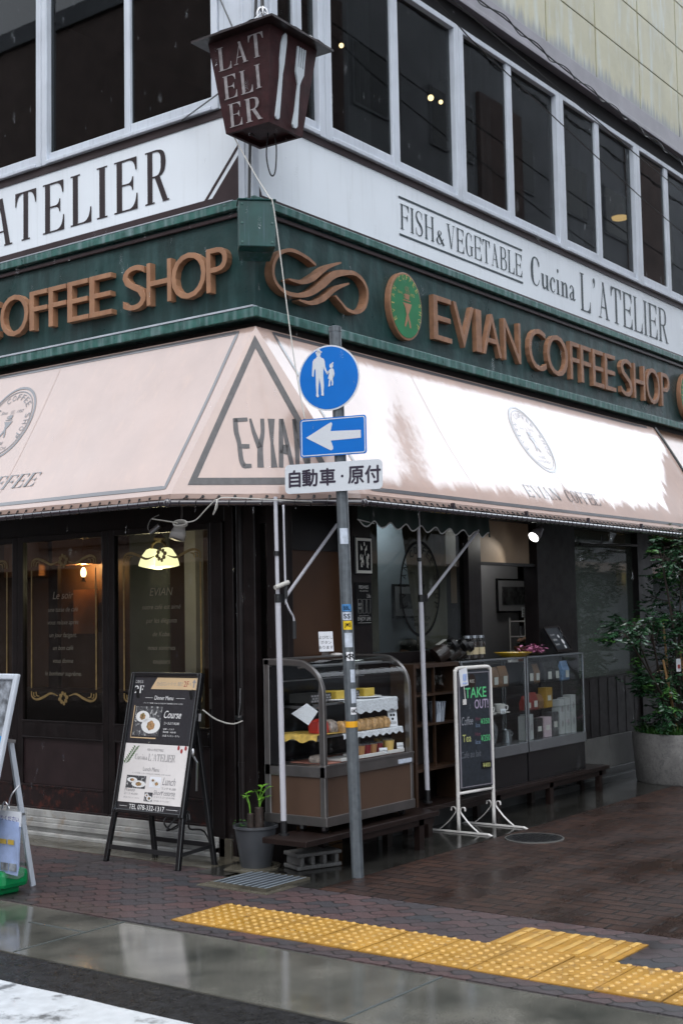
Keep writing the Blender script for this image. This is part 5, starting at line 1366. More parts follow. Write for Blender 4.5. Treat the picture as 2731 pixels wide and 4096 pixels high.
def sticker(z0, z1, a0, a1, mtl, txt=None):
    mb = MB(); n = 8; vs = []
    for i in range(n+1):
        a = R(a0+(a1-a0)*i/n)
        for z in (z0, z1):
            c = PA(z); vs.append(c+V((math.cos(a), math.sin(a), 0))*0.0392)
    mb.raw(vs, [(2*i, 2*i+1, 2*i+3, 2*i+2) for i in range(n)])
    st_ = obj('sticker', mb, mtl, SP)
    if txt:
        am = R((a0+a1)/2); c = PA((z0+z1)/2); nn = V((math.cos(am), math.sin(am), 0)); uu = V((-math.sin(am), math.cos(am), 0))*-1
        uu = Z.cross(nn)*1.0
        mb = MB(); put_text(mb, txt, c+nn*0.0395-uu*0.02-Z*(z1-z0)*0.3, uu, Z, w=0.04, h=(z1-z0)*0.6, n=nn, lift=0.0008, offset=0.01)
        obj('scrawl', mb, 'ink_black', st_)
sticker(2.08, 2.18, 180, 262, 'sticker_pale'); sticker(1.655, 1.70, 170, 262, 'sticker_blue', "BBL"); sticker(1.60, 1.65, 170, 262, 'sticker_pale', "SS"); sticker(1.54, 1.595, 175, 265, 'sticker_yellow', "JMS")
sticker(1.43, 1.52, 185, 262, 'sticker_pale'); sticker(1.345, 1.40, 195, 228, 'paper', "K"); sticker(1.345, 1.40, 235, 262, 'paper', "R"); sticker(1.21, 1.29, 225, 275, 'sticker_pale'); sticker(1.08, 1.17, 225, 280, 'sticker_pale'); sticker(1.01, 1.055, 215, 275, 'paper', "AMC")

# ------------------------------------------------------------------ easel menu board
tb = R(12); fn_ = V((-math.cos(tb), 0, math.sin(tb))); fv_ = V((math.sin(tb), 0, math.cos(tb))); fu_ = -Y
E0 = V((6.285, 6.70, 0))
ME = thing('menu_easel', (6.40, 6.38, 0), 'black easel with a two-part menu poster, dark above and pale below', 'menu easel')
def EP(u, v, l=0.0): return E0+fu_*u+fv_*v+fn_*l
def ebox(mb, u0, u1, v0, v1, l0, l1): mb.obox(EP((u0+u1)/2, (v0+v1)/2, (l0+l1)/2), fu_*(u1-u0)/2, fv_*(v1-v0)/2, fn_*(l1-l0)/2)
W_ = 0.66
m_ = MB(); ebox(m_, 0, 0.03, 0.33, 1.29, -0.03, 0.012); ebox(m_, W_-0.03, W_, 0.33, 1.29, -0.03, 0.012); ebox(m_, 0.03, W_-0.03, 1.262, 1.29, -0.03, 0.012); ebox(m_, 0.03, W_-0.03, 0.33, 0.358, -0.03, 0.012)
obj('frame', m_, 'black_gloss', ME, bevel=0.006)
m_ = MB(); ebox(m_, 0.02, W_-0.02, 0.34, 1.28, -0.022, -0.002)
obj('board', m_, 'menu_dark', ME)
for u in (0.015, W_-0.015):
    m_ = MB(); m_.bar(EP(u, 0.335, -0.01), EP(u+(0.02 if u > .3 else -.02), 0.0, -0.01), 0.034, 0.03, fn_)
    obj('leg', m_, 'black_gloss', ME, bevel=0.004)
for y0, y1 in ((6.62, 6.50), (6.12, 5.955)):
    m_ = MB(); m_.bar((6.53, y0, 1.15), (6.56, y1, 0.0), 0.034, 0.028, (1, 0, 0))
    obj('leg', m_, 'black_paint', ME, bevel=0.004)
m_ = MB(); m_.bar(EP(0.0, 0.10, -0.01), EP(W_, 0.10, -0.01), 0.02, 0.03, fv_)
m_.bar((6.56, 6.51, 0.13), (6.56, 5.97, 0.13), 0.02, 0.028, (0, 0, 1)); m_.bar(EP(W_+.012, 0.10, -0.01), (6.56, 5.965, 0.13), 0.016, 0.022, (0, 0, 1))
obj('brace', m_, 'black_paint', ME)
m_ = MB(); m_.path([EP(W_+.006, 0.75, 0.0), EP(W_+.03, 0.70, -0.03), EP(W_+.012, 0.52, -0.08)], 0.008, 6); m_.ell(EP(W_+.01, 0.76, 0), .014, .014, .03); m_.path([EP(W_+.008, 1.02, -.02), EP(W_+.012, 0.97, -.02)], 0.01, 6)
obj('stay', m_, 'steel', ME)
m_ = MB(); ebox(m_, 0.035, W_-0.035, 0.405, 0.80, -0.002, 0.0)
obj('lunch_sheet', m_, 'menu_pale', ME)
m_ = MB(); m_.poly([EP(0.20, 1.175, .001), EP(W_-.035, 1.175, .001), EP(W_-.035, 1.255, .001), EP(0.25, 1.255, .001)])
obj('banner', m_, 'menu_tan', ME)
m_ = MB()
def ET(s, u, v, w_, h, **k): put_text(m_, s, EP(u, v, 0.0008), fu_, fv_, w=w_, h=h, n=fn_, lift=0.0006, **k)
ET("このビル", 0.045, 1.215, 0.075, 0.022); put_serif(m_, "F", EP(0.095, 1.145, .0008), fu_, fv_, 0.04, 0.052, n=fn_, glyphs=GL); ET("2", 0.045, 1.145, 0.042, 0.052)
ET("Dinner Menu", 0.25, 1.102, 0.175, 0.028); ET("ディナー営業 17:30~21:00(LAST ORDER) 22:00 CLOSE", 0.15, 1.072, 0.37, 0.011)
ET("Course", 0.36, 0.98, 0.16, 0.05, shear=0.3); ET("コースより ¥5,390", 0.37, 0.935, 0.14, 0.02); ET("前菜・パスタ", 0.37, 0.90, 0.10, 0.012); ET("魚料理・肉料理", 0.37, 0.88, 0.12, 0.012); ET("全5品 ドルチェ・カフェ", 0.37, 0.855, 0.16, 0.014)
ET("TEL 078-332-1317", 0.15, 0.362, 0.33, 0.032)
m_.ribbon([EP(0.06, 0.378, .001), EP(0.13, 0.378, .001)], 0.002, fn_); m_.ribbon([EP(0.50, 0.378, .001), EP(0.60, 0.378, .001)], 0.002, fn_); m_.ribbon([EP(0.16, 1.115, .001), EP(0.23, 1.115, .001)], 0.002, fn_); m_.ribbon([EP(0.45, 1.115, .001), EP(0.53, 1.115, .001)], 0.002, fn_)
obj('pale_text', m_, 'ink_white', ME)
m_ = MB(); ET("左5m先のエレベーターか、階段で", 0.25, 1.198, 0.245, 0.03); ET("へ", 0.555, 1.2, 0.02, 0.024); m_.poly([EP(.592, 1.19, .002), EP(.604, 1.19, .002), EP(.604, 1.222, .002), EP(.616, 1.222, .002), EP(.598, 1.248, .002), EP(.58, 1.222, .002), EP(.592, 1.222, .002)])
put_serif(m_, "Cucina", EP(0.14, 0.695, .0008), fu_, fv_, 0.12, 0.036, n=fn_, glyphs=GLT, lift=0.001); put_serif(m_, "L'ATELIER", EP(0.27, 0.69, .0008), fu_, fv_, 0.25, 0.046, n=fn_, glyphs=GLT, lift=0.001)
ET("FISH & VEGETABLE", 0.25, 0.755, 0.15, 0.016); ET("Lunch Menu", 0.235, 0.62, 0.15, 0.026); ET("ランチ営業 11:30~14:30(LAST ORDER) 15:00 CLOSE", 0.135, 0.597, 0.36, 0.010)
ET("Lunch", 0.43, 0.535, 0.12, 0.05, shear=0.3); ET("ランチ ¥1,500", 0.43, 0.505, 0.13, 0.016); ET("前菜・パスタ・カフェ", 0.43, 0.485, 0.13, 0.010)
ET("Short course", 0.36, 0.468, 0.20, 0.03, shear=0.3); ET("ショートコース ¥1,900", 0.37, 0.448, 0.19, 0.013); ET("全4品 カフェ付", 0.37, 0.425, 0.14, 0.010)
ET("Pranzo", 0.085, 0.478, 0.1, 0.022, shear=0.3); ET("コース ¥3,300", 0.085, 0.455, 0.13, 0.014); ET("全5品 デザート・カフェ", 0.085, 0.432, 0.15, 0.010)
obj('dark_text', m_, 'ink_grey', ME)
m_ = MB(); ET("2F", 0.505, 1.195, 0.045, 0.038)
for a, b in ((.535, .785), (.565, .765), (.60, .785)):
    m_.poly([EP(a+.011*math.cos(i*.7), b+.016*math.sin(i*.7), .0014) for i in range(9)])
obj('red_text', m_, 'ink_red', ME)
m_ = MB(); 
for i in range(9):
    a, b = 0.055+0.012*i*0.8, 0.66+0.013*i
    for s_ in (-1, 1): m_.poly([EP(a, b, .0014), EP(a+s_*.022+.008, b+.014, .0014), EP(a+s_*.03+.012, b+.022, .0014), EP(a+s_*.014+.012, b+.02, .0014)])
obj('rosemary', m_, 'leaf_mid', ME)
def dish(u0, u1, v0, v1, dark):
    mb = MB(); mb.poly([EP(u0, v0, .001), EP(u1, v0, .001), EP(u1, v1, .001), EP(u0, v1, .001)])
    ph = obj('food_photo', mb, 'food_dark' if dark else 'paper', ME)
    mb = MB(); c = [((u0*.35+u1*.65), (v0*.65+v1*.35), .36), ((u0*.7+u1*.3), (v0*.35+v1*.65), .26)]
    for cu_, cv_, rr in c:
        mb.poly([EP(cu_+(u1-u0)*rr*math.cos(i*math.pi/10), cv_+(v1-v0)*rr*.75*math.sin(i*math.pi/10), .0016) for i in range(20)])
    obj('plate', mb, 'plate', ph)
    mb = MB()
    for cu_, cv_, rr in c:
        mb.poly([EP(cu_+(u1-u0)*rr*(.42+.05*math.sin(i*2.3))*math.cos(i*math.pi/8), cv_+(v1-v0)*rr*.45*(1+.12*math.cos(i*1.7))*math.sin(i*math.pi/8), .0022) for i in range(16)])
    obj('food', mb, 'food', ph)
dish(0.085, 0.335, 0.855, 1.055, True); dish(0.09, 0.275, 0.50, 0.585, True); dish(0.31, 0.415, 0.515, 0.585, False); dish(0.28, 0.355, 0.42, 0.48, True)
m_ = MB(); m_.ribbon([EP(.07, 1.06, .0012), EP(.07, .84, .0012), EP(.31, .84, .0012)], .008, fn_)
obj('photo_border', m_, 'menu_tan', ME)
# ------------------------------------------------------------------ silver A-frame board at the left edge
AB = thing('a_frame_board', (5.1, 6.55, 0), 'silver A-frame notice board with blue flyers at the left edge of the pavement', 'notice board')
a0 = V((4.965, 6.40, 0)); a1 = V((5.16, 6.235, 1.318)); av = (a1-a0).normalized(); al = (a1-a0).length; au = Y; an_ = au.cross(av).normalized(); an_ = an_ if an_.x < 0 else -an_
def AP(u, v, l=0.0): return a0+au*u+av*v+an_*l
def abox(mb, u0, u1, v0, v1, l0, l1): mb.obox(AP((u0+u1)/2, (v0+v1)/2, (l0+l1)/2), au*(u1-u0)/2, av*(v1-v0)/2, an_*(l1-l0)/2)
m_ = MB(); abox(m_, 0, 0.036, 0.0, al, -0.02, 0.01); abox(m_, 0.60, 0.636, 0.0, al, -0.02, 0.01); abox(m_, 0.036, 0.60, al-0.036, al, -0.02, 0.01); abox(m_, 0.036, 0.60, 0.36, 0.396, -0.02, 0.01)
obj('frame', m_, 'alu', AB, bevel=0.008)
m_ = MB(); abox(m_, 0.02, 0.62, 0.38, al-0.02, -0.014, -0.004); obj('poster', m_, 'poster_photo', AB)
m_ = MB(); abox(m_, 0.036, 0.60, 0.80, 0.97, -0.0035, -0.0025); obj('poster_band', m_, 'flyer_blue', AB)
m_ = MB(); abox(m_, 0.036, 0.60, 0.40, 0.795, -0.0035, -0.0025); obj('poster_sheet', m_, 'paper_blue', AB)
m_ = MB(); put_text(m_, "お得な", AP(0.16, 0.92, -0.002), -au, av, w=0.11, h=0.03, n=an_); put_text(m_, "クーポン", AP(0.18, 0.87, -0.002), -au, av, w=0.13, h=0.03, n=an_); put_text(m_, "あります", AP(0.17, 0.82, -0.002), -au, av, w=0.12, h=0.03, n=an_)
obj('lettering', m_, 'ink_white', AB)
for y in (6.48, 6.98):
    m_ = MB(); m_.bar((5.30, y, 0.90), (5.475, y+0.0, 0.0), 0.02, 0.035, (1, 0, 0)); obj('leg', m_, 'alu', AB, bevel=0.003)
m_ = MB(); m_.bar((5.455, 6.48, 0.13), (5.455, 6.98, 0.13), 0.012, 0.02, (0, 0, 1)); m_.bar((5.40, 6.47, 0.45), (5.1, 6.42, 0.45), 0.008, 0.014, (0, 0, 1)); m_.bar((5.30, 6.45, 0.90), (5.13, 6.40, 0.93), 0.03, 0.02, (0, 0, 1))
obj('brace', m_, 'steel', AB)
LF = thing('leaflet_holder', (5.16, 6.45, 0.08), 'clear plastic leaflet pouch of blue-white flyers clipped on the silver board', 'leaflet holder')
m_ = MB(); m_.obox((5.19, 6.44, 0.32), (0.03, 0, 0.006), (0, 0.205, 0), (0.01, 0, 0.20)); obj('pouch', m_, 'plastic_clear', LF, bevel=0.012)
m_ = MB(); m_.obox((5.185, 6.44, 0.46), (0.002, 0, 0), (0, 0.20, 0.0), (0.003, 0, 0.042)); obj('header_card', m_, 'paper', LF)
m_ = MB(); put_text(m_, "ご自由にお取りください", (5.176, 6.62, 0.445), -Y, Z, w=0.37, h=0.032, n=(-1, 0, 0), offset=0.01); obj('lettering', m_, 'ink_navy', LF)
m_ = MB()
for i in range(4): m_.obox((5.175+0.007*i, 6.44+0.004*i, 0.30-0.01*i), (0.002, 0, 0), (0, 0.185, 0.012*(1-i)), (0.006, 0, 0.155-.01*i))
obj('flyer', m_, 'paper_blue', LF)
m_ = MB()
for j in range(3):
    m_.obox((5.164, 6.31+0.07*j, 0.325), (0.001, 0, 0), (0, 0.028, 0), (0.001, 0, 0.014))
obj('flyer_print', m_, 'yellow_plastic', LF)
m_ = MB()
for j in range(4): m_.obox((5.162, 6.29+0.075*j, 0.18), (0.001, 0, 0), (0, 0.032, 0), (0.001, 0, 0.022))
obj('flyer_photo', m_, 'poster_photo', LF)
m_ = MB(); m_.path(smooth_pts([(5.17, 6.40, 0.51), (5.16, 6.36, 0.56), (5.17, 6.33, 0.52)], 4), 0.005, 6); m_.path(smooth_pts([(5.17, 6.35, 0.51), (5.16, 6.30, 0.60), (5.19, 6.26, 0.66)], 4), 0.005, 6)
obj('clip', m_, 'steel', LF)
GB = thing('weight_base', (5.22, 6.46, 0.05), 'green plastic water weight hanging low under the leaflet pouch', 'weight')
m_ = MB(); m_.box(5.13, 5.34, 6.35, 6.80, 0.04, 0.15); obj('tank', m_, 'green_plastic', GB, bevel=0.03)
m_ = MB(); m_.box(5.15, 5.32, 6.42, 6.50, 0.0, 0.04); m_.box(5.15, 5.32, 6.6, 6.68, 0.0, 0.04); obj('foot', m_, 'green_plastic', GB, bevel=0.008)

# ------------------------------------------------------------------ plant pot, block
PP = thing('plant_pot', (6.60, 5.632, 0), 'grey plastic pot with a stubby trunked seedling of bright lobed leaves', 'potted plant')
m_ = MB(); c = V((6.60, 5.632, 0)); m_.lathe(c, [(0.096, 0.02), (0.10, 0.03), (0.136, 0.265), (0.147, 0.27), (0.147, 0.285), (0.132, 0.285), (0.128, 0.25), (0.0001, 0.25)], 40)
obj('pot', m_, 'plastic_grey', PP, smooth='auto')
m_ = MB(); m_.lathe(c, [(0.127, 0.252), (0.07, 0.262), (0.0001, 0.266)], 24); obj('soil', m_, 'soil', PP)
m_ = MB()
for dx, h, r in ((0.022, 0.14, 0.032), (-0.026, 0.10, 0.026)):
    prof = []
    for i in range(14): prof.append((r*(0.85+0.25*(i % 2))*(1-0.15*i/14), 0.255+h*i/13))
    m_.lathe(c+V((dx*0.6, -dx, 0)), prof+[(0.0001, 0.255+h+.006)], 14)
obj('trunk', m_, 'bark', PP, smooth=True)
st_ = MB(); lf = MB()
def lobed(mb, p, d, upv, size):
    d = V(d).normalized(); upv = V(upv); s_ = d.cross(upv).normalized(); n = 9
    L_ = []; 
    for i in range(n):
        f = i/(n-1); wv = size*0.42*math.sin(math.pi*min(1, f*0.9+0.1))*(1.0 if i % 2 else 0.5); L_.append((f, wv))
    vs = []
    for f, wv in L_:
        q = V(p)+d*size*f-upv*size*0.25*f*f
        vs += [q+s_*wv+upv*wv*.25, q, q-s_*wv+upv*wv*.25]
    mb.raw(vs, [t for i in range(n-1) for t in ((3*i, 3*i+3, 3*i+4, 3*i+1), (3*i+1, 3*i+4, 3*i+5, 3*i+2))])
rr = random.Random(4)
for dx, z0, tips in ((0.025, 0.39, ((.02, -.035, .12), (.0, -.02, .135), (-.02, 0.01, .11), (.02, -.03, .07))), (-0.028, 0.345, ((-.02, .02, .14), (0.0, .035, .11)))):
    b = c+V((dx*.6, -dx, z0))
    for t_ in tips:
        e = b+V(t_); st_.path(smooth_pts([b, b+V((t_[0]*.3, t_[1]*.25, t_[2]*.6)), e], 4), 0.005, 6)
        for k in range(3):
            a = rr.uniform(0, 6.28); lobed(lf, e, (math.cos(a)*.6, math.sin(a)*.6-.1, rr.uniform(.0, .5)), Z, rr.uniform(.045, .07))
obj('stem', st_, 'leaf_bright', PP, smooth=True); obj('leaf', lf, 'leaf_bright', PP)
lf = MB()
for i in range(26):
    a = rr.uniform(0, 6.28); r = rr.uniform(0, .06); lobed(lf, c+V((-.02+r*math.cos(a), .08+r*math.sin(a), .265+rr.uniform(0, .05))), (math.cos(a), math.sin(a), .3), Z, .022)
obj('weed', lf, 'leaf_mid', PP)
obj('broken_tile', MB().prism([(6.42, 5.75, 0.004), (6.44, 5.53, 0.004), (6.62, 5.47, 0.004), (6.76, 5.55, 0.004), (6.72, 5.77, 0.004), (6.55, 5.80, 0.004)], (0, 0, 0.017)), 'apron_light', label='broken flat grey tile under the plant pot', cat='tile', bevel=0.004)
CB = thing('concrete_block', (6.78, 5.35, 0), 'hollow grey concrete block with three holes lying beside the drain grate', 'concrete block')
bm = bmesh.new()
bl, bw_, bh_ = 0.33, 0.19, 0.105
m_ = MB(); xs = [0, .03, .095, .125, .20, .235, .30, .33]
ang = math.atan2(5.215-5.338, 6.965-6.665); bu = V((math.cos(ang), math.sin(ang), 0)); bv_ = V((-math.sin(ang), math.cos(ang), 0)); b0 = V((6.665, 5.338, 0.006))
def cb(u0, u1, v0, v1, z0, z1): m_.obox(b0+bu*(u0+u1)/2+bv_*(v0+v1)/2+Z*(z0+z1)/2, bu*(u1-u0)/2, bv_*(v1-v0)/2, Z*(z1-z0)/2)
cb(0, bl, 0, bw_, 0, .026); cb(0, bl, 0, bw_, .08, bh_)
for u0, u1 in ((0.022, .05), (.103, .13), (.19, .217), (.28, .308)): cb(u0, u1, 0, bw_, .026, .08)
obj('block', m_, 'concrete_block', CB, bevel=0.006)
bm.free()

# ------------------------------------------------------------------ cake display case
DC = thing('display_case', (7.19, 5.35, 0.25), 'glass cake display case with curved front and brown base on the dark platform', 'display case')
cx0, cx1, cf, cb_ = 6.685, 7.695, 5.12, 5.62
def arch(r0=0.0):
    return [(cb_, 1.355-r0), (5.34, 1.35-r0), (5.25, 1.325-r0), (5.18, 1.27-r0), (5.135+r0*.6, 1.19), (5.122+r0, 1.08), (5.12+r0, 0.68)]
m_ = MB()
for x in (cx0, cx1-0.03):
    o_ = smooth_pts([(x, a, b) for a, b in arch()], 4); i_2 = smooth_pts([(x, a, b) for a, b in arch(0.045)], 4)
    n = len(o_); vs = o_+i_2+[p+X*0.03 for p in o_]+[p+X*0.03 for p in i_2]
    m_.raw(vs, [(i, i+1, n+i+1, n+i) for i in range(n-1)]+[(2*n+i, 3*n+i, 3*n+i+1, 2*n+i+1) for i in range(n-1)]+[(i, 2*n+i, 2*n+i+1, i+1) for i in range(n-1)]+[(n+i, n+i+1, 3*n+i+1, 3*n+i) for i in range(n-1)])
    m_.box(x, x+0.03, 5.12, 5.165, 0.30, 0.68); m_.box(x, x+0.03, cb_-0.05, cb_, 0.30, 1.355)
m_.box(cx0+0.03, cx1-0.03, cb_-0.03, cb_, 1.32, 1.355)
obj('frame', m_, 'steel_dark', DC, bevel=0.006)
m_ = MB(); o_ = smooth_pts([(cx0+.03, a, b) for a, b in arch(0.008)], 4); n = len(o_)
m_.raw(o_+[p+X*(cx1-cx0-.06) for p in o_], [(i, i+1, n+i+1, n+i) for i in range(n-1)])
obj('curved_glass', m_, 'case_glass', DC, smooth=True)
for x in (cx0+0.012, cx1-0.018):
    i_2 = smooth_pts([(x, a, b) for a, b in arch(0.03)], 4); obj('side_glass', MB().poly(i_2+[(x, 5.57, 0.66)]), 'case_glass', DC)
m_ = MB(); m_.box(cx0, cx0+.012, 5.47, 5.57, 0.66, 1.30); obj('side_post', m_, 'black_gloss', DC)
m_ = MB(); m_.box(cx0, cx1, 5.115, cb_, 0.60, 0.67); m_.box(cx0-.002, cx1+.002, 5.112, cb_+.002, 0.295, 0.355); m_.box(cx0-.003, cx1+.003, 5.112, 5.118, 0.665, 0.682)
obj('base_rail', m_, 'steel_dark', DC, bevel=0.004)
m_ = MB(); m_.box(cx0+.01, cx1-.01, 5.128, cb_-.01, 0.355, 0.60); obj('base_panel', m_, 'case_brown', DC)
m_ = MB(); m_.box(cx0+.02, cx1-.02, cb_-.045, cb_-.035, 0.67, 1.32); obj('back_panel', m_, 'black_gloss', DC)
for z, y in ((0.845, 5.21), (1.05, 5.24)):
    m_ = MB(); m_.box(cx0+.035, cx1-.035, y, 5.57, z, z+.006); sh = obj('shelf', m_, 'case_glass', DC)
    m_ = MB(); m_.box(cx0+.035, cx1-.035, y-.006, y, z-.004, z+.01)
    for x in (cx0+.05, cx1-.06): m_.box(x, x+.012, 5.2, 5.57, z-.02, z-.002)
    obj('edge', m_, 'steel', sh)
m_ = MB(); m_.path([(cx0+.035, 5.35, 1.30), (cx1-.035, 5.35, 1.30)], 0.011, 8); m_.box(cx0+.035, cx1-.035, 5.27, 5.30, 1.295, 1.303); m_.box(cx0+.035, cx1-.035, 5.50, 5.55, 1.20, 1.206)
obj('light_tube', m_, 'steel', DC)
for x in (cx0+.07, cx1-.07):
    for y in (5.18, 5.36):
        m_ = MB(); m_.lathe((x-.012, y, 0.272), [(0.0001, 0), (.022, 0), (.022, .024), (.0001, .024)], 16, axis=X); cs = obj('caster', m_, 'iron', DC, smooth='auto')
        m_ = MB(); m_.box(x-.016, x-.013, y-.012, y+.012, .262, .298); m_.box(x+.013, x+.016, y-.012, y+.012, .262, .298); obj('fork', m_, 'steel', cs)
m_ = MB(); m_.box(7.50, 7.66, 5.11, 5.116, 0.612, 0.64); obj('brand_plate', m_, 'sticker_pale', DC)
# goods in the case
def add(name, mb, m, label, cat, group=None, **k): return obj(name, mb, m, label=label, cat=cat, group=group, **k)
m_ = MB(); m_.box(6.80, 7.66, 5.19, 5.50, 0.672, 0.676); add('pink_cloth', m_, 'cloth_pink', 'pink cloth spread on the floor of the cake case', 'cloth')
def cup(name, c, m, lab, grp, r=0.033, h=0.066):
    t = thing(name, c, lab, 'dessert cup', grp)
    obj('cup', MB().lathe(c, [(r*.78, 0), (r, h), (r*.93, h), (r*.9, h*.9), (0.0001, h*.9)], 18), m, t, smooth='auto')
    obj('lid', MB().lathe(V(c)+Z*h, [(r*1.06, 0), (r*1.08, .005), (r*.9, .008), (.0001, .008)], 18), 'plastic_clear', t)
    return t
m_ = MB(); m_.box(7.18, 7.47, 5.185, 5.33, 0.678, 0.69); m_.box(7.17, 7.48, 5.175, 5.185, 0.678, 0.702); m_.box(7.17, 7.48, 5.33, 5.34, 0.678, 0.702); add('serving_tray', m_, 'tray_white', 'white tray holding the tan and dark red dessert cups', 'tray', bevel=.003)
m_ = MB(); m_.box(7.49, 7.665, 5.185, 5.40, 0.678, 0.69); m_.box(7.485, 7.67, 5.175, 5.185, 0.678, 0.702); m_.box(7.485, 7.67, 5.40, 5.41, 0.678, 0.702); add('serving_tray', m_, 'tray_white', 'white tray holding the yellow pudding cups', 'tray', bevel=.003)
m_ = MB(); m_.box(6.95, 7.16, 5.19, 5.36, 0.678, 0.69); m_.box(6.94, 7.17, 5.18, 5.19, 0.678, 0.70); add('serving_tray', m_, 'tray_white', 'white tray at the left of the case floor by the post', 'tray', bevel=.003)
for i, x in enumerate((7.215, 7.285, 7.355, 7.425)):
    cup('dessert_cup', (x, 5.225, .691), ('pudding_tan', 'pudding_red')[i % 2], ('front row tan dessert cup beside the post', 'front row dark red dessert cup', 'front row tan dessert cup between the red ones', 'front row dark red dessert cup next to the price card')[i], 'dessert cups')
    cup('dessert_cup', (x, 5.295, .691), ('pudding_red', 'pudding_tan')[i % 2], ('back row dark red dessert cup behind the left tan cup', 'back row tan dessert cup second from the left', 'back row dark red dessert cup third from the left', 'back row tan dessert cup at the right end')[i], 'dessert cups')
for i, (x, y) in enumerate(((7.545, 5.225), (7.615, 5.29), (7.635, 5.36))):
    cup('pudding_cup', (x, y, .691), 'pudding', ('yellow pudding cup nearest the front glass', 'yellow pudding cup in the middle of its tray', 'yellow pudding cup farthest back on its tray')[i], 'pudding cups', .042, .075)
def card(c, w, h, lab, txt=None, rot=0.0, m='paper', n=V((-.5, -.86, 0)), g='price cards', name='price_card'):
    n = V(n).normalized(); u = Z.cross(n).normalized(); v = (Z+n*-0.15).normalized()
    mb = MB().obox(V(c)+v*h/2, u*w/2, v*h/2, n*.001); t = obj(name, mb, m, label=lab, cat='card', group=g)
    mb = MB()
    if txt:
        k = len(txt)
        for i, s_ in enumerate(txt): put_text(mb, s_, V(c)+v*(h*(0.88-0.8*(i+1)/k*0.95)), u, v, h=h*0.5/k, n=u.cross(v), mid=True, lift=.002)
        obj('lettering', mb, 'ink_black', t)
card((7.42, 5.18, .69), .06, .036, 'small white price card standing before the red dessert cups', ["pudding"]); card((7.655, 5.20, .70), .05, .04, 'small white price card leaning by the yellow puddings', ["pudding"])
card((7.595, 5.215, .855), .07, .14, 'tall white cookie card priced 350 yen on the middle shelf', ["cookie", "●●", "●", "¥350"])
m_ = MB()
vs = []
for i in range(31):
    x = 7.02+0.62*i/30; vs += [(x, 5.215, 1.06), (x, 5.205, 1.055), (x, 5.203, 0.975+0.008*math.sin(i*1.25))]
m_.raw(vs, [q for i in range(30) for q in ((3*i, 3*i+3, 3*i+4, 3*i+1), (3*i+1, 3*i+4, 3*i+5, 3*i+2))]); m_.raw([(7.02, 5.215, 1.06), (7.64, 5.215, 1.06), (7.64, 5.5, 1.06), (7.02, 5.5, 1.06)], [(0, 1, 2, 3)])
add('lace_doily', m_, 'doily', 'white lace cloth hanging over the edge of the top shelf', 'lace cloth', 'lace cloths in the cake case')
m_ = MB(); m_.poly([(6.70, 5.27, 1.07), (6.70, 5.40, 1.0), (6.70, 5.26, .93), (6.70, 5.18, 1.02)]); add('lace_doily', m_, 'doily', 'white lace square hanging inside the left glass end of the case', 'lace cloth', 'lace cloths in the cake case')
m_ = MB(); vs = []
for i in range(41):
    x = 6.98+0.70*i/40; vs += [(x, 5.20, .853), (x, 5.19+.004*math.sin(i), .848), (x, 5.187, .815+0.008*math.sin(i*1.4))]
m_.raw(vs, [q for i in range(40) for q in ((3*i, 3*i+3, 3*i+4, 3*i+1), (3*i+1, 3*i+4, 3*i+5, 3*i+2))]); m_.raw([(6.98, 5.20, .853), (7.68, 5.20, .853), (7.68, 5.5, .853), (6.98, 5.5, .853)], [(0, 1, 2, 3)])
add('lace_doily', m_, 'doily', 'white lace cloth frilled over the edge of the middle shelf', 'lace cloth', 'lace cloths in the cake case')
m_ = MB(); vs = []
for i in range(13):
    y = 5.20+0.33*i/12; vs += [(6.715, y, .865+.006*math.sin(i*1.7)), (6.99, y, .862), (6.705, y, .825+.012*math.sin(i*1.1))]
m_.raw(vs, [q for i in range(12) for q in ((3*i, 3*i+3, 3*i+4, 3*i+1), (3*i, 3*i+2, 3*i+5, 3*i+3))]); add('yellow_cloth', m_, 'cloth_yellow', 'yellow flowered cloth at the left end of the middle shelf', 'cloth')
def packet(c, w, d, h, m, lab, grp, name='cookie_packet', cat='packet'):
    r2 = random.Random(int(c[0]*1000)); mb = MB(); n = 10; vs = []
    for j in range(4):
        f = (0, .45, .8, 1)[j]; k = (1, 1.06, .9, .35)[j]
        for i in range(n):
            a = 2*math.pi*i/n; sx = abs(math.cos(a))**.5*math.copysign(1, math.cos(a)); sy = abs(math.sin(a))**.5*math.copysign(1, math.sin(a))
            vs.append((c[0]+w/2*k*sx*(1+r2.uniform(-.08, .08)), c[1]+d/2*k*sy*(1+r2.uniform(-.08, .08)), c[2]+h*f))
    mb.raw(vs, [(j*n+i, j*n+(i+1) % n, (j+1)*n+(i+1) % n, (j+1)*n+i) for j in range(3) for i in range(n)]+[tuple(range(3*n, 4*n)), tuple(range(n-1, -1, -1))])
    return obj(name, mb, m, label=lab, cat=cat, group=grp, smooth='auto')
for i, x in enumerate((7.02, 7.09, 7.16, 7.23, 7.30, 7.37, 7.44, 7.51)):
    packet((x, 5.24, .858), .066, .09, .075, 'cookie', 'cellophane cookie packet on the middle shelf, '+('beside the yellow cloth', 'second from the yellow cloth', 'third from the yellow cloth', 'just left of the post', 'just right of the post', 'third from the cookie card', 'second from the cookie card', 'next to the cookie card')[i], 'cookie packets')
packet((6.86, 5.30, .868), .12, .10, .09, 'wrap_red', 'red wrapped sweet packet on the yellow cloth', 'wrapped sweets', 'sweet_packet'); packet((6.95, 5.28, .868), .08, .10, .08, 'wrap_clear', 'clear crinkled packet on the yellow cloth', 'wrapped sweets', 'sweet_packet')
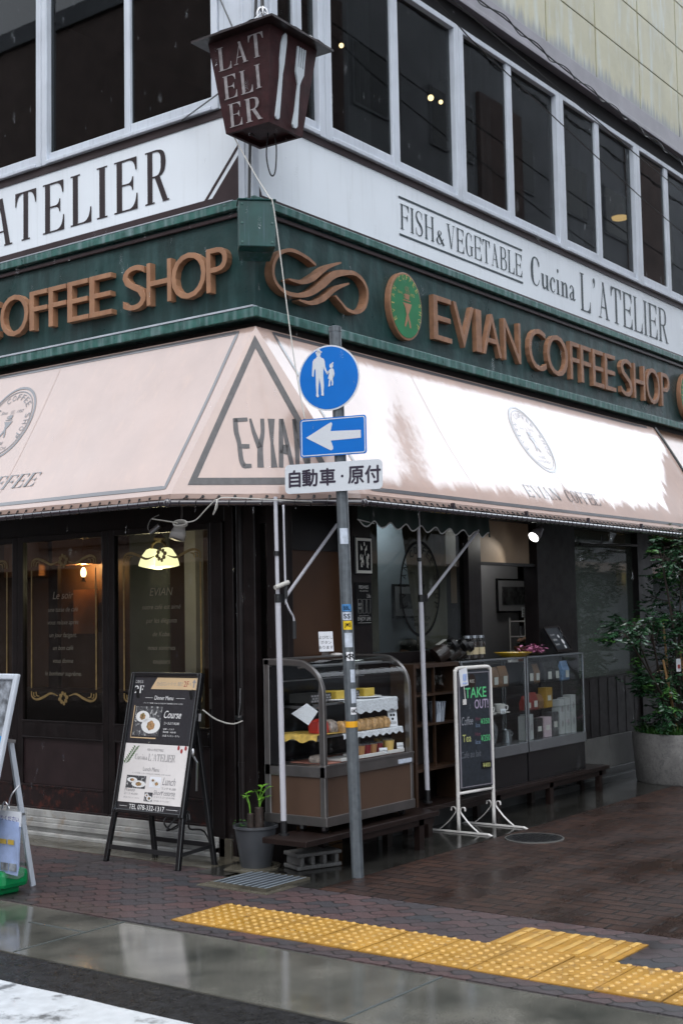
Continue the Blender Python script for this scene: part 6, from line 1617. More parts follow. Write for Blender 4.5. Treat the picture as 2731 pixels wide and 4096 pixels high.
def cake(x, lab):
    t = thing('cheese_cake', (x, 5.33, 1.064), lab, 'cake', 'cakes on the top shelf')
    obj('plate', MB().lathe((x, 5.33, 1.064), [(.09, 0), (.12, .008), (.118, .012), (.0001, .006)], 24), 'plate', t)
    obj('slice', MB().prism([(x-.07, 5.28, 1.073), (x+.08, 5.30, 1.073), (x-.02, 5.42, 1.073)], (0, 0, .055)), 'yellow_cheese', t, bevel=.004)
cake(7.10, 'yellow cheesecake slice on the top shelf left of the post'); cake(7.42, 'yellow cheesecake slice on the top shelf right of the post')
for i, (x0, x1) in enumerate(((6.78, 7.0), (7.19, 7.32))):
    t = thing('cake_box', ((x0+x1)/2, 5.40, 1.062), ('black brick-patterned cake box at the left of the top shelf', 'black brick-patterned cake box behind the post')[i], 'cake box', 'patterned cake boxes')
    obj('box', MB().box(x0, x1, 5.30, 5.48, 1.062, 1.12), 'black_pattern', t); m_ = MB()
    for j in range(3):
        for k in range(int((x1-x0)/.03)): m_.box(x0+.004+k*.03+(.012 if j % 2 else 0), x0+.026+k*.03+(.012 if j % 2 else 0)-.001, 5.298, 5.30, 1.068+j*.017, 1.08+j*.017)
    obj('pattern', m_, 'ink_grey', t)
packet((6.84, 5.3, .68), .10, .09, .05, 'wrap_clear', 'small pile of silver wrapped sweets on the case floor', None, 'sweet_pile', 'sweets')
t = card((7.09, 5.40, 1.39), .10, .135, 'handwritten white card saying the call button is here, on the case top', ["よびだし", "ボタン", "あります!"], n=(-.6, -.8, 0), g=None, name='handwritten_card')
m_ = MB(); m_.box(7.05, 7.13, 5.37, 5.43, 1.357, 1.362); m_.box(7.05, 7.13, 5.405, 5.41, 1.362, 1.39); add('card_stand', m_, 'plastic_clear', 'clear stand under the handwritten card on the case', 'card stand')
m_ = MB(); m_.ell((7.20, 5.40, 1.366), .05, .04, .012); m_.box(7.24, 7.34, 5.38, 5.42, 1.356, 1.366); add('call_button', m_, 'tray_white', 'white call button lying on top of the cake case', 'button', smooth='auto')
m_ = MB(); m_.path(smooth_pts([(7.30, 5.40, 1.366), (7.36, 5.38, 1.39), (7.42, 5.41, 1.37), (7.40, 5.37, 1.36)], 5), .004, 6); add('cord_coil', m_, 'bark', 'little brown cord coil on top of the cake case', 'cord')
# platform benches
def bench(x0, x1, y0, y1, h, legs, lab):
    t = thing('low_bench', ((x0+x1)/2, (y0+y1)/2, 0), lab, 'bench', 'low dark benches along the shopfront')
    obj('plank', MB().box(x0, x1, y0, y1, h-.035, h), 'bench', t, bevel=.004); obj('apron_rail', MB().box(x0+.55, x1-.04, y0+.02, y0+.04, h-.08, h-.035), 'bench', t)
    for lx in legs:
        for ly in (y0+.02, y1-.06): obj('leg', MB().box(lx-.03, lx+.03, ly, ly+.045, 0, h-.035), 'bench', t)
bench(6.40, 7.92, 5.06, 5.41, .25, (6.98, 7.72), 'low dark wooden bench carrying the cake display case')
bench(8.0, 11.2, 5.30, 5.56, .225, (8.2, 9.2, 10.1, 11.05), 'long low dark wooden bench below the glass counters')
# ------------------------------------------------------------------ folding awning stand with green scalloped valance
FA = thing('canopy_stand', (7.9, 5.35, 0.25), 'white-legged folding stand carrying a dark green scalloped canopy beneath the awning', 'canopy stand')
def stand_pole(x, y):
    p = obj('pole', MB().path([(x, y, .33), (x-.025, y, 1.73)], .019, 12), 'pvc_white', FA, smooth='auto')
    obj('upper_tube', MB().path([(x-.025, y, 1.70), (x-.035, y, 2.40)], .013, 12), 'pvc_white', p, smooth='auto')
    m_ = MB(); m_.path([(x, y, .25), (x, y, .34)], .02, 12); m_.path([(x, y, .245), (x, y, .26)], .035, 12); m_.path([(x-.024, y, 1.72), (x-.025, y, 1.775)], .022, 12); m_.path([(x-.033, y, 2.02), (x-.033, y, 2.05)], .017, 12); m_.bar((x-.024, y, 1.748), (x+.04, y-.004, 1.748), .03, .05, (0, 0, 1))
    obj('clamp', m_, 'black_paint', p, smooth='auto')
stand_pole(6.545, 5.35); stand_pole(8.215, 5.35)
obj('strut', MB().path([(6.585, 5.345, 1.75), (7.16, 5.345, 2.25)], .0115, 10), 'pvc_white', FA, smooth='auto'); obj('strut', MB().path([(8.245, 5.345, 1.74), (9.04, 5.345, 2.29)], .0115, 10), 'pvc_white', FA, smooth='auto')
ck = obj('crank', MB().path(smooth_pts([(6.565, 5.33, 2.35), (6.575, 5.33, 1.76), (6.58, 5.33, 1.72), (6.60, 5.32, 1.67), (6.635, 5.32, 1.63), (6.645, 5.32, 1.595)], 6), .007, 8), 'pvc_white', FA, smooth=True)
m_ = MB(); m_.path([(6.645, 5.32, 1.60), (6.645, 5.32, 1.485)], .013, 10); m_.path([(6.575, 5.33, 1.745), (6.572, 5.33, 1.84)], .014, 10); obj('grip', m_, 'black_paint', ck)
m_ = MB(); m_.path([(6.47, 5.33, 1.815), (6.59, 5.32, 1.85)], .015, 10); obj('tape_wrap', m_, 'cord_white', ck)
n = 90; vs = []; hem = []
for i in range(n+1):
    x = 7.40+1.80*i/n; ph = (x-7.40)/0.2; z = 2.275+0.022*math.cos(2*math.pi*ph)-0.02*(x-7.4)/1.8; y = 5.345+.006*math.sin(i*.6)
    vs += [(x, y, 2.46), (x, y, z)]; hem.append(V((x, y-.003, z)))
m_ = MB().raw(vs, [(2*i, 2*i+1, 2*i+3, 2*i+2) for i in range(n)]); m_.raw([(7.40, 5.345, 2.46), (9.2, 5.345, 2.46), (9.2, 5.58, 2.62), (7.40, 5.58, 2.62)], [(0, 1, 2, 3)]); m_.poly([(9.2, 5.345, 2.46), (9.2, 5.345, 2.24), (9.23, 5.345, 2.24), (9.28, 5.45, 2.5)])
obj('valance', m_, 'canopy_green', FA); m_ = MB(); m_.ribbon(hem, .010, (0, -1, 0)); m_.path([(7.40, 5.343, 2.297), (7.60, 5.343, 2.277)], .004, 6); obj('valance_hem', m_, 'hem_white', FA)
# ------------------------------------------------------------------ glass counters
def counter(x0, x1, lab):
    t = thing('glass_counter', ((x0+x1)/2, 5.47, .225), lab, 'counter', 'glass counters on the bench'); y0, y1, z0, z1 = 5.35, 5.585, .47, 1.262; r = .016; m_ = MB()
    for x in (x0, x1-r): m_.box(x, x+r, y0, y0+r, z0, z1); m_.box(x, x+r, y1-r, y1, z0, z1)
    for z in (z1-r,): m_.box(x0+r, x1-r, y0, y0+r, z, z1); m_.box(x0, x0+r, y0+r, y1-r, z, z1); m_.box(x1-r, x1, y0+r, y1-r, z, z1)
    m_.box(x0, x1, y0-.003, y1, z0, z0+.085)
    obj('frame', m_, 'pot_steel', t, bevel=.003); obj('front_glass', MB().box(x0+r, x1-r, y0+.006, y0+.01, z0+.085, z1-r), 'case_glass', t); obj('top_glass', MB().box(x0+r, x1-r, y0+r, y1-r, z1-.008, z1-.003), 'case_glass', t)
    for z in (.80, 1.02): obj('shelf', MB().box(x0+r, x1-r, y0+.03, y1-.02, z, z+.006), 'case_glass', t)
    obj('base_cabinet', MB().box(x0, x1, 5.365, 5.585, .225, .47), 'black_gloss', t)
counter(8.74, 9.765, 'glass counter of cups and coffee bags behind the take out sign'); counter(9.79, 10.84, 'glass counter of boxes and coffee bags at the right end of the bench')
t = thing('wooden_shelf', (8.4, 5.45, .225), 'dark wooden shelf unit of hanging glasses left of the glass counters', 'shelf unit')
m_ = MB(); m_.box(8.10, 8.13, 5.37, 5.58, .225, 1.26); m_.box(8.70, 8.73, 5.37, 5.58, .225, 1.26); m_.box(8.13, 8.70, 5.37, 5.58, 1.23, 1.26); m_.box(8.13, 8.70, 5.37, 5.58, 1.02, 1.035); m_.box(8.13, 8.70, 5.37, 5.58, .80, .815); m_.box(8.13, 8.70, 5.37, 5.58, .47, .49); m_.box(8.40, 8.415, 5.39, 5.41, .49, 1.23)
obj('carcass', m_, 'shelf_wood', t); obj('back', MB().box(8.13, 8.70, 5.57, 5.58, .49, 1.23), 'wall_in_dark', t)
for i, (x, z) in enumerate(((8.25, 1.16), (8.33, 1.16), (8.50, 1.16), (8.58, 1.16))):
    add('wine_glass', MB().lathe((x, 5.44, z-.07), [(.02, 0), (.034, .03), (.036, .06), (.03, .075), (.006, .08), (.004, .13), (.028, .138)], 16), 'case_glass', 'upside-down stemmed glass hanging in the wooden shelf, '+('first from the left', 'second from the left', 'third from the left', 'fourth from the left')[i], 'glass', 'hanging glasses', smooth='auto')
t = thing('striped_cup', (8.50, 5.43, .816), 'fluted grey and white striped paper cup on the wooden shelf', 'cup'); m_ = MB(); n = 40; vs = []
for z, r in ((0, .048), (.15, .065)):
    for k in range(n): a = 2*math.pi*k/n; q = r*(1+.06*(k % 2)); vs.append((8.50+q*math.cos(a), 5.43+q*math.sin(a), .816+z))
m_.raw(vs, [(k, (k+1) % n, n+(k+1) % n, n+k) for k in range(n)]+[tuple(range(n-1, -1, -1))]); obj('cup', m_, 'striped', t)
# things on the counters
def jar_round(x, y, z, r, h, lab, tilt=False):
    t = thing('coffee_jar', (x, y, z), lab, 'jar', 'glass coffee jars'); 
    if tilt:
        ax = V((.75, -.45, .5)).normalized(); c_ = V((x, y, z+r*.95))-ax*h*.45
        obj('glass', MB().lathe(c_, [(r*.9, 0), (r, .01), (r, h*.8), (r*.75, h)], 20, axis=ax), 'case_glass', t, smooth='auto'); obj('beans', MB().lathe(c_+ax*.006, [(.0001, 0), (r*.9, 0), (r*.93, h*.6), (.0001, h*.62)], 18, axis=ax), 'coffee', t); cap = MB().lathe(c_+ax*h, [(r*.8, 0), (r*.8, .03), (.0001, .032)], 18, axis=ax); obj('lid', cap, 'iron', t)
        u = ax.cross(Z).normalized(); nn = ax.cross(u); nn = nn if nn.z > 0 else -nn
        mb = MB().obox(c_+ax*h*.55+nn*(r+.002)-V((.0, r*.2, 0)), ax*.04, u*.032, nn*.001); obj('label', mb, 'label_paper', t)
    else:
        obj('glass', MB().lathe((x, y, z), [(r, 0), (r*1.0, h*.8), (r*.8, h*.9)], 18), 'case_glass', t, smooth='auto'); obj('beans', MB().lathe((x, y, z+.004), [(.0001, 0), (r*.92, 0), (r*.92, h*.7), (.0001, h*.72)], 16), 'coffee', t); obj('lid', MB().lathe((x, y, z+h*.9), [(r*.86, 0), (r*.86, .022), (.0001, .024)], 18), 'pot_steel', t)
        mb = MB(); vs = []
        for i in range(7):
            a = R(195+80*i/6); vs += [(x+r*1.02*math.cos(a), y+r*1.02*math.sin(a), z+h*.2), (x+r*1.02*math.cos(a), y+r*1.02*math.sin(a), z+h*.5)]
        obj('label', mb.raw(vs, [(2*i, 2*i+1, 2*i+3, 2*i+2) for i in range(6)]), 'label_cream', t)
jar_round(8.66, 5.47, 1.265, .075, .17, 'big tilted glass jar of coffee beans at the left end of the counter top', True); jar_round(8.80, 5.46, 1.265, .07, .17, 'tilted glass coffee jar with a white label, second in the row', True); jar_round(8.93, 5.48, 1.265, .062, .15, 'tilted glass coffee jar with a white label, closest to the upright jars', True)
for i, x in enumerate((9.05, 9.15, 9.25)): jar_round(x, 5.48, 1.264, .042, .185, ('upright glass coffee jar standing next to the tilted jars', 'upright glass coffee jar in the middle of three', 'upright glass coffee jar at the right of three')[i])
t = thing('dish', (9.735, 5.45, 1.264), 'shallow bright yellow dish on the glass counter beside the pink flowers', 'dish'); obj('bowl', MB().lathe((9.735, 5.45, 1.264), [(.10, 0), (.16, .032), (.165, .034), (.155, .03), (.095, .006), (.0001, .006)], 32), 'yellow_plastic', t, smooth='auto')
t = thing('pink_flowers', (10.05, 5.45, 1.264), 'bunch of pink artificial flowers lying in a brown dish on the counter', 'flowers'); obj('dish', MB().lathe((10.05, 5.45, 1.264), [(.07, 0), (.13, .018), (.0001, .01)], 24), 'bark', t); m_ = MB(); r3 = random.Random(3)
for i in range(80):
    c_ = V((10.05+r3.gauss(0, .08), 5.43+r3.gauss(0, .03), 1.285+abs(r3.gauss(0, .03)))); a = r3.uniform(0, 6.28); d1_ = V((math.cos(a), math.sin(a)*.6, r3.uniform(-.3, .8))).normalized(); lobed(m_, c_, d1_, Z, r3.uniform(.035, .06))
obj('petal', m_, 'pink_petal', t)
t = thing('chalk_sign', (10.63, 5.50, 1.264), 'small framed chalkboard of coffee drawings leaning on the counter by the black pillar', 'chalkboard'); q0, q1 = V((10.55, 5.46, 1.281)), V((10.82, 5.46, 1.293)); q2, q3 = V((10.415, 5.52, 1.49)), V((10.69, 5.52, 1.50)); nq = (q1-q0).cross(q2-q0).normalized(); nq = nq if nq.y < 0 else -nq
m_ = MB().prism([q0, q1, q3, q2], -nq*.015); obj('slate', m_, 'chalk_board', t); m_ = MB(); m_.ribbon([q0, q1, q3, q2, q0], .022, nq, .008); obj('frame', m_, 'bench', t); uq, vq = (q1-q0).normalized(), (q2-q0).normalized(); m_ = MB()
for i, s_ in enumerate(("specialty", "coffee", "beans")): put_text(m_, s_, q0+uq*.04+vq*(.16-.05*i), uq, vq, h=.022, n=nq, lift=.003)
for a, b, rr_ in ((.17, .15, .018), (.20, .09, .028), (.19, .035, .02)): m_.poly([q0+uq*(a+rr_*.8*math.cos(i*.63))+vq*(b+rr_*math.sin(i*.63))+nq*.003 for i in range(10)])
obj('drawing', m_, 'ink_white', t)
# contents of the counters
def bag(x, y, z, w, h, m, lab, tagged=True, grp='coffee bags in the counters'):
    t = thing('coffee_bag', (x, y, z), lab, 'coffee bag', grp); d = .05; mb = MB(); mb.raw([(x-w/2, y-d/2, z), (x+w/2, y-d/2, z), (x+w/2, y+d/2, z), (x-w/2, y+d/2, z), (x-w/2*.96, y-d*.6, z+h*.5), (x+w/2*.96, y-d*.6, z+h*.5), (x+w/2*.96, y+d*.6, z+h*.5), (x-w/2*.96, y+d*.6, z+h*.5), (x-w/2*.9, y-.004, z+h), (x+w/2*.9, y-.004, z+h), (x+w/2*.9, y+.004, z+h), (x-w/2*.9, y+.004, z+h)], [(3, 2, 1, 0), (0, 1, 5, 4), (1, 2, 6, 5), (2, 3, 7, 6), (3, 0, 4, 7), (4, 5, 9, 8), (5, 6, 10, 9), (6, 7, 11, 10), (7, 4, 8, 11), (8, 9, 10, 11)]); obj('bag', mb, m, t, bevel=.004)
    if tagged: obj('tag', MB().box(x-w*.12, x+w*.28, y-d*.72, y-d*.68, z+h*.12, z+h*.5), 'label_paper', t)
bag(9.37, 5.45, 1.027, .15, .16, 'bag_brown', 'brown coffee bag on the top shelf of the left counter, beside the sign stand'); bag(9.54, 5.46, 1.027, .15, .165, 'bag_brown', 'brown coffee bag with a big tag on the top shelf of the left counter')
bag(9.97, 5.45, 1.027, .14, .17, 'bag_dark', 'dark coffee bag with a tag at the left of the right counter top shelf'); bag(10.12, 5.47, 1.027, .13, .16, 'bag_brown', 'brown coffee bag second on the right counter top shelf'); bag(10.30, 5.45, 1.027, .15, .17, 'bag_dark', 'dark coffee bag third on the right counter top shelf'); bag(10.46, 5.46, 1.027, .14, .17, 'bag_dark', 'dark coffee bag fourth on the right counter top shelf'); bag(10.65, 5.46, 1.027, .14, .165, 'bag_blue', 'blue coffee bag at the right end of the top shelf')
bag(9.90, 5.44, .807, .12, .12, 'bag_red', 'red snack bag with a white tag on the middle shelf'); bag(10.03, 5.45, .807, .14, .14, 'bag_red', 'larger red snack bag in the middle of the shelf'); bag(10.15, 5.45, .807, .10, .12, 'bag_brown', 'small brown bag next to the yellow box', False)
for i, (x, y, z, w, h, m, lab) in enumerate(((10.26, 5.44, .807, .11, .17, 'box_yellow', 'yellow and red snack box on the middle shelf of the right counter'), (9.86, 5.43, .557, .08, .20, 'box_white', 'white carton with a thin bow on the right counter floor'), (9.95, 5.46, .557, .09, .21, 'box_white', 'white carton second on the right counter floor'), (10.07, 5.44, .557, .11, .17, 'bag_dark', 'dark framed gift box on the right counter floor'), (10.22, 5.44, .557, .13, .17, 'pink_card', 'pale pink carton on the right counter floor'), (10.38, 5.45, .557, .11, .2, 'photo_grey', 'black and white patterned box on the right counter floor'), (10.51, 5.45, .557, .09, .30, 'box_white', 'tall white drip coffee box left of the two tallest'), (10.62, 5.45, .557, .09, .31, 'box_white', 'tall white drip coffee box in the middle'), (10.73, 5.45, .557, .09, .33, 'box_white', 'tallest white drip coffee box at the corner of the counter'))):
    t = thing('gift_box', (x, y, z), lab, 'box', 'boxes in the right counter'); obj('carton', MB().box(x-w/2, x+w/2, y-.04, y+.04, z, z+h), m, t, bevel=.002); mb = MB(); cy_ = y-.042
    if h > .25:
        for zc in (.3, .72): mb.poly([(x+.02*math.cos(k*.52), cy_, z+h*zc+.03*math.sin(k*.52)) for k in range(12)][::-1])
    else: mb.box(x-w*.3, x+w*.25, cy_-.001, cy_, z+h*.35, z+h*.6)
    obj('print', mb, 'ink_grey' if m == 'box_white' else 'label_paper', t)
for i, (x, lab) in enumerate(((9.25, 'white coffee cup on the middle shelf just right of the take out sign'), (9.47, 'white coffee cup with saucer and card on the middle shelf'))):
    t = thing('coffee_cup', (x, 5.44, .807), lab, 'cup', 'white cups in the left counter'); obj('cup', MB().lathe((x, 5.44, .815), [(.022, 0), (.042, .03), (.048, .07), (.044, .07), (.036, .02), (.0001, .012)], 20), 'tray_white', t, smooth='auto'); obj('saucer', MB().lathe((x, 5.44, .807), [(.035, 0), (.085, .012), (.08, .014), (.0001, .006)], 24), 'tray_white', t); obj('handle', MB().path(smooth_pts([(x+.042, 5.42, .87), (x+.075, 5.41, .865), (x+.065, 5.41, .835), (x+.04, 5.42, .835)], 4), .005, 6), 'tray_white', t)
card((9.43, 5.385, .81), .06, .04, 'small white card propped before the saucer on the counter shelf', ["cup"], n=(-.2, -.98, 0))
t = thing('coffee_grinder', (9.30, 5.47, .557), 'grey curved drip stand on the floor of the left glass counter', 'coffee maker'); m_ = MB(); q = smooth_pts([(9.22, 5.46, .57), (9.30, 5.46, .60), (9.33, 5.46, .68), (9.27, 5.46, .75), (9.20, 5.46, .77)], 5); m_.ribbon(q, .05, (0, -1, 0), .06); obj('body', m_, 'pot_steel', t); obj('foot', MB().lathe((9.25, 5.47, .557), [(.07, 0), (.07, .02), (.0001, .025)], 20), 'pot_steel', t)
t = thing('milk_jug', (9.60, 5.46, .557), 'small steel milk jug on the floor of the left glass counter', 'jug'); obj('body', MB().lathe((9.60, 5.46, .557), [(.04, 0), (.045, .03), (.034, .09), (.038, .11), (.034, .11), (.0001, .02)], 20), 'pot_steel', t, smooth='auto'); obj('handle', MB().path(smooth_pts([(9.638, 5.45, .65), (9.67, 5.44, .63), (9.64, 5.45, .59)], 4), .005, 6), 'pot_steel', t)
m_ = MB(); m_.box(9.60, 9.73, 5.40, 5.43, 1.218, 1.245); add('power_strip', m_, 'tray_white', 'white power strip under the glass top of the left counter', 'power strip', bevel=.004)
# take-out sign
TO = thing('sign_stand', (8.655, 5.2, 0), 'white tube stand with a green and pink chalk board reading TAKE OUT', 'sign stand'); xl, xr, yl, yr = 8.455, 8.872, 5.235, 5.175
def TP2(u, z, l=0.0): 
    a_ = V((xl, yl, 0)).lerp(V((xr, yr, 0)), u); return a_+Z*z+V((-.14, -.99, 0))*l
ut = (V((xr, yr, 0))-V((xl, yl, 0))).normalized(); ntk = V((ut.y, -ut.x, 0))
m_ = MB(); m_.path(smooth_pts([TP2(0, .02), TP2(0, .6), TP2(0, 1.15), TP2(0.02, 1.20), TP2(.10, 1.218), TP2(.5, 1.218), TP2(.90, 1.218), TP2(.98, 1.20), TP2(1, 1.15), TP2(1, .6), TP2(1, .02)], 5), .0145, 12); m_.path([TP2(0, .29), TP2(1, .29)], .011, 10)
obj('frame', m_, 'frame_white', TO, smooth=True); m_ = MB(); m_.prism([TP2(.05, .315), TP2(.96, .315), TP2(.96, 1.195), TP2(.05, 1.195)], ntk*.008); obj('panel', m_, 'chalk_board', TO); m_ = MB(); m_.ribbon([TP2(.07, .33, .01), TP2(.94, .33, .01), TP2(.94, 1.18, .01), TP2(.07, 1.18, .01), TP2(.07, .33, .01)], .016, ntk, .003); obj('panel_edge', m_, 'beam_grey', TO)
for u in (0, 1):
    b_ = TP2(u, 0); m_ = MB(); m_.obox(b_+Z*.012, V((.002, -.255, 0)), V((.013, 0, 0)), Z*.005); m_.bar(b_+V((0, -.25, .014)), b_+V((0, -.285, .0)), .026, .008, (0, 0, 1)); m_.bar(b_+V((0, .25, .014)), b_+V((0, .285, .0)), .026, .008, (0, 0, 1))
    ft = obj('foot', m_, 'frame_white', TO); m_ = MB()
    for sg in (-1, 1):
        q = smooth_pts([b_+V((0, sg*.17, .018)), b_+V((0, sg*.10, .07)), b_+V((0, sg*.045, .125)), b_+V((0, sg*.02, .16)), b_+V((0, sg*.03, .19)), b_+V((0, sg*.055, .19)), b_+V((0, sg*.06, .165))], 5); m_.ribbon([p-X*.009 for p in q], .004, X, .018)
    obj('scroll', m_, 'frame_white', ft)
def CT(s_, u, z, wd, h, m, name='chalk_text', sh=0.0, off=0.012):
    mb = MB(); put_text(mb, s_, TP2(u, z, .0)+ntk*.009, ut, Z, w=wd, h=h, n=ntk, lift=.001, offset=off, shear=sh); obj(name, mb, m, TO)
CT("TAKE", .24, 0.99, .255, .078, 'chalk_green'); CT("OUT!", .50, .905, .165, .07, 'chalk_pink'); CT("Coffee", .12, .79, .135, .062, 'chalk_grey', sh=.15, off=0); CT("Hot", .52, .815, .06, .028, 'chalk_red', off=0); CT("Ice", .52, .765, .05, .032, 'chalk_blue', off=0); CT("¥350", .66, .785, .11, .042, 'chalk_green', off=.004); CT("Tea", .14, .665, .10, .055, 'chalk_yellow', off=.004); CT("Hot", .50, .70, .065, .028, 'chalk_red', off=0); CT("Ice", .50, .64, .06, .032, 'chalk_blue', off=0); CT("¥350", .66, .655, .11, .048, 'chalk_green', off=.004); CT("Cafe au lait", .08, .545, .24, .05, 'chalk_dim', sh=.15, off=0)
m_ = MB(); m_.obox(TP2(.79, .475)+ntk*.011, ut*.06, Z*.028, ntk*.002); pt = obj('price_patch', m_, 'black_paint', TO); m_ = MB(); put_text(m_, "¥400", TP2(.68, .458)+ntk*.0135, ut, Z, w=.09, h=.034, n=ntk, lift=.001, offset=.01); obj('price', m_, 'chalk_yellow', pt)
m_ = MB(); m_.poly([TP2(.45+.105*math.cos(i*.4), 1.115+.057*math.sin(i*.4))+ntk*.0095 for i in range(16)]); em = obj('emblem', m_, 'coffee', TO); m_ = MB(); put_text(m_, "REC", TP2(.38, 1.105)+ntk*.0095, ut, Z, w=.055, h=.022, n=ntk, lift=.001); obj('emblem_text', m_, 'label_paper', em)
HT = thing('hanging_tag', TP2(.08, 1.0), 'small white leaflet and plastic tag clipped to the corner of the take out stand', 'tag'); m_ = MB(); m_.poly([TP2(.05, 1.205, .02), TP2(.28, 1.225, .02), TP2(.30, 1.09, .024), TP2(.08, 1.08, .024)]); obj('leaflet', m_, 'paper', HT); m_ = MB(); m_.obox(TP2(.20, 1.15, .026), ut*.02, Z*.025, ntk*.001); m_.obox(TP2(.2, 1.105, .027), ut*.026, Z*.006, ntk*.001); obj('leaflet_print', m_, 'paper_blue', HT); m_ = MB(); m_.path([TP2(.17, 1.09, .024), TP2(.2, .985, .024)], .003, 6); m_.obox(TP2(.18, .965, .024), ut*.018, Z*.02, ntk*.004); obj('clip', m_, 'tray_white', HT)

# ------------------------------------------------------------------ posters on the black post
t = thing('framed_poster', (7.765, 5.575, 1.96), 'black and white framed street picture high on the black post', 'picture')
m_ = MB(); m_.box(7.665, 7.875, 5.562, 5.578, 1.925, 2.20); obj('frame', m_, 'black_gloss', t, bevel=.003)
m_ = MB(); m_.box(7.675, 7.865, 5.558, 5.562, 1.935, 2.19); obj('mount', m_, 'label_paper', t)
m_ = MB(); m_.box(7.69, 7.85, 5.555, 5.558, 1.955, 2.17); ph = obj('print', m_, 'ink_black', t)
m_ = MB(); r5 = random.Random(5)
for i in range(16):
    a, b = r5.uniform(7.70, 7.83), r5.uniform(1.97, 2.14); m_.poly([(a, 5.553, b), (a+r5.uniform(.006, .02), 5.553, b+r5.uniform(-.01, .01)), (a+r5.uniform(.006, .02), 5.553, b+r5.uniform(.02, .05)), (a, 5.553, b+r5.uniform(.02, .05))])
obj('print_detail', m_, 'label_paper', ph)
t = thing('coffee_poster', (7.76, 5.575, 1.57), 'narrow black coffee poster lettered FRESHNESS and ENJOY LIFE on the black post', 'poster')
m_ = MB(); m_.box(7.672, 7.86, 5.566, 5.578, 1.562, 1.868); obj('sheet', m_, 'ink_black', t)
m_ = MB()
def WT(s_, x, z, w_, h): put_text(m_, s_, (x, 5.566, z), X, Z, w=w_, h=h, n=(0, -1, 0), lift=.0015, offset=.008)
WT("FRESHNESS", .0+7.705, 1.822, .12, .024); WT("YOU CAN'T BUY", 7.71, 1.80, .11, .012); WT("Coffee", 7.80, 1.755, .05, .03); WT("BEST", 7.695, 1.70, .04, .018); WT("EVERY", 7.695, 1.672, .04, .018); WT("ENJOY LIFE", 7.685, 1.583, .16, .034); WT("GOOD DAYS START WITH", 7.70, 1.622, .12, .008)
for x in (7.69, 7.745, 7.80): m_.ribbon([(x, 5.564, 1.745), (x+.045, 5.564, 1.745), (x+.04, 5.564, 1.645), (x+.005, 5.564, 1.645), (x, 5.564, 1.745)], .003, (0, -1, 0))
m_.ribbon([(7.685, 5.564, 1.575), (7.85, 5.564, 1.575)], .003, (0, -1, 0)); obj('lettering', m_, 'poster_chalk', t)
# ------------------------------------------------------------------ pictures and goods inside
def framed(name, x0, x1, z0, z1, y, lab, grp='framed pictures inside the shop'):
    t = thing(name, ((x0+x1)/2, y, z0), lab, 'picture', grp); m_ = MB(); m_.box(x0, x1, y-.02, y, z0, z1); obj('frame', m_, 'black_gloss', t); m_ = MB(); m_.box(x0+.02, x1-.02, y-.024, y-.02, z0+.02, z1-.02); obj('mount', m_, 'wall_pale', t); m_ = MB(); m_.box(x0+.08, x1-.08, y-.028, y-.024, z0+.08, z1-.08); obj('photo', m_, 'photo_grey', t); return t

framed('framed_picture', 11.28, 12.0, 1.63, 1.97, 6.49, 'grey framed photograph of foliage on the pale wall behind the counter opening')
framed('framed_picture', 9.18, 9.76, 1.60, 1.89, 6.29, 'framed picture seen through the display window behind the oval emblem')

t = thing('wall_calendar', (11.78, 6.40, 1.58), 'small white wall calendar hanging in front of the pale kitchen wall', 'calendar'); m_ = MB(); m_.box(11.60, 11.86, 6.38, 6.384, 1.585, 1.685); obj('sheet', m_, 'paper', t); m_ = MB()
for i in range(6):
    for j in range(3): m_.box(11.615+.04*i, 11.638+.04*i, 6.377, 6.38, 1.60+.026*j, 1.612+.026*j)
obj('dates', m_, 'ink_grey', t)
t = thing('kitchen_trolley', (11.7, 6.4, 0), 'thin white wire trolley of dishes in the kitchen behind the opening', 'trolley'); m_ = MB()
for x in (11.42, 11.88):
    for y in (6.25, 6.42): m_.path([(x, y, 0), (x, y, 1.58)], .008, 6)
for z in (1.25, 1.39, 1.54): m_.box(11.42, 11.88, 6.25, 6.42, z, z+.012)
obj('rack', m_, 'frame_white', t); m_ = MB()
for i in range(8): m_.lathe((11.47+.05*i, 6.33, 1.402), [(.02, 0), (.02, .09), (.014, .1)], 8)
for i in range(4): m_.lathe((11.5+.09*i, 6.33, 1.262), [(.03, 0), (.04, .04), (.0001, .03)], 10)
obj('dishes', m_, 'photo_grey', t)
t = thing('flower_pot', (10.62, 5.85, 1.16), 'terracotta flower pot standing behind the pink flowers in the opening', 'flower pot'); obj('pot', MB().lathe((10.62, 5.85, 1.18), [(.05, 0), (.068, .12), (.075, .12), (.075, .145), (.062, .145), (.06, .12), (.0001, .12)], 24), 'terracotta', t, smooth='auto'); m_ = MB()
for i in range(14): a = i*2.4; lobed(m_, (10.62, 5.85, 1.31), (math.cos(a), math.sin(a), .9), Z, .09)
obj('leaf', m_, 'leaf_dark', t); obj('shelf_board', MB().box(9.5, 11.1, 5.70, 6.0, 1.13, 1.178), 'bench', B)
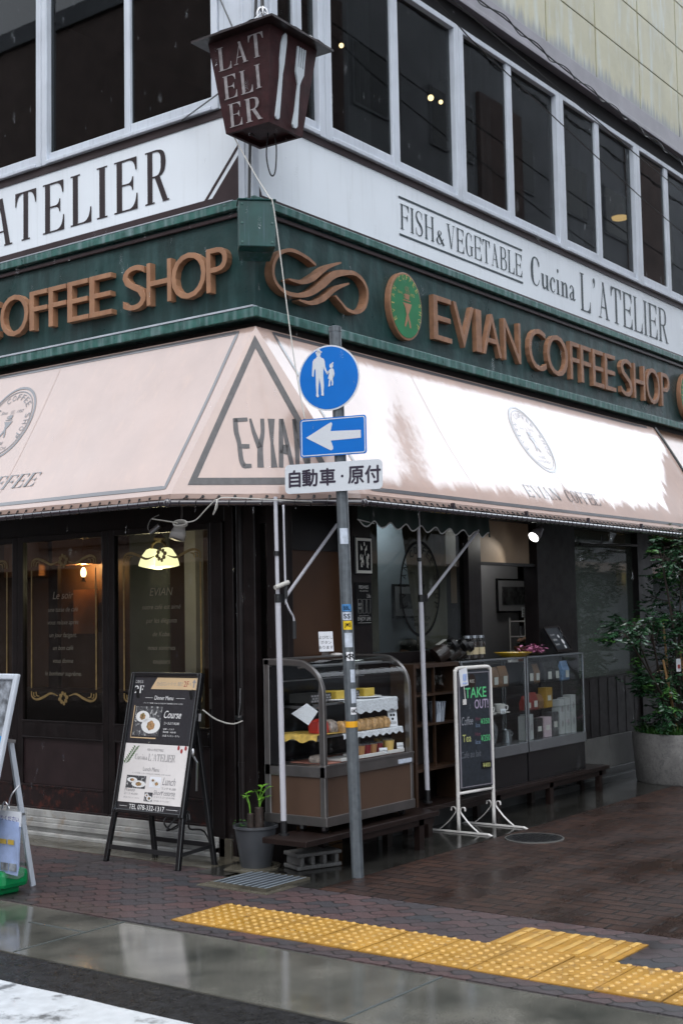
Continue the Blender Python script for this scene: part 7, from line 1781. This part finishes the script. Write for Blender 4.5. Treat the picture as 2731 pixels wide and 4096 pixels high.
# ------------------------------------------------------------------ people inside
def skin_body(name, joints, bones, m, parent, levels=2):
    me = bpy.data.meshes.new(name); L = WLOC[parent.name]
    me.from_pydata([V(p)-L for p, r in joints], bones, []); o = bpy.data.objects.new(name, me); COL.objects.link(o)
    sk = o.modifiers.new('skin', 'SKIN'); sk.use_smooth_shade = True
    for i, (p, r) in enumerate(joints): me.skin_vertices[0].data[i].radius = (r, r) if not isinstance(r, tuple) else r
    me.skin_vertices[0].data[0].use_root = True
    sb = o.modifiers.new('sub', 'SUBSURF'); sb.levels = levels; sb.render_levels = levels
    me.materials.append(MATS[m]); o.parent = parent; o.location = (0, 0, 0); WLOC[o.name] = L; return o
def head_parts(c, f, hair_m, parent, hl=.0):
    """hair cap, nose, ears on a head centred at c facing f"""
    c, f = V(c), V(f).normalized(); s_ = f.cross(Z); m_ = MB(); vs = []; n, mm = 18, 8
    for i in range(mm+1):
        th = (math.pi*.62)*i/mm
        for k in range(n):
            a = 2*math.pi*k/n; d = f*math.cos(a)*math.sin(th)+s_*math.sin(a)*math.sin(th)+Z*math.cos(th)
            if d.dot(f) > .45 and d.z < .55: d = (d-f*.25)
            vs.append(c+V((d.x*.098, d.y*.098, d.z*.122))+Z*.012-f*.012)
    m_.raw(vs, [(i*n+k, (i+1)*n+k, (i+1)*n+(k+1) % n, i*n+(k+1) % n) for i in range(mm) for k in range(n)]); obj('hair', m_, hair_m, parent, smooth=True)
    m_ = MB()
    for sg in (-1, 1): m_.ell(c+f*.083+s_*sg*.032+Z*.008, .011, .011, .008, 8, 6)
    obj('eye', m_, 'ink_black', parent)
def full_person(loc, label, pose, cloth, facing, seat=False):
    t = thing('person', loc, label, 'person', 'people inside the shop'); P0 = V(loc); f = V(facing).normalized(); s_ = f.cross(Z)
    def Q(a, b, z): return P0+s_*a+f*b+Z*z
    J = pose(Q)
    names = list(J); idx = {n: i for i, n in enumerate(names)}
    bones = [(idx[a], idx[b]) for a, b in (('pelvis', 'waist'), ('waist', 'chest'), ('chest', 'neck'), ('neck', 'jaw'), ('jaw', 'head'), ('head', 'crown'), ('chest', 'shl'), ('shl', 'ell'), ('ell', 'wrl'), ('wrl', 'pal'), ('chest', 'shr'), ('shr', 'elr'), ('elr', 'wrr'), ('wrr', 'par'), ('pelvis', 'hil'), ('hil', 'knl'), ('knl', 'anl'), ('anl', 'tol'), ('pelvis', 'hir'), ('hir', 'knr'), ('knr', 'anr'), ('anr', 'tor'), ('jaw', 'nose'))]
    rad = dict(pelvis=.13, waist=.115, chest=.13, neck=.052, jaw=.07, head=.088, crown=.06, nose=.016, shl=.06, ell=.04, wrl=.027, pal=.034, shr=.06, elr=.04, wrr=.027, par=.034, hil=.085, knl=.056, anl=.036, tol=.03, hir=.085, knr=.056, anr=.036, tor=.03)
    skin_body('body', [(J[n], rad[n]) for n in names], bones, 'skin', t)
    fing = MB()
    for side in ('l', 'r'):
        pa, wr = J['pa'+side], J['wr'+side]; d = (pa-wr).normalized(); u = d.cross(Z).normalized(); nn = d.cross(u)
        for k, ln in enumerate((.062, .074, .08, .07)):
            b_ = pa+d*.02+u*(.021-.014*k)*1.1; fing.path([b_-d*.02, b_+d*ln*.45+nn*.004, b_+d*ln*.8+nn*.014, b_+d*ln+nn*.028], [.0095, .009, .008, .006], 8)
        fing.path([pa-d*.03+u*.02, pa+u*.042+nn*.012, pa+d*.03+u*.05+nn*.022], [.011, .0095, .007], 8)
    obj('finger', fing, 'skin', t, smooth=True)
    cl = [n for n in names if n not in ('neck', 'jaw', 'head', 'crown', 'nose', 'pal', 'par', 'tol', 'tor')]; ci = {n: i for i, n in enumerate(cl)}
    cb2 = [(ci[names[a]], ci[names[b]]) for a, b in bones if names[a] in ci and names[b] in ci]
    skin_body('clothing', [(J[n], rad[n]+.014) for n in cl], cb2, cloth, t)
    sh = MB()
    for side in ('l', 'r'):
        a, b = J['an'+side], J['to'+side]; sh.path([a-Z*.02-(b-a).normalized()*.05, a.lerp(b, .5)-Z*.015, b+(b-a).normalized()*.02], [.045, .05, .035], 10)
    obj('shoe', sh, 'black_paint', t, smooth=True); head_parts(J['head'], f, 'hair', t); return t
def stand(Q): return dict(pelvis=Q(0, 0, .90), waist=Q(0, .01, 1.04), chest=Q(0, .03, 1.26), neck=Q(0, .04, 1.42), jaw=Q(0, .07, 1.49), head=Q(0, .07, 1.555), crown=Q(0, .05, 1.62), shl=Q(-.17, .02, 1.34), ell=Q(-.22, .1, 1.10), wrl=Q(-.16, .30, 1.12), pal=Q(-.14, .37, 1.13), shr=Q(.17, .04, 1.34), elr=Q(.36, .22, 1.30), wrr=Q(.58, .24, 1.36), par=Q(.66, .24, 1.37), hil=Q(-.09, 0, .86), knl=Q(-.1, .03, .47), anl=Q(-.1, 0, .09), tol=Q(-.11, .13, .04), hir=Q(.09, 0, .86), knr=Q(.1, .03, .47), anr=Q(.1, 0, .09), tor=Q(.11, .13, .04), nose=Q(0, .17, 1.52))
full_person((11.52, 6.2, .01), 'person in black working behind the counter with one hand reached out to the right', stand, 'cloth_black', (0, -1, 0))
def sit(Q): return dict(pelvis=Q(0, 0, .50), waist=Q(0, .02, .64), chest=Q(0, .04, .92), neck=Q(0, .06, 1.10), jaw=Q(0, .1, 1.17), head=Q(0, .1, 1.24), crown=Q(0, .08, 1.31), shl=Q(-.18, .03, 1.02), ell=Q(-.23, .14, .80), wrl=Q(-.12, .34, .78), pal=Q(-.08, .41, .79), shr=Q(.18, .03, 1.02), elr=Q(.23, .14, .80), wrr=Q(.12, .34, .78), par=Q(.08, .41, .79), hil=Q(-.1, .03, .48), knl=Q(-.13, .42, .48), anl=Q(-.13, .42, .09), tol=Q(-.13, .55, .04), hir=Q(.1, .03, .48), knr=Q(.13, .42, .48), anr=Q(.13, .42, .09), tor=Q(.13, .55, .04), nose=Q(0, .2, 1.21))
full_person((9.22, 6.08, .06), 'seated customer in a grey top seen dimly through the oval window', sit, 'cloth_grey', (-1, .15, 0))
t = thing('chair', (9.22, 6.08, .01), 'dark chair under the seated customer inside the window', 'chair'); obj('seat', MB().box(9.0, 9.42, 5.88, 6.28, .44, .47), 'wood_dark', t); obj('backrest', MB().box(9.40, 9.43, 5.88, 6.28, .47, .95), 'wood_dark', t)
for x in (9.03, 9.39):
    for y in (5.91, 6.25): obj('leg', MB().box(x-.02, x+.02, y-.02, y+.02, .01, .44), 'wood_dark', t)
# ------------------------------------------------------------------ lamps that are lit
def point(loc, e, col, size=.05, name='lamp_light', parent=None):
    d = bpy.data.lights.new(name, 'POINT'); d.energy = e; d.color = col; d.shadow_soft_size = size; o = bpy.data.objects.new(name, d); COL.objects.link(o); o.location = loc
    if parent is not None: o.parent = parent; o.location = V(loc)-WLOC[parent.name]
    return o
t = thing('bell_lamp', (7.6, 7.46, 2.05), 'lit hanging lamp with glowing frosted bell shades inside the right-hand door pane', 'lamp')
for dy, tilt in ((.10, .10), (-.085, -.06)):
    c = V((7.6, 7.46+dy, 2.05)); ax = V((0, -tilt*2.2, 1)).normalized()
    obj('shade', MB().lathe(c, [(.098, 0), (.095, .03), (.082, .085), (.055, .135), (.03, .15)], 28, axis=ax), 'lamp_warm', t, smooth=True)
m_ = MB(); m_.path(smooth_pts([(7.6, 7.55, 2.20), (7.6, 7.53, 2.24), (7.6, 7.46, 2.26), (7.6, 7.40, 2.23), (7.6, 7.385, 2.20)], 5), .012, 8); m_.lathe((7.6, 7.46, 2.25), [(.03, 0), (.05, .03), (.02, .06), (.012, .5)], 16); obj('arm', m_, 'gold', t)
point((7.6, 7.46, 1.98), 8, (1, .82, .5), .1, parent=t)
def spotlamp(c, d, lab, lit, r=.055):
    c, d = V(c), V(d).normalized(); t = thing('spot_lamp', c, lab, 'spot lamp', 'spot lamps under the awning'); obj('shade', MB().lathe(c, [(r, 0), (r*1.02, .004), (r*.97, -.05), (r*.6, -.10), (r*.45, -.13), (.0001, -.135)], 24, axis=d), 'tray_white' if not lit else 'beam_grey', t, smooth=True)
    obj('face', MB().lathe(c+d*.003, [(r*.97, 0), (.0001, .004)], 24, axis=d), 'spot_face' if lit else 'beam_grey', t); m_ = MB(); m_.path([c-d*.12, c-d*.15+Z*.03, c-d*.15+Z*.14], .008, 6); obj('bracket', m_, 'steel_dark', t); return t
st1 = spotlamp((10.14, 5.44, 2.282), (-.79, .16, -.59), 'round spot lamp shining white under the awning above the counters', True, .05)
ld = bpy.data.lights.new('spot_light', 'SPOT'); ld.energy = 2.5; ld.spot_size = R(90); ld.color = (1, .98, .92); ld.shadow_soft_size = .04; lo = bpy.data.objects.new('spot_light', ld); COL.objects.link(lo); lo.parent = st1; lo.location = V((-.79, .16, -.59)).normalized()*.05; lo.rotation_euler = V((-.79, .16, -.59)).to_track_quat('-Z', 'Y').to_euler()
spotlamp((6.62, 6.33, 2.18), (-.25, .1, -.95), 'unlit white bell spot lamp hanging above the door pane', False, .055)
t = thing('clip_lamp', (6.58, 6.50, 2.25), 'small grey tube clip lamp beside the unlit bell lamp', 'clip lamp'); m_ = MB(); m_.path([(6.58, 6.54, 2.235), (6.58, 6.45, 2.285)], .018, 10); obj('tube', m_, 'steel', t, smooth='auto'); obj('wire', MB().path(smooth_pts([(6.58, 6.54, 2.24), (6.58, 6.57, 2.27), (6.6, 6.56, 2.33), (6.62, 6.50, 2.36)], 5), .003, 6), 'cord_white', t)
for p, lab, e in (((9.1, 10.0, 2.115), 'small warm bulb glowing deep inside the left door panes', 9.0), ((15.0, 6.5, 1.45), 'small warm table lamp glowing behind the shrub at the right', 3.0), ((13.45, 6.05, 1.91), 'orange wall lamp glowing at the edge of the frosted window', 1.0)):
    t = thing('warm_lamp', p, lab, 'lamp', 'warm lamps inside the shop'); obj('bulb', MB().ell(p, .03, .03, .05 if e > 1 else .06, 12, 8), 'bulb_warm' if e > 1 else 'bulb_glow', t, smooth=True); obj('holder', MB().lathe(V(p)-Z*.09, [(.03, 0), (.012, .02), (.015, .05)], 12), 'bark', t)
    point(V(p)+V((-.0, -.0, .07)), e, (1, .6, .25), .03, parent=t)
kl_ = thing('kitchen_fill', (10.9, 6.2, 2.55), 'unseen fill light added to brighten the kitchen opening', 'light'); obj('tube', MB().box(10.5, 11.3, 6.18, 6.24, 2.52, 2.56), 'spot_face', kl_); point((10.9, 6.2, 2.44), 2.2, (1, .97, .9), .1, parent=kl_)  # lamp out of view, added to light the kitchen wall
# ------------------------------------------------------------------ cords
m_ = MB(); m_.path(smooth_pts([(6.2, 6.15, 2.29), (6.2, 6.0, 2.265), (6.2, 5.92, 2.25)], 5), .004, 6)
for k in range(3):
    c_ = V((6.2, 5.90, 2.25)); m_.path([c_+V((.01*k, .06*math.cos(a)+.006*k, .018*math.sin(a)-.006*k)) for a in [2*math.pi*i/16 for i in range(17)]], .004, 6)
m_.path(smooth_pts([(6.2, 5.85, 2.25), (6.2, 5.76, 2.26), (6.2, 5.66, 2.33), (6.2, 5.58, 2.38), (6.18, 5.57, 2.33), (6.19, 5.60, 2.285), (6.2, 5.575, 2.33), (6.2, 5.55, 2.385), (6.3, 5.45, 2.385), (6.7, 5.2, 2.37)], 5), .004, 6)
obj('lamp_cord', m_, 'cord_white', label='white flex knotted to the awning bar with a coiled bundle', cat='cord')
obj('tether_cord', MB().path(smooth_pts([(6.53, 6.02, 1.02), (6.62, 5.98, .95), (6.72, 5.93, .915), (6.80, 5.905, .93)], 6), .005, 6), 'cord_white', label='white cord tying the black easel to the dark drainpipe', cat='cord')
m_ = MB(); r6 = random.Random(6); pts = [(6.50+.03*math.sin(i*1.7), 6.25-.1*math.cos(i*.9)-.004*i, .28+.07*math.sin(i*1.1)) for i in range(16)]; m_.path(smooth_pts([(6.45, 6.25, .36)]+pts+[(6.62, 6.1, .2), (6.72, 6.10, .02)], 4), .006, 6); obj('power_cable', m_, 'cable', label='black cable tangled behind the legs of the menu easel', cat='cable')
# ------------------------------------------------------------------ planter and shrub
PL = thing('stone_planter', (12.15, 4.95, 0), 'big round speckled stone planter at the right with pink flowers and grass', 'planter'); c = V((12.15, 4.95, 0)); obj('tub', MB().lathe(c, [(.46, .0), (.475, .02), (.505, .45), (.50, .468), (.45, .468), (.44, .42), (.0001, .42)], 56), 'planter_stone', PL, smooth='auto'); obj('soil', MB().lathe(c, [(.438, .422), (.2, .44), (.0001, .45)], 24), 'soil', PL)
r7 = random.Random(11)
def leaf(mb, p, d, upv, L, w):
    p = V(p); d = V(d).normalized(); s_ = d.cross(upv); s_ = s_.normalized() if s_.length > 1e-4 else X; n_ = s_.cross(d)
    mb.raw([p, p+d*L*.45+s_*w/2-n_*.06*L, p+d*L, p+d*L*.45-s_*w/2-n_*.06*L, p+d*L*.5+n_*.05*L], [(0, 1, 4), (1, 2, 4), (2, 3, 4), (3, 0, 4)])
gr_ = MB()
for i in range(900):
    a, r = r7.uniform(0, 6.28), .44*math.sqrt(r7.random()); p = c+V((r*math.cos(a), r*math.sin(a), .43)); leaf(gr_, p, (r7.gauss(0, .6), r7.gauss(0, .6), 1), V((r7.random(), r7.random(), .2)), r7.uniform(.06, .16), .012)
obj('grass_tuft', gr_, 'leaf_mid', PL); fl = MB()
for k in range(7):
    p = c+V((-.25+.11*k, -.3+.05*(k % 3), .53+.03*(k % 2)))
    for i in range(12): leaf(fl, p, (r7.gauss(0, 1), r7.gauss(0, 1), r7.uniform(0, 1)), Z, .035, .03)
obj('flower', fl, 'pink_petal', PL)
SH = thing('shrub', (12.2, 5.0, .43), 'tall glossy dark green shrub tied to bamboo canes in the stone planter', 'shrub')
stems = MB(); dk = MB(); lt = MB()
crowns = [((12.25, 4.95, 2.16), .40, .20, 620), ((12.7, 5.0, 2.0), .45, .3, 560), ((11.78, 4.98, 2.17), .16, .10, 90), ((12.35, 5.0, 1.60), .42, .17, 620), ((11.15, 5.0, 1.50), .30, .075, 190), ((10.9, 4.95, 1.40), .12, .07, 60), ((11.55, 5.0, 1.42), .18, .12, 150), ((12.0, 5.02, 1.12), .42, .26, 420), ((12.5, 5.05, 1.2), .5, .3, 480), ((11.75, 5.05, .85), .28, .2, 200), ((12.3, 5.05, .85), .5, .25, 420), ((12.0, 5.05, .62), .36, .12, 220), ((13.0, 5.0, 1.3), .4, .6, 500)]
base_ = V((12.15, 4.97, .43))
for (cc, rx, rz, n) in crowns:
    cc = V(cc); b_ = base_+V((r7.uniform(-.12, .12), r7.uniform(-.08, .08), 0)); mid = b_.lerp(cc, .5)+V((r7.uniform(-.08, .08), r7.uniform(-.06, .06), .05)); stems.path(smooth_pts([b_, mid, cc], 5), [.014]*6+[.009]*5, 6)
    tw_ = []
    for k in range(max(4, n//22)):
        a, b2 = r7.uniform(0, 6.28), r7.uniform(-1, 1); rr_ = r7.random()**.5; tip = cc+V((rx*rr_*math.cos(a), rx*.75*rr_*math.sin(a), rz*b2)); stems.path([cc.lerp(mid, r7.uniform(0, .35)), cc.lerp(tip, .5)+Z*.03, tip], .0035, 4, cap=False); tw_.append((tip, (tip-cc).normalized() if (tip-cc).length > 1e-3 else Z))
    for k in range(n//6):
        tip, d = tw_[k % len(tw_)]; p0 = tip+V((r7.gauss(0, .05), r7.gauss(0, .05), r7.gauss(0, .05))); dd = (d+V((r7.gauss(0, .7), r7.gauss(0, .7), r7.gauss(0, .4)))).normalized(); sd = dd.cross(Z); sd = sd.normalized() if sd.length > .01 else X
        tgt = lt if (r7.random() < .16 and b2 > -.3) else dk
        for q in range(9):
            p = p0+dd*.028*(q//2); sg = 1 if q % 2 else -1; leaf(tgt, p, dd*.5+sd*sg+V((0, 0, r7.uniform(-.5, .1))), Z+V((r7.gauss(0, .3), r7.gauss(0, .3), 0)), r7.uniform(.055, .085), r7.uniform(.03, .045))
obj('stem', stems, 'bark', SH); obj('foliage', dk, 'leaf_dark', SH); obj('young_foliage', lt, 'leaf_mid', SH)
for i, (a, b) in enumerate((((12.0, 4.95, .42), (11.75, 4.98, 1.16)), ((12.1, 5.05, .42), (11.95, 5.05, 1.5)), ((12.3, 4.95, .42), (12.2, 5.0, 1.3)))): obj('cane', MB().path([a, b], .011, 8), 'cane', SH)
t = thing('name_tag', (11.83, 4.98, 1.05), 'small red and white card tied to the shrub', 'tag'); obj('card', MB().box(11.78, 11.88, 4.86, 4.864, 1.05, 1.17), 'paper', t); obj('mark', MB().box(11.80, 11.86, 4.857, 4.86, 1.08, 1.115), 'ink_red', t)
# ------------------------------------------------------------------ the street behind the camera: what the wet glass and ground mirror
def street_building(loc, x0, x1, y0, y1, h, m, lab, faces, floors, wstep):
    t = thing('street_building', loc, lab, 'building', 'buildings across the streets'); obj('wall', MB().box(x0, x1, y0, y1, -.02, h), m, t)
    m_ = MB(); p_ = MB()
    for f in range(floors):
        z0 = 3.6+f*3.1; z1 = z0+1.5
        if z1 > h-.3: break
        if 'E' in faces:
            y = y0+1.0
            while y < y1-1.5: m_.box(x1, x1+.05, y, y+wstep*.62, z0, z1); p_.box(x1+.05, x1+.06, y+.06, y+wstep*.62-.06, z0+.06, z1-.06); y += wstep
        if 'N' in faces:
            x = x0+1.0
            while x < x1-1.5: m_.box(x, x+wstep*.62, y1, y1+.05, z0, z1); p_.box(x+.06, x+wstep*.62-.06, y1+.05, y1+.06, z0+.06, z1-.06); x += wstep
    w_ = obj('window_frame', m_, m, t); obj('pane', p_, 'window_far', t)
    m_ = MB(); r_2 = random.Random(int(x1*7+y1))
    if 'N' in faces:
        x = x0+2
        while x < x1-4: wd = r_2.uniform(2, 6); m_.box(x, x+wd, y1, y1+.12, 3.2, h*r_2.uniform(.5, .98)); x += wd+r_2.uniform(2, 7)
    if 'E' in faces:
        y = y0+3
        while y < y1-4: wd = r_2.uniform(2, 5); m_.box(x1, x1+.12, y, y+wd, 3.2, h*r_2.uniform(.5, .98)); y += wd+r_2.uniform(3, 8)
    obj('facade_bay', m_, 'brick_bay', t)
    m_ = MB()
    if 'E' in faces: m_.box(x1, x1+.9, y0+.5, y1-.5, 2.7, 2.95)
    if 'N' in faces: m_.box(x0+.5, x1-.5, y1, y1+.9, 2.7, 2.95)
    obj('shop_canopy', m_, 'awning_dark', t); obj('parapet', MB().box(x0-.1, x1+.1, y0-.1, y1+.1, h, h+.4), 'concrete_far', t)
street_building((-9, 26, 0), -16, -5.2, 7.5, 46, 14.5, 'brick_far', 'brown brick building across the left-hand street, seen only in reflections', 'E', 4, 3.4)
street_building((24, -10, 0), 9, 60, -16, -5.0, 19.5, 'concrete_far', 'grey building across the brick walkway, seen only in reflections', 'N', 5, 3.2)
street_building((-10, -10, 0), -16, -6.0, -16, -6.0, 9.5, 'concrete_far', 'grey corner building diagonally across the crossing, seen only in reflections', 'EN', 2, 2.8)
m_ = MB()
for k in range(6):
    q = [V((-3.2+.12*k, -2+4*i, 7.2+.32*k-.03*(i-6)**2*.15)) for i in range(16)]; m_.path(q, .03, 5, cap=False)
obj('overhead_cable', m_, 'cable', label='bundle of street cables mirrored in the left upper windows', cat='cable', group='overhead cables')

# ------------------------------------------------------------------ falling rain
m_ = MB(); r8 = random.Random(21)
for i in range(450):
    d_ = r8.uniform(2.5, 7.6); a = YAW+R(r8.uniform(-15, 15)); p = V((d_*math.cos(a), d_*math.sin(a), 1.62+d_*math.tan(R(r8.uniform(-19, 25.5)))))
    if p.x > 5.9 and p.z > 2.3 or p.z < .02: continue
    r_ = r8.uniform(.00018, .00032); L_ = r8.uniform(.016, .034); ax = V((.06, .03, 1)).normalized()
    m_.path([p, p+ax*L_*.3, p+ax*L_*.7, p+ax*L_], [r_*.7, r_, r_*.8, r_*.2], 5)
obj('rain', m_, 'raindrop', kind='stuff', smooth=True)

dl = thing('dining_fill', (9.0, 6.02, 2.5), 'unseen fill light added to brighten the panel behind the oval window', 'light'); obj('tube', MB().box(8.7, 9.3, 5.99, 6.05, 2.52, 2.55), 'spot_face', dl); point((9.0, 6.02, 2.42), 2.2, (.85, .93, 1), .1, parent=dl)  # no fixture in view: lamp added to brighten the backing panel
hp = thing('reflection_leaves', (7.3, 6.13, 1.2), 'bright green leaves standing in for a reflection in the narrow corner pane', 'plant'); m_ = MB(); r9 = random.Random(9)  # plant added inside in place of greenery mirrored in the pane
for i in range(260): leaf(m_, (7.3+r9.gauss(0, .04), 6.13+r9.gauss(0, .05), r9.uniform(1.35, 1.98)), (r9.gauss(0, 1), r9.gauss(0, 1), r9.gauss(-.3, .6)), Z, r9.uniform(.03, .06), .022)
obj('leaf', m_, 'leaf_bright', hp); obj('stem', MB().path([(7.3, 6.13, 1.2), (7.31, 6.12, 2.0)], .006, 6), 'bark', hp)
